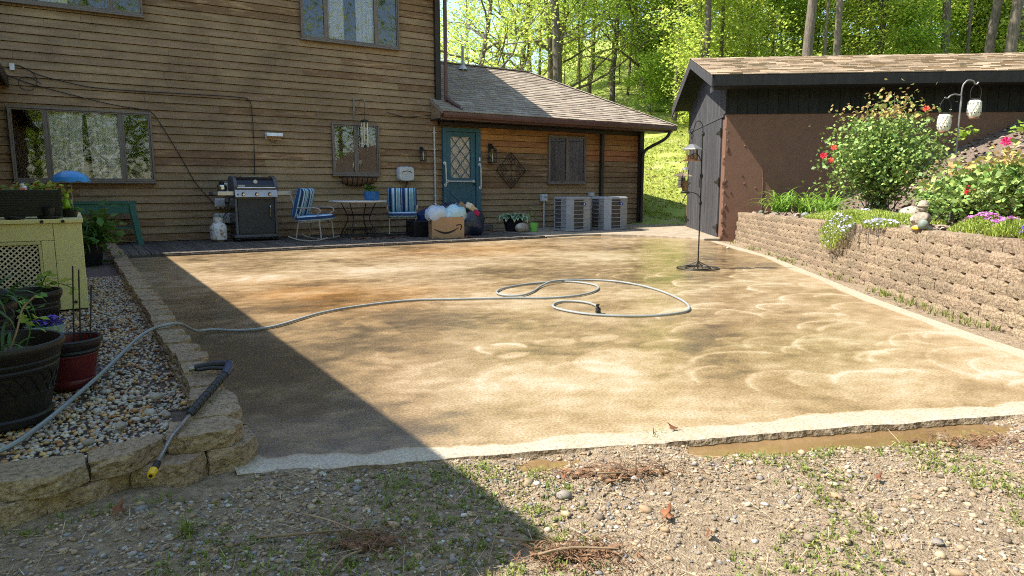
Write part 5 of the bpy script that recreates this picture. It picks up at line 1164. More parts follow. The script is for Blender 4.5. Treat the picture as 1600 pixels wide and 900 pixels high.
t = thing('packaging', 'magenta scrap of wrapping stuck in the black rubbish bag', 'wrapping', (7.50, 13.22, DZ+.50), .2); part(MB().box((0, 0, 0), (.14, .03, .10), rot=(.2, .5, 0)), 'wrapper', 'magenta', t)
t = thing('packaging', 'light brown paper bag poking from the rubbish pile', 'paper bag', (7.22, 13.36, DZ+.66), -.2); part(MB().box((0, 0, 0), (.16, .10, .10), rot=(.2, .7, 0)), 'paper_bag', 'card', t, bevel=.01)
tagset(MB().b2(6.1, 6.62, 13.45, 13.9, DZ, DZ+.34).build('black_tote', mt['black_plastic'], bevel=.02), 'black plastic tote in shadow behind the cardboard box', 'tote')
tagset(MB().b2(8.0-.35, 8.72, 14.55, 14.98, DZ, .20).build('door_step', mt['deck'], bevel=.012), 'low worn wooden step at the foot of the teal door', 'step')
# hosta, stone, bucket
Ho = thing('hosta', 'variegated hosta with cream edged leaves in a black pot by the wall', 'potted plant', (9.02, 14.1, DZ))
part(MB().lathe([(.19, 0), (.25, .28), (.27, .30), (.25, .30), (.22, .26), (.02, .25)], 24), 'pot', 'black_plastic', Ho, smooth=30)
def broad_leaf(mb, base, az, L_, wd, rise, droop):
    d = Vector((math.cos(az), math.sin(az), 0)); sd = Vector((-d.y, d.x, 0)); p = Vector(base); ang = rise; V = []; F = []; mi = []
    ws = [.05, .06, .55, .95, 1.0, .8, .4, .02]
    for i, w0 in enumerate(ws):
        ww = wd*w0*.5; up = Vector((0, 0, 1)); V += [p-sd*ww+up*ww*.28, p-sd*ww*.68+up*ww*.12, p, p+sd*ww*.68+up*ww*.12, p+sd*ww+up*ww*.28]; p = p+(d*math.cos(ang)+up*math.sin(ang))*L_/7; ang -= droop/7*(1+.4*i)
    n0 = len(mb.f)
    for i in range(7):
        for j in range(4): q = i*5+j; F.append((q, q+1, q+6, q+5)); mi.append(1 if j in (0, 3) or i > 5 else 0)
    mb.add(V, F); mb.m[n0:] = mi
for i in range(46):
    az = i*2.399+random.uniform(-.2, .2); k = i/46; m_ = MB(); broad_leaf(m_, (.09*math.cos(az), .09*math.sin(az), .27), az, .26+.20*k, .17+.04*random.random(), 1.25-.75*k+random.uniform(-.1, .1), 1.1)
    m_.build('leaf', [mt['hosta'], mt['hosta_edge']], Ho, smooth=60)
tagset(MB().blob((0, 0, 0), (.20, .13, .12), ICO3, .03).build('stone', mt['stone'], None, (8.98, 13.66, DZ+.1), (0, 0, .3), smooth=80), 'pale rounded fieldstone in front of the hosta pot', 'stone')
t = thing('plastic_bucket', 'small translucent lime green bucket beside the hosta', 'bucket', (9.36, 13.72, DZ)); part(MB().lathe([(.09, 0), (.115, .2), (.12, .205), (.11, .205), (.086, .01)], 22), 'pail', 'bucket', t, smooth=30)
C_ = NP.normal(0, 1, (120, 3))*np.array([.09, .08, .10])+np.array([0, .05, .36]); V, F = leaves_np(C_, .022); link('sprig', np_mesh('sprig', V, F, mt['roseleaf']), t)
# air conditioners
def ac(loc, lab, s=.76, h=.82):
    t = thing('air_conditioner', lab, 'air conditioner', loc, 0, 'air conditioning units beside the wing wall'); c = .13; q = s/2
    oc = [(-q+c, -q), (q-c, -q), (q, -q+c), (q, q-c), (q-c, q), (-q+c, q), (-q, q-c), (-q, -q+c)]
    part(MB().prism([(x*.95, y*.95) for x, y in oc], .04, h-.05), 'coil', 'accoil', t)
    part(MB().prism([(x*1.0, y*1.0) for x, y in oc], .0, .05), 'base_pan', 'acgrey', t, bevel=.006)
    tp = MB(); n = 8; V = [(x*1.015, y*1.015, h-.06) for x, y in oc]+[(x*1.015, y*1.015, h-.02) for x, y in oc]+[(x*.93, y*.93, h) for x, y in oc]; tp.add(V, [(i, (i+1) % n, n+(i+1) % n, n+i) for i in range(n)]+[(n+i, n+(i+1) % n, 2*n+(i+1) % n, 2*n+i) for i in range(n)]+[tuple(range(2*n, 3*n))]); part(tp, 'top_cover', 'acgrey', t, bevel=.006)
    for i in range(4):                                            # chamfered corner columns
        k = (1, 3, 5, 7)[i]; a, b_ = oc[k], oc[(k+1) % 8]; inn = [(b_[0]*.9, b_[1]*.9), (a[0]*.9, a[1]*.9)]; part(MB().prism([a, b_]+inn, .05, h-.06), 'corner_post', 'acgrey', t)
    for k in (0, 2, 4, 6):                                        # louvred sides: two solid columns and a stack of bars
        a, b_ = Vector((*oc[k], 0)), Vector((*oc[(k+1) % 8], 0)); d_ = (b_-a); L_ = d_.length; d_.normalize(); nn = Vector((d_.y, -d_.x, 0))
        def bx(u0, u1, z0, z1, y0=0, y1=-.012):
            P4 = [a+d_*u0+nn*y0, a+d_*u1+nn*y0, a+d_*u1+nn*y1, a+d_*u0+nn*y1]; return MB().prism([(p.x, p.y) for p in P4], z0, z1)
        for u0, u1 in ((L_*.58, L_*.645), (L_*.965, L_)): part(bx(u0, u1, .05, h-.06), 'louvre_post', 'acgrey', t)
        part(bx(L_*.646, L_*.964, .05, h-.06, -.006, -.016), 'side_panel', 'acgrey', t)
        for j in range(7): zc = .05+(h-.11)*(j+.5)/7; part(bx(0, L_, zc-.008, zc+.008, .004, -.01), 'louvre', 'acgrey', t)
    bd = MB(); bd.add([(.05+.065*math.cos(i/16*6.283), -q-.016, h-.17+.032*math.sin(i/16*6.283)) for i in range(16)], [tuple(range(16))]); bq = part(bd, 'badge', 'badge', t); part(MB().add([(.05+.02*math.cos(i/10*6.283), -q-.019, h-.17+.02*math.sin(i/10*6.283)) for i in range(10)], [tuple(range(10))]), 'badge_mark', 'white', bq)
    return t
ac((10.40, 13.54, .052), 'left air conditioner, fully shaded, nearest the hosta'); ac((11.50, 13.45, .052), 'right air conditioner with a sunlit corner near the downspout')
for x, y, lab in ((10.40, 13.62, 'low dark pad under the left air conditioner'), (11.50, 13.52, 'low dark pad under the right air conditioner')): pass
t = wallbox(10.47, 10.66, .73, .92, .10, 'disconnect_box', 'grey disconnect box on a conduit left of the air conditioners', 'electrical box'); part(MB().tube([(0, -.06, 0), (0, -.06, -.69)], .022, n=8), 'conduit', 'greywhite', t); part(MB().box((.02, -.115, .12), (.09, .006, .02)), 'label', 'badge', t)
wallbox(12.1, 12.27, .85, .96, .08, 'disconnect_box', 'grey box on the wall peeking above the air conditioners', 'electrical box')

# ------------------------------------------------------------------ left side: cabinet, bench, pots
Y_ = thing('yellow_cabinet', 'pale yellow wooden equipment cabinet with a lattice vent in front', 'cabinet', (-.42, 6.76, .07))
x0, x1, dd, hh = -.95, .47, 1.7, .74; fr_ = MB()
fr_.b2(x1-.20, x1, 0, .03, .02, hh); body = part(fr_, 'side_board', 'yellow', Y_, bevel=.004)
fm = MB(); fm.b2(x0, x1-.203, 0, .028, .60, hh); fm.b2(x1-.29, x1-.203, 0, .028, .02, .598); fm.b2(x0, x1-.292, 0, .028, .02, .10); part(fm, 'frame', 'yellow', Y_, bevel=.004)
fm = MB(); lx0, lx1, lz0, lz1 = x0+.02, x1-.31, .115, .57
fm.b2(x0, x1-.295, -.012, .02, .57, .597); fm.b2(x1-.312, x1-.292, -.012, .02, .10, .57); part(fm, 'panel_frame', 'yellow', Y_, bevel=.003)
part(MB().b2(x0, x1-.29, .05, .06, .1, .6), 'vent_backing', 'dark', Y_)
lt = MB(); st_ = .041; W__ = lx1-lx0; H__ = lz1-lz0
for s, yy in ((1, .006), (-1, .013)):
    k = -H__
    while k < W__:
        pts = []
        for t_ in (0, H__):
            xx = k+t_ if s > 0 else k+H__-t_; pts.append((xx, t_))
        (xa, za), (xb, zb) = pts
        def clipx(xa, za, xb, zb, X):  return za+(zb-za)*(X-xa)/(xb-xa)
        if xa > xb: xa, za, xb, zb = xb, zb, xa, za
        if xb > 0 and xa < W__:
            if xa < 0: za = clipx(xa, za, xb, zb, 0); xa = 0
            if xb > W__: zb = clipx(xa, za, xb, zb, W__); xb = W__
            n_ = Vector((-(zb-za), 0, xb-xa)).normalized()*.0055; A_, B_ = Vector((lx0+xa, yy, lz0+za)), Vector((lx0+xb, yy, lz0+zb)); f_ = Vector((0, -.007, 0))
            lt.add([A_-n_, B_-n_, B_+n_, A_+n_, A_-n_+f_, B_-n_+f_, B_+n_+f_, A_+n_+f_], [(4, 5, 6, 7), (0, 4, 7, 3), (1, 2, 6, 5), (0, 1, 5, 4), (3, 7, 6, 2)])
        k += st_
part(lt, 'lattice', 'cream', Y_, kind='stuff')
part(MB().b2(x1-.03, x1, .03, dd, .02, hh).b2(x0, x0+.03, .03, dd, .02, hh).b2(x0+.03, x1-.03, dd-.03, dd, .02, hh), 'panel', 'yellow', Y_)
part(MB().b2(x0-.02, x1+.012, -.02, dd+.01, hh+.001, hh+.034), 'lid', 'yellow', Y_, bevel=.004)
for x in (-.47, -.12, .22, .38):
    part(MB().tube([(x*.9, -.021, hh+.016), (x*.9, -.03, hh+.016)], .013, n=8), 'bolt', 'iron', Y_)
part(MB().tube([(x1-.09, -.001, .08), (x1-.09, -.012, .08)], .013, n=8), 'bolt', 'iron', Y_)
TZ = .07+hh+.036
Pl = thing('planter_box', 'long dark ribbed planter box on top of the yellow cabinet', 'planter', (-.30, 7.02, TZ)); 
pb = MB(); pb.b2(-.22, .22, -.09, .09, .02, .03)
for a, b_, c, d_ in ((-.22, .22, -.10, -.085), (-.22, .22, .085, .10), (-.22, -.205, -.085, .085), (.205, .22, -.085, .085)): pb.b2(a, b_, c, d_, .015, .235)
pbx = part(pb, 'box', 'black_plastic', Pl, bevel=.004)
for i in range(10): part(MB().b2(-.205, .205, -.108, -.1005, .03+.02*i, .042+.02*i), 'rib', 'black_plastic', Pl)
for s in (-1, 1): part(MB().b2(s*.215-.012, s*.215+.012, -.112, -.101, .01, .245), 'corner_post', 'black_plastic', Pl)
part(MB().b2(-.204, .204, -.084, .084, .03, .205), 'potting_soil', 'soil', Pl)
C_ = NP.normal(0, 1, (150, 3))*np.array([.10, .04, .02])+np.array([.07, 0, .24]); V, F = leaves_np(C_, .035); link('foliage', np_mesh('foliage', V, F, mt['leafB']), Pl)
C_ = NP.normal(0, 1, (24, 3))*np.array([.10, .03, .015])+np.array([.06, 0, .25]); V, F = leaves_np(C_, .03); link('foliage', np_mesh('foliage', V, F, mt['coral']), Pl)
Bd = thing('bird_figurine', 'small blue and white bird figurine sitting in the dark planter box', 'figurine', (-.33, 6.99, TZ+.225)); 
part(MB().blob((0, 0, .02), (.032, .024, .026), ICO2).blob((-.012, -.005, .052), (.02, .018, .018), ICO2), 'body', 'white', Bd, smooth=True); part(MB().blob((-.012, -.002, .062), (.019, .018, .012), ICO2).blob((.02, .004, .022), (.02, .02, .02), ICO2), 'cap', 'navy', Bd, smooth=True); part(MB().lathe([(.005, 0), (.001, .02)], 6, (-.032, -.012, .045)), 'beak', 'black_plastic', Bd)
for x, y, r_, lab in ((-.40, 6.82, .07, 'flat black saucer at left on the front edge of the yellow cabinet'), (-.17, 6.86, .085, 'flat black saucer under the planter box corner on the yellow cabinet')):
    t = MB().lathe([(r_*.8, 0), (r_, .012), (r_, .022), (r_*.94, .022), (r_*.8, .008)], 22).build('saucer', mt['black_plastic'], None, (x, y, TZ)); tagset(t, lab, 'saucer')
t = MB().lathe([(.035, 0), (.045, .08), (.05, .085), (.04, .085), (.03, .01)], 18).build('small_pot', mt['black_plastic'], None, (-.17, 6.86, TZ+.01), smooth=30); tagset(t, 'tiny black pot standing in a saucer before the planter box', 'pot')
Um = thing('umbrella_ornament', 'lime green frog figure under a bright blue metal umbrella on the cabinet', 'garden ornament', (.0, 7.15, TZ))
m_ = MB(); V = []; F = []; nr = 16
for j in range(6):
    a = j/5*1.25
    for i in range(nr): th_ = i/nr*6.283; sc_ = 1-.05*(j == 5)*(i % 2); V.append((.155*math.sin(a)/math.sin(1.25)*math.cos(th_)*sc_, .155*math.sin(a)/math.sin(1.25)*math.sin(th_)*sc_, .31+.13*(math.cos(a)-math.cos(1.25))-.012*(j == 5)*(i % 2 == 0)))
F = [(j*nr+i, (j+1)*nr+i, (j+1)*nr+(i+1) % nr, j*nr+(i+1) % nr) for j in range(5) for i in range(nr)]
part(m_.add(V, F), 'canopy', 'blue', Um, smooth=25); part(MB().tube([(0, 0, .05), (0, 0, .42)], .004, n=6), 'rod', 'greymetal', Um); part(MB().tube([(0, 0, .395), (0, 0, .43)], [.008, .002], n=6), 'ferrule', 'blue', Um)
fg = MB(); fg.blob((-.045, -.01, .115), (.03, .028, .05), ICO2).blob((-.045, -.015, .185), (.028, .026, .024), ICO2)
for s in (-1, 1): fg.blob((-.045+s*.016, -.02, .21), (.010, .010, .010), ICO1); fg.blob((-.045+s*.028, -.02, .08), (.016, .02, .014), ICO1); fg.tube([(-.045+s*.02, -.015, .14), (-.045+s*.038, -.03, .12), (-.01 if s > 0 else -.075, -.02, .15)], .007, n=5)
part(fg, 'frog', 'frog', Um, smooth=True); part(MB().lathe([(.055, 0), (.07, .05), (.075, .055), (.06, .055)], 18, (-.03, 0, 0)), 'base_pot', 'iron', Um, smooth=30)
C_ = NP.normal(0, 1, (50, 3))*np.array([.035, .03, .012])+np.array([-.03, 0, .065]); V, F = leaves_np(C_, .026); link('moss', np_mesh('moss', V, F, mt['leafC']), Um)
# green bench
Bn = thing('green_bench', 'weathered green wooden potting bench against the siding under the big window', 'bench', (.42, 14.65, DZ)); 
part(MB().b2(-.53, .58, -.22, .22, .755, .80), 'top', 'green_wood', Bn, bevel=.004); part(MB().b2(-.50, .55, -.20, -.175, .575, .753), 'apron', 'green_wood', Bn); part(MB().b2(-.50, .55, .175, .20, .575, .753), 'apron', 'green_wood', Bn)
for sx in (-1, 1):
    for sy in (-1, 1):
        xa, xb = (.50, .60) if sx > 0 else (-.45, -.55); part(MB().add([(xa-.05, sy*.2-.02, .755), (xa+.05, sy*.2-.02, .755), (xa+.05, sy*.2+.02, .755), (xa-.05, sy*.2+.02, .755), (xb-.045, sy*.24-.02, 0), (xb+.045, sy*.24-.02, 0), (xb+.045, sy*.24+.02, 0), (xb-.045, sy*.24+.02, 0)], [(0, 1, 2, 3), (7, 6, 5, 4), (0, 4, 5, 1), (1, 5, 6, 2), (2, 6, 7, 3), (3, 7, 4, 0)]), 'leg', 'green_wood', Bn)
part(MB().b2(-.46, .52, -.18, .18, .30, .325), 'shelf', 'green_wood', Bn)
# pots
def bigpot(loc, r, h, lab, mat='pot', soil=.8, relief=True, band=True, rz=0):
    t = thing('flower_pot', lab, 'pot', loc, rz); pr_ = [(r*.70, 0), (r*.74, .01), (r*.74, .035), (r*.71, .045), (r*.80, h*.45), (r*.86, h*.66)]
    if band: pr_ += [(r*.885, h*.67), (r*.895, h*.70), (r*.875, h*.72), (r*.905, h*.75), (r*.915, h*.78), (r*.895, h*.80), (r*.935, h*.84), (r*.95, h*.87)]
    pr_ += [(r*.98, h*.90), (r, h*.94), (r, h*.975), (r*.985, h), (r*.93, h), (r*.90, h*.96), (r*.86, h*soil)]
    part(MB().lathe(pr_, 48, caps=False), 'pot', mat, t, smooth=35); part(MB().lathe([(.001, h*soil+.01), (r*.5, h*soil+.008), (r*.88, h*soil)], 30, caps=False), 'potting_soil', 'soil', t)
    if relief:
        rl = MB(); n = 26
        for i in range(n):
            for s in (-1, 1):
                a0 = i/n*6.283; a1 = a0+s*6.283/n; P = []
                for k in range(5): tt = k/4; a = a0+(a1-a0)*tt; zz = h*(.40+.25*tt); rr = r*(.787+.078*tt)+.001; P.append((rr*math.cos(a), rr*math.sin(a), zz))
                rl.tube(P, .0028, n=4)
        for zz, rr in ((.395, .787), (.655, .865)): rl.tube([(r*rr*math.cos(i/40*6.283), r*rr*math.sin(i/40*6.283), h*zz) for i in range(40)], .003, n=4, closed=True)
        part(rl, 'relief', mat, t)
    return t
PA = bigpot((-.34, 3.68, .075), .265, .36, 'nearest big bronze pot with diamond relief, half out of frame'); PB = bigpot((-.30, 5.42, .075), .20, .36, 'tall bronze pot with relief against the yellow cabinet'); PC = bigpot((-.52, 4.55, .075), .225, .42, 'dark bronze pot with strap leaves between the other bronze pots')
PR = bigpot((-.075, 4.17, .075), .150, .25, 'dark red pot with black rim on the pebbles', 'pot_red', .75, False)
rr_ = MB(); rr_.lathe([(.133, .178), (.139, .19), (.136, .2), (.144, .21), (.146, .225), (.155, .23), (.156, .25), (.148, .256), (.138, .25), (.135, .2)], 48, caps=False); part(rr_, 'rim', 'black_plastic', PR, smooth=35)
PT = thing('glazed_pot', 'small teal drip glazed pot with purple flowers among bronze pots', 'pot', (-.19, 4.72, .075)); part(MB().lathe([(.07, 0), (.095, .20), (.10, .23), (.104, .24), (.095, .242), (.088, .20), (.01, .19)], 28), 'pot', 'teal_glaze', PT, smooth=35)
C_ = NP.normal(0, 1, (70, 3))*np.array([.045, .04, .010])+np.array([.01, 0, .262]); V, F = leaves_np(C_, .028, flat=2); link('blossom', np_mesh('blossom', V, F, mt['purple']), PT)
C_ = NP.normal(0, 1, (40, 3))*np.array([.04, .04, .02])+np.array([-.02, 0, .24]); V, F = leaves_np(C_, .025); link('foliage', np_mesh('foliage', V, F, mt['leafC']), PT)
def strap(name, lab, loc, n, L_, w, mat, seed, spread=.08, rise=(.8, 1.45), droop=(.5, 1.0), cat='plant', parent=None, lim=None):
    r_ = random.Random(seed); mats = mt[mat]
    if parent: t = parent
    else: t = thing(name, lab, cat, loc)
    for k in range(max(1, n//12)):
        m_ = MB()
        for i in range(12):
            az = r_.uniform(0, 6.283); p = (r_.gauss(0, spread*.6), r_.gauss(0, spread*.6), loc[2] if parent else 0); blade(m_, p, az, L_*r_.uniform(.6, 1.15), w*r_.uniform(.7, 1.2), droop=r_.uniform(*droop), rise=r_.uniform(*rise), seg=7)
        part(m_, 'leaves', mats, t, smooth=60)
    return t
strap('x', '', (0, 0, .33), 48, .42, .030, 'blade_dark', 3, .12, parent=PC, rise=(.5, 1.3))
strap('x', '', (0, 0, .28), 12, .22, .020, 'blade_dark', 8, .10, parent=PA, rise=(.7, 1.4))
def vine(P, r, par, seed, nl=14, ls=.035, mat='leafA'):
    m_ = MB(); S_ = spline(P, 6); m_.tube(S_, r, n=5); part(m_, 'stem', 'twig' if mat == 'dry' else 'blade_dark', par, smooth=True); r_ = random.Random(seed)
    C_ = np.array([[*(S_[r_.randrange(len(S_)//3, len(S_))]+Vector((r_.gauss(0, .025), r_.gauss(0, .025), r_.gauss(0, .02))))] for _ in range(nl)]); V, F = leaves_np(C_, ls, flat=1.2, asp=1.1); link('leaves', np_mesh('leaves', V, F, mt['leafC' if mat == 'dry' else mat]), par)
vine([(.04, -.05, .28), (.09, -.06, .40), (.12, -.04, .50), (.17, -.02, .55)], .004, PA, 1, 10, .03, 'dry')
vine([(.10, .0, .28), (.14, .05, .42), (.11, .10, .52)], .003, PA, 5, 16, .035)
vine([(.05, -.03, .30), (.12, -.08, .40), (.20, -.10, .40), (.27, -.10, .36)], .003, PB, 2, 14, .045)
vine([(.05, .03, .30), (.10, .0, .42), (.13, -.03, .47)], .003, PB, 6, 10, .05)
vine([(-.05, -.03, .18), (-.07, -.05, .27), (-.04, -.06, .30)], .003, PR, 3, 22, .04)
C_ = NP.normal(0, 1, (14, 3))*np.array([.03, .03, .006])+np.array([.0, -.06, .205]); V, F = leaves_np(C_, .05, flat=2, asp=1.0); link('seedling', np_mesh('seedling', V, F, mt['leafA']), PR)
for (xa, ya, xb, yb, zt) in ((.02, .05, .05, .07, .62), (.05, .04, .075, .055, .60), (.09, .0, .125, .02, .52)): part(MB().tube([(xa, ya, .15), (xb, yb, zt)], .004, n=5), 'wire_stake', 'iron', PR)
C_ = NP.normal(0, 1, (30, 3))*np.array([.03, .03, .02])+np.array([.0, .0, .0])
PD = thing('potted_plant', 'bushy dark green leafy plant in a black pot at the end of the edging wall', 'potted plant', (.12, 10.9, .06)); part(MB().lathe([(.16, 0), (.20, .28), (.215, .30), (.19, .3), (.17, .25), (.01, .24)], 24), 'pot', 'black_plastic', PD, smooth=30)
strap('x', '', (0, 0, .26), 84, .55, .035, 'blade_dark', 12, .12, parent=PD, rise=(.5, 1.45), droop=(.6, 1.2))
C_ = NP.normal(0, 1, (420, 3))*np.array([.16, .16, .15])+np.array([.05, 0, .42]); V, F = leaves_np(C_, .075); link('foliage', np_mesh('foliage', V, F, mt['leafC']), PD)
# hose
hp = [(-.62, 2.98, .10), (-.33, 3.15, .10), (-.2, 3.38, .105), (-.06, 3.80, .11), (.1, 4.33, .115), (.27, 4.9, .135), (.37, 5.05, .165), (.47, 5.07, .185), (.57, 5.22, .155), (.70, 5.45, .05), (.83, 5.6, .017), (1.03, 5.46, .014), (1.28, 5.5, .014), (1.75, 5.87, .014), (2.16, 6.03, .014), (2.69, 6.08, .014), (3.15, 5.88, .014), (3.61, 5.67, .014), (3.94, 5.47, .014), (4.33, 5.46, .014), (4.70, 5.66, .014), (4.90, 5.98, .014), (4.80, 6.34, .014), (4.36, 6.42, .014), (3.93, 6.30, .014), (3.68, 6.08, .014), (3.63, 5.85, .016), (3.78, 5.75, .016), (4.05, 5.93, .014), (4.31, 6.17, .018), (4.62, 6.34, .034), (5.05, 6.33, .016), (5.3, 6.0, .014), (5.25, 5.40, .014), (4.98, 4.75, .014), (4.68, 4.33, .014), (4.42, 4.19, .014), (4.05, 4.25, .014), (3.78, 4.46, .014), (3.66, 4.68, .014), (3.64, 4.97, .014), (3.76, 5.16, .014), (3.94, 5.22, .014), (4.06, 5.08, .014), (4.02, 4.86, .016), (3.86, 4.64, .02)]
Hz = thing('garden_hose', 'long grey garden hose snaking over the edging and coiled on the patio', 'hose', (2, 5, 0))
part(MB().tube([p-Vector((2, 5, 0)) for p in spline(hp, 6)], .0105, n=8), 'hose', 'hose', Hz, smooth=True)
nz_ = MB(); nz_.tube([(1.86, -.36, .02), (1.82, -.41, .022), (1.78, -.47, .03)], [.02, .024, .018], n=10); nz_.tube([(1.83, -.40, .03), (1.83, -.39, .075)], .012, n=6); nz_.tube([(1.85, -.38, .075), (1.79, -.43, .08)], .012, n=6); nz_.blob((1.83, -.40, .04), (.03, .025, .022), ICO1); part(nz_, 'nozzle', 'iron', Hz)
# pressure washer wand
Wd = thing('spray_wand', 'pressure washer wand with black grip and yellow nozzle tip across the edging blocks', 'spray wand', (.4, 3.1, .17)); O_ = Vector((.4, 3.1, .17))
def wp(*P): return [Vector(p)-O_ for p in P]
part(MB().tube(wp((.165, 2.60, .115), (.245, 2.79, .162), (.345, 3.0, .180)), .0085, n=8), 'lance', 'steel', Wd, smooth=True)
part(MB().tube(wp((.185, 2.645, .128), (.168, 2.607, .117)), .012, n=10), 'coupling', 'iron', Wd, smooth=40)
part(MB().tube(wp((.168, 2.607, .117), (.155, 2.578, .110)), [.015, .0135], n=8), 'nozzle_tip', 'yellow_tip', Wd)
part(MB().tube(wp((.155, 2.5775, .110), (.1535, 2.574, .109)), .006, n=8), 'orifice', 'black_plastic', Wd)
gr = MB(); S_ = wp((.335, 2.98, .182), (.345, 3.0, .184), (.55, 3.46, .198), (.56, 3.48, .198)); gr.tube(S_, [.012, .017, .017, .014], n=12); g_ = part(gr, 'grip', 'grip', Wd, smooth=40)
for i in range(9): p_ = S_[1].lerp(S_[2], .05+.1*i); d_ = (S_[2]-S_[1]).normalized(); part(MB().tube([p_-d_*.006, p_+d_*.006], .019, n=12), 'grip_ring', 'grip', g_)
tr = MB(); tr.tube(wp((.56, 3.48, .198), (.60, 3.60, .20), (.615, 3.68, .20)), [.018, .026, .022], n=10); part(tr, 'trigger_housing', 'navy', Wd, smooth=40)
tr = MB(); tr.tube(wp((.605, 3.66, .205), (.54, 3.70, .203), (.455, 3.705, .195)), [.022, .020, .017], n=10); part(tr, 'handle', 'black_plastic', Wd, smooth=40); part(MB().tube(wp((.585, 3.60, .20), (.52, 3.645, .20), (.46, 3.655, .196)), .009, n=8), 'trigger', 'black_plastic', Wd, smooth=True)
part(MB().tube(wp((.455, 3.705, .195), (.43, 3.705, .192)), .013, n=10), 'inlet', 'steel', Wd)
Sd = tagset(MB().blob((0, 0, 0), (.035, .03, .025), ICO1, .1).build('stone', mt['stone'], None, (9.9, 8.3, .022), smooth=80), 'lone brown stone on the patio near the shed corner', 'stone')
# small debris on the deck
for i, (x, y, lab) in enumerate(((5.6, 13.45, 'brown leaf litter on the deck under the table'), (5.0, 13.5, 'second patch of leaf litter left under the table'), (7.0, 12.75, 'leaf litter scraps beside the cardboard box corner'), (8.5, 14.2, 'brown leaf litter between door step and hosta'))):
    C_ = NP.normal(0, 1, (26, 3))*np.array([.16, .1, .005])+np.array([x, y, DZ+.012]); V, F = leaves_np(C_, .05, flat=1.5); tagset(link('leaf_litter', np_mesh('leaf_litter', V, F, mt['deadleaf'])), lab, 'leaf litter', kind='stuff')
# ------------------------------------------------------------------ feeder pole on the patio
VR = Vector((.843, -.537, 0))                                     # across the view
FP = thing('feeder_pole', 'black iron bird feeder pole with hooks on a ring base on the patio', 'feeder pole', (7.14, 6.48, .002))
part(MB().tube([(.0, 0, 0), (.0, 0, .9), (-.01, .0, 1.84)], .009, n=8), 'pole', 'iron', FP, smooth=True)
rg_ = MB()
for rr in (.28, .17): rg_.tube([(rr*math.cos(i/32*6.283), rr*math.sin(i/32*6.283), .01) for i in range(32)], .008, n=6, closed=True)
part(rg_, 'ring_base', 'iron', FP, smooth=True)
for k in range(4): a = k*1.571+.5; part(MB().tube(spline([(.28*math.cos(a), .28*math.sin(a), .012), (.12*math.cos(a), .12*math.sin(a), .05), (.01*math.cos(a), .01*math.sin(a), .10)], 4), .007, n=6), 'base_leg', 'iron', FP, smooth=True)
for z in (.89, 1.25, 1.80): part(MB().lathe([(.014, -.03), (.02, -.015), (.022, 0), (.02, .015), (.014, .03)], 10, (0, 0, z)), 'joint', 'iron', FP, smooth=True)
def hook(zb, reach, rise, drop, dirv=None):
    d = (dirv or -VR); P = [Vector((0, 0, zb)), Vector((0, 0, zb+rise*.6))+d*.01, Vector((0, 0, zb+rise*.9))+d*reach*.25, Vector((0, 0, zb+rise))+d*reach*.5, Vector((0, 0, zb+rise*.86))+d*reach*.8, Vector((0, 0, zb+rise-drop))+d*reach, Vector((0, 0, zb+rise-drop-.03))+d*(reach+.02), Vector((0, 0, zb+rise-drop))+d*(reach+.04)]
    return MB().tube(spline(P, 5), .0062, n=6)
part(hook(1.80, .13, .17, .13), 'hook', 'iron', FP, smooth=True)
part(hook(1.22, .23, .33, .18, (-VR+Vector((-.2, -.3, 0))).normalized()), 'hook', 'iron', FP, smooth=True)
part(hook(.86, .24, .17, .12), 'hook', 'iron', FP, smooth=True)
sc_ = MB(); c_ = -VR*.15+Vector((0, 0, 1.80))
for s in (-1, 1): sc_.tube([c_+VR*s*(.03-.0012*i)*math.cos(i*.35)*1.0+Vector((0, 0, .03*math.sin(i*.35)+.03*s)) for i in range(20)], .005, n=4)
part(sc_, 'scroll', 'iron', FP)
def LT(name, lab, cat, off, z): p = Vector((7.14, 6.48, 0))+off; return thing(name, lab, cat, (p.x, p.y, z))
L1 = LT('bird_feeder', 'lantern shaped bird feeder with flared roof on the top hook of the pole', 'bird feeder', -VR*.14, 1.45)
part(MB().lathe([(.14, .15), (.135, .157), (.06, .205), (.035, .22), (.012, .225)], 6), 'roof', 'greymetal', L1); part(MB().lathe([(.075, .015), (.075, .15)], 6, caps=False), 'chamber', 'clear', L1); part(MB().lathe([(.07, .012), (.07, .07), (.02, .085)], 12), 'seed', 'seed', L1)
part(MB().lathe([(.11, 0), (.115, .018), (.105, .012)], 6), 'tray', 'copper', L1); part(MB().tube([(0, 0, .22), (0, 0, .37)], .003, n=4), 'hanger', 'iron', L1)
for k in range(6): a = k*1.047; part(MB().tube([(.078*math.cos(a), .078*math.sin(a), .01), (.078*math.cos(a), .078*math.sin(a), .152)], .004, n=4), 'post', 'iron', L1)
L2 = LT('bird_feeder', 'clear tube bird feeder hanging lowest on the pole', 'bird feeder', (-VR+Vector((-.2, -.3, 0))).normalized()*.25+Vector((0, 0, 0)), 1.02)
part(MB().lathe([(.04, .03), (.04, .31)], 14, caps=False), 'tube', 'clear', L2, smooth=True); part(MB().lathe([(.036, .032), (.036, .17)], 12), 'seed', 'seed', L2); part(MB().lathe([(.05, .31), (.045, .33), (.01, .35)], 14), 'cap', 'greymetal', L2); part(MB().lathe([(.055, 0), (.06, .02), (.045, .035)], 14), 'tray', 'iron', L2)
for z in (.09, .18): part(MB().tube([(-.08, 0, z), (.08, 0, z)], .004, n=5), 'perch', 'iron', L2)
part(MB().tube([(0, 0, .35), (0, 0, .42)], .003, n=4), 'hanger', 'iron', L2)
L3 = LT('bird_feeder', 'small suet cake feeder with a square clear roof beside the tube feeder', 'bird feeder', -VR*.26+Vector((.03, .03, 0)), 1.10)
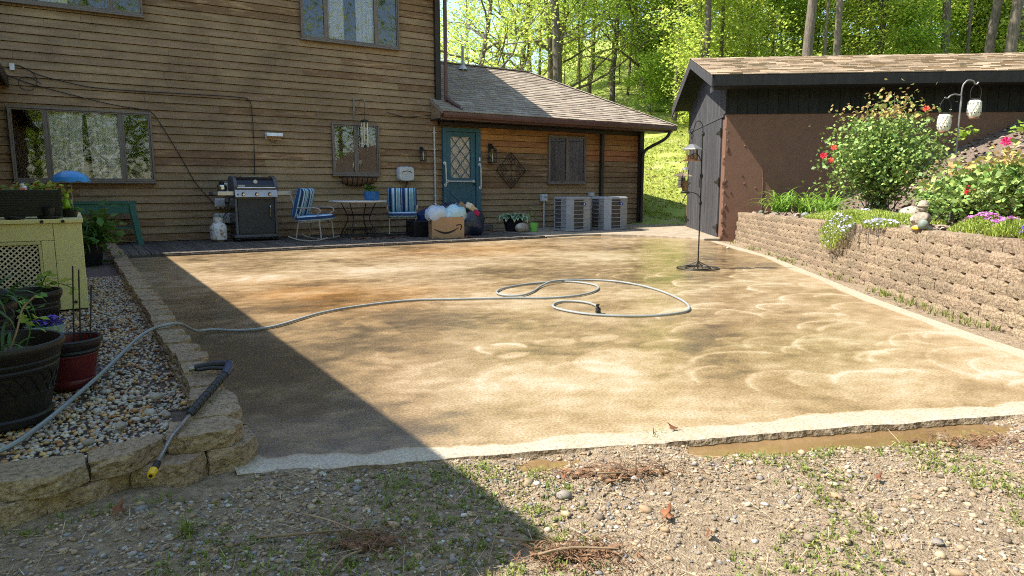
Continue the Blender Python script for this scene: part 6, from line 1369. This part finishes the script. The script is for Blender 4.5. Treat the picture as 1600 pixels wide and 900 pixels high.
part(MB().b2(-.045, .045, -.03, .03, 0, .14), 'suet_block', 'deck', L3, bevel=.012); part(MB().add([(-.10, -.10, .15), (.10, -.10, .15), (.10, .10, .15), (-.10, .10, .15), (0, 0, .215)], [(0, 1, 4), (1, 2, 4), (2, 3, 4), (3, 0, 4)]), 'roof', 'clear', L3); cg = MB()
for z in (.0, .05, .10, .145): cg.tube([(-.05, -.035, z), (.05, -.035, z), (.05, .035, z), (-.05, .035, z)], .003, n=4, closed=True)
part(cg, 'cage', 'iron', L3); part(MB().tube([(0, 0, .14), (.06, 0, .3)], .003, n=4), 'hanger', 'iron', L3)

# ------------------------------------------------------------------ flower bed
def bedpos(lx, ly, dz=0): p = W2(lx, ly); return Vector((p.x, p.y, bz(lx, ly)+dz))
def bush(name, lab, lx, ly, rx, ry, h, n, ls, seed, mat='roseleaf', tips=.03, stems=26, shape=1.0, blooms=(), lean=(0, 0), lumps=26, base=.10):
    r_ = np.random.default_rng(seed); rp = random.Random(seed); o_ = bedpos(lx, ly, -.02); t = thing(name, lab, 'bush', o_)
    T_ = []; m_ = MB()
    for i in range(stems+lumps):
        a = rp.uniform(0, 6.283); q = math.sqrt(rp.random()); zt = h*(1-.55*q**2*shape)*rp.uniform(.55, 1.0)
        e = Vector((rx*q*math.cos(a)+lean[0]*zt/h, ry*q*math.sin(a)+lean[1]*zt/h, zt)); p0 = Vector((rp.gauss(0, base), rp.gauss(0, base), 0)); mid = p0.lerp(e, .5)+Vector((e.x*.12, e.y*.12, .08*h))
        S_ = spline([p0, mid, e], 5); T_.append(S_)
        if i < stems: m_.tube(S_, [.011-.0085*k/(len(S_)-1) for k in range(len(S_))], n=5)
    part(m_, 'stems', 'bark', t, smooth=True)
    C_ = []
    for k in range(n):
        S_ = T_[k % len(T_)]; f = (r_.random()**.62)*(len(S_)-1); i = int(f); p = S_[min(i, len(S_)-1)]; sp = .035+.11*min(1, f/len(S_)*1.2)*h/1.6
        if p.z < .16*h and r_.random() < .75: continue
        C_.append((p.x+r_.normal(0, sp), p.y+r_.normal(0, sp), max(.03, p.z+r_.normal(0, sp*.8))))
    C_ = np.array(C_); V, F = leaves_np(C_, ls, r_, flat=.5, asp=1.25); hi = C_[:, 2] > np.quantile(C_[:, 2], 1-tips*1.6); mi = ((r_.random(len(C_)) < .75) & hi).astype(int)
    link('foliage', np_mesh('foliage', V, F, [mt[mat], mt['rosetip']], mi), t)
    for bx_, by_, bz_, mm, s in blooms:
        b = MB()
        for ring, (rr, nn, up) in enumerate(((1, 7, .15), (.72, 6, .55), (.4, 4, 1.0))):
            for i in range(nn):
                a = (i+.5*ring)/nn*6.283; c, q = math.cos(a), math.sin(a); b.add([(0, 0, 0), ((c-q*.42)*s*rr*.7, (q+c*.42)*s*rr*.7, s*up*.7), (c*s*rr, q*s*rr, s*(up+.1)), ((c+q*.42)*s*rr*.7, (q-c*.42)*s*rr*.7, s*up*.7)], [(0, 1, 2, 3)])
        o = part(b, 'rose', mm, t, loc=(bx_, by_, bz_)); d = (Vector((0, 0, 1.1))-Vector((o_.x+bx_, o_.y+by_, o_.z+bz_))).normalized(); o.rotation_euler = (d+Vector((0, 0, .5))).normalized().to_track_quat('Z', 'Y').to_euler()
    return t
def scr(px_off, dep, z): return (VR.x*px_off-.537*dep, VR.y*px_off-.843*dep, z)   # offset across the view, towards the camera
bush('rose_bush', 'largest rose bush with bronze shoot tips before the brown shed wall', 1.62, -2.85, 1.0, .85, 2.25, 9500, .052, 2, shape=.85, stems=34, lumps=50, lean=(.12, -.05), blooms=[(*scr(-1.1, .4, 1.0), 'red', .06), (*scr(-.97, .45, 1.12), 'coral', .055), (*scr(-.98, .4, .93), 'coral', .05), (*scr(.45, .4, 1.72), 'coral', .055)])
bush('rose_bush', 'lower rose bush with bare dark stems, behind the pink phlox', 1.30, -6.35, .68, .66, .86, 4800, .052, 9, mat='roseleaf', shape=.7, stems=40, lumps=30, base=.16, tips=.05, blooms=[(*scr(-.1, .45, .95), 'magenta', .06), (*scr(.31, .5, .86), 'red', .06), (*scr(-.62, .72, .43), 'red', .065), (*scr(-.40, .75, .40), 'magenta', .065), (*scr(-.30, .6, .62), 'coral', .05)])
bush('rose_bush', 'rose bush at the right edge above the end of the retaining wall', 1.15, -7.6, .62, .62, .98, 3400, .052, 14, shape=.7, stems=26, lumps=22, tips=.05, blooms=[])
bush('rose_bush', 'small sprawling rose bush between the two large ones', 1.75, -4.75, .5, .5, .72, 2200, .04, 16, stems=14, lumps=12, tips=.1)
def lily(lab, lx, ly, n, seed, L_=.55): strap('daylily', lab, bedpos(lx, ly), n, L_*1.3, .028, 'blade', seed, .11, rise=(.75, 1.5), droop=(.5, 1.1))
lily('daylily clump nearest the shed corner with a grey solar lamp at its foot', .75, -.52, 60, 1, .60); lily('second daylily clump from the shed corner', 1.12, -.85, 60, 2, .60); lily('daylily clump in shade left of the large rose bush', 1.35, -1.55, 48, 3, .5); lily('bright daylily clump above the round grey stone', 1.0, -2.15, 60, 4, .5)
def mat_plant(name, lab, cx, cy, rx, ry, n, flow, nf, seed, h=.10, spill=0, fzone=None, fsize=.022):
    r_ = np.random.default_rng(seed); o_ = bedpos(cx, cy); t = thing(name, lab, 'ground cover', o_)
    q = np.sqrt(r_.random(n)); a = r_.uniform(0, 6.283, n); lx = cx+rx*q*np.cos(a); ly = cy+ry*q*np.sin(a); z = bed_z(np.maximum(lx, .2), ly)+h*(1-q**2)*(.6+.8*fbm(lx*7, ly*7, seed))+.01
    over = np.maximum(0, .16-lx)*spill; z = np.where(lx < .16, z-over*over*6, z); lx = np.where(lx < -.03, -.03-.10*r_.random(n)*np.minimum(1, over*4), lx)
    C_ = np.stack([W0.x+RV.x*lx+AV.x*ly-o_.x, W0.y+RV.y*lx+AV.y*ly-o_.y, z-o_.z], 1); G_, F = grass_np(C_, .05, r_, w=.007, nb=3); link('foliage', np_mesh('foliage', G_, F, mt['phlox']), t)
    if nf:
        if fzone: k = [i for i in range(n) if fzone(lx[i], ly[i])]
        else: k = list(range(n))
        k = r_.choice(k, min(nf, len(k)), replace=False); Cf = C_[k]+np.array([0, 0, .045]); V, F = leaves_np(Cf, fsize, r_, flat=1.5, asp=1.0); link('blossom', np_mesh('blossom', V, F, mt[flow]), t)
    return t
mat_plant('creeping_phlox', 'yellow green creeping phlox mat spilling over the retaining wall', .72, -4.7, .62, 1.75, 6000, 'lilac', 40, 3)
mat_plant('creeping_phlox', 'trailing phlox cushion with pale lilac flowers hanging over the wall face', .08, -5.6, .24, .48, 2000, 'lilac', 170, 4, .12, .75, lambda x, y: x < .05 and y < -5.4, .03)
mat_plant('creeping_phlox', 'small strip of whitish phlox lying on the wall cap', .10, -6.6, .10, .42, 420, 'lilac', 170, 5, .05, .4, None, .03)
mat_plant('creeping_phlox', 'little pale lilac flower cluster at the foot of the large rose bush', .95, -4.0, .16, .35, 260, 'lilac', 90, 6, .10, 0, None, .035)
mat_plant('creeping_phlox', 'larger pink phlox cushion in front of the bare rose stems', .45, -8.0, .24, .42, 1500, 'pink', 420, 7, .12, 0, lambda x, y: x > .38, .03)
mat_plant('creeping_phlox', 'smaller pink phlox cushion near the right edge on the wall', .25, -8.72, .16, .28, 900, 'pink', 150, 8, .10, 0, lambda x, y: y > -8.75 and x > .2, .03)
mat_plant('creeping_phlox', 'violet flowered tuft at the far right end of the wall top', .16, -9.15, .10, .12, 200, 'purple', 90, 9, .09, 0, None, .03)
# dry trailing stems under the phlox
dr = MB()
for i in range(40):
    y = random.uniform(-6.9, -5.0); x = random.uniform(-.06, .02); z = .56+.05*(-y)*.25; p = W2(x, y, .58+.0125*-y); dr.tube([p, p+Vector((random.gauss(0, .015), random.gauss(0, .015), -.06)), p+Vector((random.gauss(0, .02)-.02, random.gauss(0, .02), -random.uniform(.09, .2)))], .003, n=3)
tagset(dr.build('dry_stems', mt['bark']), 'dry dark stems trailing down the wall under the phlox', 'stems', kind='stuff')
for i, (lx, ly, s, mm, lab) in enumerate(((.45, -3.0, .065, 'ball', 'round grey stone on the mulch above the wall'), (.75, -3.35, .06, 'stone', 'pale stone in the mulch at the foot of the large rose bush'), (1.5, -4.3, .16, 'stone', 'dark boulder in the mulch right of the large rose bush'), (.42, -.42, .05, 'ball', 'small grey ball lamp by the shed corner'), (.50, -1.15, .04, 'ball', 'small grey ball lamp before the second daylily'))):
    o_ = bedpos(lx, ly, s*.5); tagset(MB().blob((0, 0, 0), (s*1.1, s, s*.8), ICO2, .05).build('stone' if mm == 'stone' else 'round_stone', mt[mm], None, o_, smooth=80), lab, 'stone')
# statue
St = thing('garden_statue', 'weathered stone gnome like garden statue with a round ball on the wall', 'statue', bedpos(.12, -7.5, .0), SRZ-1.2); St.scale = (.85, .85, .92)
s_ = MB(); s_.blob((0, 0, .03), (.12, .10, .05), ICO3, .06).blob((0, 0, .13), (.095, .085, .085), ICO3, .05).blob((-.07, -.03, .09), (.05, .05, .045), ICO2, .06).blob((.06, -.05, .07), (.05, .055, .04), ICO2, .06)
for s in (-1, 1): s_.tube([(s*.07, -.01, .17), (s*.095, -.05, .13), (s*.05, -.09, .10)], [.03, .026, .02], n=8)
part(s_, 'body', 'limestone', St, smooth=60); s_ = MB(); s_.blob((0, -.005, .245), (.048, .048, .052), ICO3, .03).blob((0, -.052, .24), (.012, .012, .012), ICO1)
for s in (-1, 1): s_.blob((s*.018, -.046, .255), (.008, .006, .008), ICO1)
part(s_, 'head', 'limestone', St, smooth=60); part(MB().lathe([(.062, .262), (.066, .27), (.056, .292), (.045, .318), (.02, .335)], 18), 'hat', 'limestone', St, smooth=35); part(MB().blob((.10, -.09, .075), (.058, .058, .058), ICO3), 'ball', 'ball', St, smooth=True); part(MB().lathe([(.03, 0), (.035, .03)], 10, (.10, -.09, -.01)), 'ball_stand', 'iron', St); part(MB().blob((.02, -.11, .035), (.05, .03, .02), ICO2, .1), 'yellow_patch', 'yellow_tip', St, smooth=60)
# shepherd hook with two lanterns
q_ = bedpos(1.42, -5.5); SH = thing('shepherd_hook', 'grey double shepherd hook standing behind the lower rose bush', 'shepherd hook', q_)
hz = 2.16-q_.z; part(MB().tube([(-.02, 0, 0), (0, 0, hz)], .011, n=8), 'pole', 'greymetal', SH, smooth=True)
def arm(d, reach, up, a=.75, b=.5, c=.42, e=.55):
    return MB().tube(spline([Vector((0, 0, hz-.12)), Vector((0, 0, hz+up*.6)), Vector((0, 0, hz+up*.95))+d*reach*.3, Vector((0, 0, hz+up))+d*reach*.6, Vector((0, 0, hz+up*a))+d*reach*.9, Vector((0, 0, hz+up*b))+d*reach, Vector((0, 0, hz+up*c))+d*(reach+.02), Vector((0, 0, hz+up*e))+d*(reach+.045)], 5), .009, n=7)
part(arm(VR, .15, .25, .95, .85, .8, .9), 'hook', 'greymetal', SH, smooth=True); part(arm(-VR, .16, .08), 'hook', 'greymetal', SH, smooth=True)
def hl(off, ztop, lab):
    p = q_+off; t = thing('hanging_lantern', lab, 'lantern', (p.x, p.y, ztop-.40)); t.scale = (.88, .88, 1); b = [(.055, .0), (.072, .02), (.082, .06), (.084, .13), (.08, .18), (.066, .205), (.06, .21)]
    part(MB().lathe(b, 28), 'body', 'lantern_white', t, smooth=True); cg = MB()
    for i in range(12):
        for s in (-1, 1): cg.tube([(.0855*math.cos(i/12*6.283+s*.9*k/6)*(.93+.07*math.sin(k/6*3.14)), .0855*math.sin(i/12*6.283+s*.9*k/6)*(.93+.07*math.sin(k/6*3.14)), .03+.155*k/6) for k in range(7)], .0035, n=4)
    part(cg, 'pattern', 'lantern_white', t, smooth=True)
    hole = MB()
    for r_i in range(4):
        for i in range(12):
            a = (i+.5*(r_i % 2))/12*6.283; zc = .05+.037*r_i; c_, s2 = math.cos(a), math.sin(a); R0 = .0845; w2 = .009
            hole.add([(R0*c_, R0*s2, zc-.013), (R0*c_-s2*w2, R0*s2+c_*w2, zc), (R0*c_, R0*s2, zc+.013), (R0*c_+s2*w2, R0*s2-c_*w2, zc)], [(0, 3, 2, 1)])
    part(hole, 'piercing', 'dark', t, kind='stuff')
    part(MB().lathe([(.06, -.02), (.065, -.008), (.056, 0)], 20), 'base', 'copper', t); part(MB().lathe([(.068, .205), (.07, .22), (.06, .224)], 20), 'rim', 'iron', t)
    part(MB().tube(spline([VR*.065+Vector((0, 0, .215)), VR*.078+Vector((0, 0, .30)), VR*.045+Vector((0, 0, .375)), Vector((0, 0, .40)), VR*-.045+Vector((0, 0, .375)), VR*-.078+Vector((0, 0, .30)), VR*-.065+Vector((0, 0, .215))], 4), .0045, n=5), 'handle', 'iron', t, smooth=True)
hl(VR*.175, hz+q_.z+.205, 'higher cream lattice lantern hanging right on the shepherd hook'); hl(-VR*.185, hz+q_.z+.035, 'lower cream lattice lantern hanging left on the shepherd hook')
sd_ = thing('vine_seedling', 'bright green lobed seedling on the mulch mound against the black boards', 'plant', bedpos(4.2, -.8)); part(MB().tube(spline([(.2, .0, 0), (.0, .05, .25), (-.25, .1, .42)], 5), .005, n=5), 'stem', 'bark', sd_); C_ = NP.normal(0, 1, (22, 3))*np.array([.12, .08, .05])+np.array([-.3, .1, .42]); V, F = leaves_np(C_, .10, asp=1.1); link('leaves', np_mesh('leaves', V, F, mt['leafA']), sd_)
sd_ = thing('vine_seedling', 'pale green seedling at the right edge on the mulch mound', 'plant', bedpos(5.0, -.9)); part(MB().tube([(.0, .0, 0), (.0, .05, .2)], .005, n=5), 'stem', 'bark', sd_); C_ = NP.normal(0, 1, (30, 3))*np.array([.2, .15, .05])+np.array([0, .05, .22]); V, F = leaves_np(C_, .10, asp=1.1); link('leaves', np_mesh('leaves', V, F, mt['leafA']), sd_)
# weeds along the wall foot
n = 260; t_ = NP.uniform(.2, 10.5, n); k = fbm(t_*1.5, t_*0, 90) > .48; t_ = t_[k]; lx = NP.uniform(-.22, -.03, len(t_)); C = np.stack([W0.x+RV.x*lx-AV.x*t_, W0.y+RV.y*lx-AV.y*t_, 0*t_-.005], 1)
V, F = grass_np(C, .06, nb=7, w=.006); link('weeds', np_mesh('weeds', V, F, mt['grass']), kind='stuff')

# ------------------------------------------------------------------ trees
def tree_meshes(seed, H_, r0, cb, spread, nb, nl, ls, leafmat, up=.6, sub=5, lean=.0, clump=.38, bushy=False):
    r_ = random.Random(seed); rn = np.random.default_rng(seed); tm = MB()
    P = []; d = Vector((r_.gauss(0, lean), r_.gauss(0, lean), 1)); p = Vector((0, 0, -.4)); n = 12
    for i in range(n+1): P.append(p.copy()); p = p+Vector((d.x+r_.gauss(0, .05), d.y+r_.gauss(0, .05), 1))*(H_+.4)/n
    rad = [r0*(1.35 if i == 0 else 1)*(1-.88*i/n) for i in range(n+1)]; tm.tube(P, rad, n=9); cen = []
    def at(f): f *= n; i = min(int(f), n-1); return P[i].lerp(P[i+1], f-i), rad[i]
    for b in range(nb):
        f = cb+(1-cb)*((b+.5)/nb)**.9; q, rr = at(min(f, .98)); az = b*2.4+r_.uniform(-.5, .5); el = r_.uniform(.1, up)+.5*f; L_ = spread*(1.1-.65*f)*r_.uniform(.7, 1.2)
        B_ = [q]; dv = Vector((math.cos(az)*math.cos(el), math.sin(az)*math.cos(el), math.sin(el))); m = 6
        for i in range(m): dv = (dv+Vector((r_.gauss(0, .16), r_.gauss(0, .16), r_.gauss(.03, .12)))).normalized(); B_.append(B_[-1]+dv*L_/m)
        rb_ = min(rr*.55, .02+L_*.018); tm.tube(B_, [rb_*(1-.85*i/m) for i in range(m+1)], n=6)
        for s in range(sub):
            g_ = r_.uniform(.25, 1.0)*m; i = min(int(g_), m-1); s0 = B_[i].lerp(B_[i+1], g_-i); dv2 = (dv*.6+Vector((r_.gauss(0, .7), r_.gauss(0, .7), r_.gauss(.15, .4)))).normalized(); L2_ = L_*r_.uniform(.25, .5); S_ = [s0]
            for k in range(3): dv2 = (dv2+Vector((r_.gauss(0, .2), r_.gauss(0, .2), r_.gauss(0, .15)))).normalized(); S_.append(S_[-1]+dv2*L2_/3)
            tm.tube(S_, [rb_*.32, rb_*.26, rb_*.18, rb_*.06], n=4); cen += [S_[1].lerp(S_[2], r_.random()), S_[2], S_[3], S_[3]]
        cen += [B_[-1], B_[-2]]
    cen = np.array([list(c) for c in cen]); k = rn.integers(0, len(cen), nl); C_ = cen[k]+rn.normal(0, clump, (nl, 3))*np.array([1, 1, .55]); C_[:, 2] = np.maximum(C_[:, 2], .2)
    V, F = leaves_np(C_, ls, rn, flat=.9, asp=1.35); tme = tm.mesh('trunk', mt['bark']); smooth_me(tme, 60)
    return tme, np_mesh('crown', V, F, mt[leafmat])
VAR = {'tall': [tree_meshes(1, 17, .17, .34, 4.6, 22, 4600, .12, 'leafA'), tree_meshes(2, 19, .20, .38, 5.0, 20, 4300, .12, 'leafB'), tree_meshes(3, 16, .15, .30, 4.2, 22, 4600, .115, 'leafA', lean=.05)],
       'airy': [tree_meshes(5, 12, .20, .15, 5.2, 20, 7500, .10, 'leafB', up=.5, lean=.10, clump=.5), tree_meshes(6, 13, .17, .18, 4.8, 18, 8000, .10, 'leafA', lean=.08, clump=.5)],
       'sapling': [tree_meshes(8, 6.5, .07, .12, 2.6, 18, 7000, .105, 'leafA', clump=.36), tree_meshes(9, 5.5, .06, .1, 2.4, 18, 7000, .105, 'leafB', clump=.36), tree_meshes(10, 7.5, .08, .12, 2.8, 18, 7500, .105, 'leafB', clump=.38)],
       'shrub': [tree_meshes(12, 2.6, .04, .05, 1.6, 14, 4000, .09, 'leafA', clump=.26), tree_meshes(13, 2.2, .035, .05, 1.5, 14, 4000, .09, 'leafB', clump=.26)]}
tr_ = random.Random(77)
LAB = {'tall': ('tall_tree', 'tall bare trunked tree', 'tall trees in the woods'), 'airy': ('spreading_tree', 'thin crooked spreading tree', 'spreading trees behind the wing roof'),
       'sapling': ('young_tree', 'yellow green young tree', 'young trees of the understory'), 'shrub': ('woodland_shrub', 'leafy woodland shrub', 'shrubs on the slope')}
def tree(kind, x, y, v=None, s=1.0, lab=None, cat='tree'):
    nm, lb_, gp = LAB[kind]; D_ = .537*x+.843*y; q_ = 800+1070*(.843*x-.537*y)/D_
    lb_ = lb_.rsplit(' behind the', 1)[0].rsplit(' in the woods', 1)[0].rsplit(' under the', 1)[0].rsplit(' on the', 1)[0]
    pl_ = [(740, 'above the vent pipe on the wing roof'), (840, 'above the upper wing roof'), (930, 'above the wing roof slope'), (1000, 'above the low wing eave'), (1075, 'in the gap between wing and shed'), (1135, 'beyond the left shed gable'), (1210, 'above the shed roof left part'), (1290, 'above the shed left of centre'), (1370, 'above the shed roof centre'), (1450, 'above the big rose bush'), (1530, 'above the hanging lanterns'), (1e9, 'above the far right of the shed roof')]
    lb_ += ', '+('in front' if D_ < 33 else 'farther back' if D_ < 43 else 'farthest back')+', '+[t_ for p_, t_ in pl_ if q_ < p_][0]
    ms = VAR[kind]; tm, cm = ms[tr_.randrange(len(ms)) if v is None else v]
    z = float(hill_z(np.array([x]), np.array([y]))[0]); t = thing(nm, lab or lb_, 'shrub' if kind == 'shrub' else 'tree', (x, y, z), tr_.uniform(0, 6.28), gp); t.scale = (s, s, s*tr_.uniform(.92, 1.1)); link('trunk', tm, t); link('crown', cm, t); return t
def at_view(px, D): l = (px-800)/1070*D; return .537*D+.843*l, .843*D-.537*l
big = [(868, 33, 'tall', 1, 1.25, 'thick grey trunk rising behind the middle of the shed ridge'), (1085, 29, 'tall', 0, 1.0, 'dark leaning trunk left of the shed ridge end'), (1238, 26, 'tall', 1, 1.1, 'stout grey trunk rising just behind the shed roof centre'), (1500, 27, 'tall', 2, 1.35, 'pale barked trunk with flaking bark behind the shed roof at right'), (1545, 26, 'tall', 1, 1.15, 'thickest brown trunk behind the shed roof at far right'), (1290, 28, 'tall', 0, 1.0, 'dark straight trunk right of the stout grey one')]
for px, D, k, v_, s, lab in big: tree(k, *at_view(px, D), v_, s, 'tall tree with '+lab)
for px, D in ((1180, 38), (1340, 34), (1400, 38), (1445, 31), (1600, 32), (1680, 30), (1150, 44), (1260, 42), (1480, 44), (1640, 44), (1110, 50), (960, 46), (1740, 36), (1300, 52), (1420, 54), (1020, 54), (1530, 52)): tree('tall', *at_view(px+tr_.uniform(-15, 15), D), None, tr_.uniform(.85, 1.15))
for px, D, s in ((720, 33, 1.0), (790, 41, 1.1), (860, 38, 1.05), (915, 44, 1.0), (990, 50, 1.1), (872, 37, .9), (950, 39, .95), (1005, 41, 1.0), (690, 48, 1.1), (830, 50, 1.15), (760, 56, 1.2), (900, 52, 1.2)): tree('airy', *at_view(px, D), None, s)
for px, D, s in ((700, 31, .8), (965, 46, .9), (1005, 44, .9), (1045, 46, 1.0), (1085, 30, .9), (1120, 34, 1.0), (1160, 31, 1.0), (1205, 33, 1.05), (1265, 33, .95), (1320, 32, 1.0), (1350, 31, 1.0), (1395, 30, .85), (1440, 33, 1.0), (1480, 33, 1.05), (1530, 33, .95), (1575, 32, 1.0), (1620, 28, .9), (1680, 33, 1.0), (1230, 38, 1.1), (1330, 40, 1.2), (1430, 40, 1.2), (1540, 38, 1.2), (1060, 44, 1.2), (1120, 42, 1.15), (880, 46, .8), (1180, 48, 1.3), (1280, 50, 1.3), (1380, 52, 1.35), (1490, 50, 1.3), (1600, 48, 1.3)): tree('sapling', *at_view(px+tr_.uniform(-8, 8), D), None, s)
for px, D, s in ((1010, 36, .9), (1035, 39, 1.0), (1080, 36, 1.1), (1020, 42, 1.1), (1050, 40, 1.2), (1095, 32, 1.0), (1000, 42, 1.2), (1140, 36, 1.0)): tree('shrub', *at_view(px, D), None, s)
for px, D in ((1048, 34), (1072, 41), (1118, 31), (1150, 38), (1196, 33), (1222, 41), (1268, 30), (1318, 36), (1352, 31), (1385, 41), (1418, 34), (1462, 38), (1482, 31), (1528, 36), (1566, 31), (1592, 39), (740, 46), (842, 42), (905, 40), (975, 42)): t = tree('tall', *at_view(px, D)); t.scale = (.52, .52, tr_.uniform(.85, 1.0))
by_ = {}
for o in bpy.data.objects:
    if o.get('group') in [v_[2] for v_ in LAB.values()]: by_.setdefault(o['label'], []).append(o)
for lb_, os_ in by_.items():
    os_.sort(key=lambda o: (.843*o.location.x-.537*o.location.y)/(.537*o.location.x+.843*o.location.y)); n = len(os_)
    if n > 1:
        for i, o in enumerate(os_): o['label'] = lb_+', '+(('left one', 'right one')[i] if n == 2 else ('left one', 'middle one', 'right one')[i] if n == 3 else ('leftmost' if i == 0 else 'rightmost' if i == n-1 else ('second', 'third', 'fourth', 'fifth', 'sixth')[i-1]+' from left'))
# woods behind the camera, seen only as reflections in the panes, and the far woods that close the view
cs = []
for i in range(95):
    px = tr_.uniform(560, 1900); D = tr_.uniform(56, 88); x, y = at_view(px, D); z0 = float(hill_z(np.array([x]), np.array([y]))[0]); den = 1.0 if px > 960 else .12
    m = int(170*den); cs.append(np.array([x, y, z0])+NP.normal(0, 1, (m, 3))*np.array([2.6, 2.6, 4.5])+np.array([0, 0, 8 if px > 930 else 5.5]))
V, F = leaves_np(np.concatenate(cs), .42, flat=.8); link('far_woods', np_mesh('far_woods', V, F, mt['leafB']), kind='stuff')
cs = []
for i in range(110):
    a = tr_.uniform(-2.9, -.35); D = tr_.uniform(15, 30); x, y = 4+math.cos(a)*D*1.2, 2+math.sin(a)*D; m = 850; hh = tr_.uniform(5, 17)
    cs.append(np.array([x, y, hh*.62])+NP.normal(0, 1, (m, 3))*np.array([1.6, 1.6, hh*.27]))
V, F = leaves_np(np.concatenate(cs), .2, flat=.8); link('woods_behind', np_mesh('woods_behind', V, F, mt['leafB']), kind='stuff')
tk = MB()
for i in range(40):
    a = tr_.uniform(-2.9, -.35); D = tr_.uniform(15, 30); x, y = 4+math.cos(a)*D*1.2, 2+math.sin(a)*D; tk.tube([(x, y, -.2), (x+tr_.gauss(0, .3), y+tr_.gauss(0, .3), 11)], [.2, .08], n=6)
tk.build('trunks_behind', mt['bark'], kind='stuff')
# grass on the slope between wing and shed
n = 26000; D = NP.uniform(18.5, 36, n); px = NP.uniform(960, 1130, n); l = (px-800)/1070*D; x = .537*D+.843*l; y = .843*D-.537*l; k = ~((x < 14.6) & (y > 14.6)) & ~((x-11.1)*.61+(y-9.75)*.792 < 4.8) | (D > 22); k &= fbm(x*1.1, y*1.1, 95) > .36; x, y = x[k], y[k]
C = np.stack([x, y, hill_z(x, y)], 1); V, F = grass_np(C, .06, nb=3, w=.012); mt['slopegrass'] = M('slope_grass', (.46, .48, .10), (.38, .42, .07), var=.3, hue=.03, transl=.35, **LEAF); link('grass', np_mesh('grass', V, F, mt['slopegrass']), kind='stuff')
Cl = np.stack([x, y, hill_z(x, y)+.01], 1)[::30]; V, F = leaves_np(Cl, .09, flat=2); link('leaf_litter', np_mesh('leaf_litter', V, F, mt['mulch']), kind='stuff')
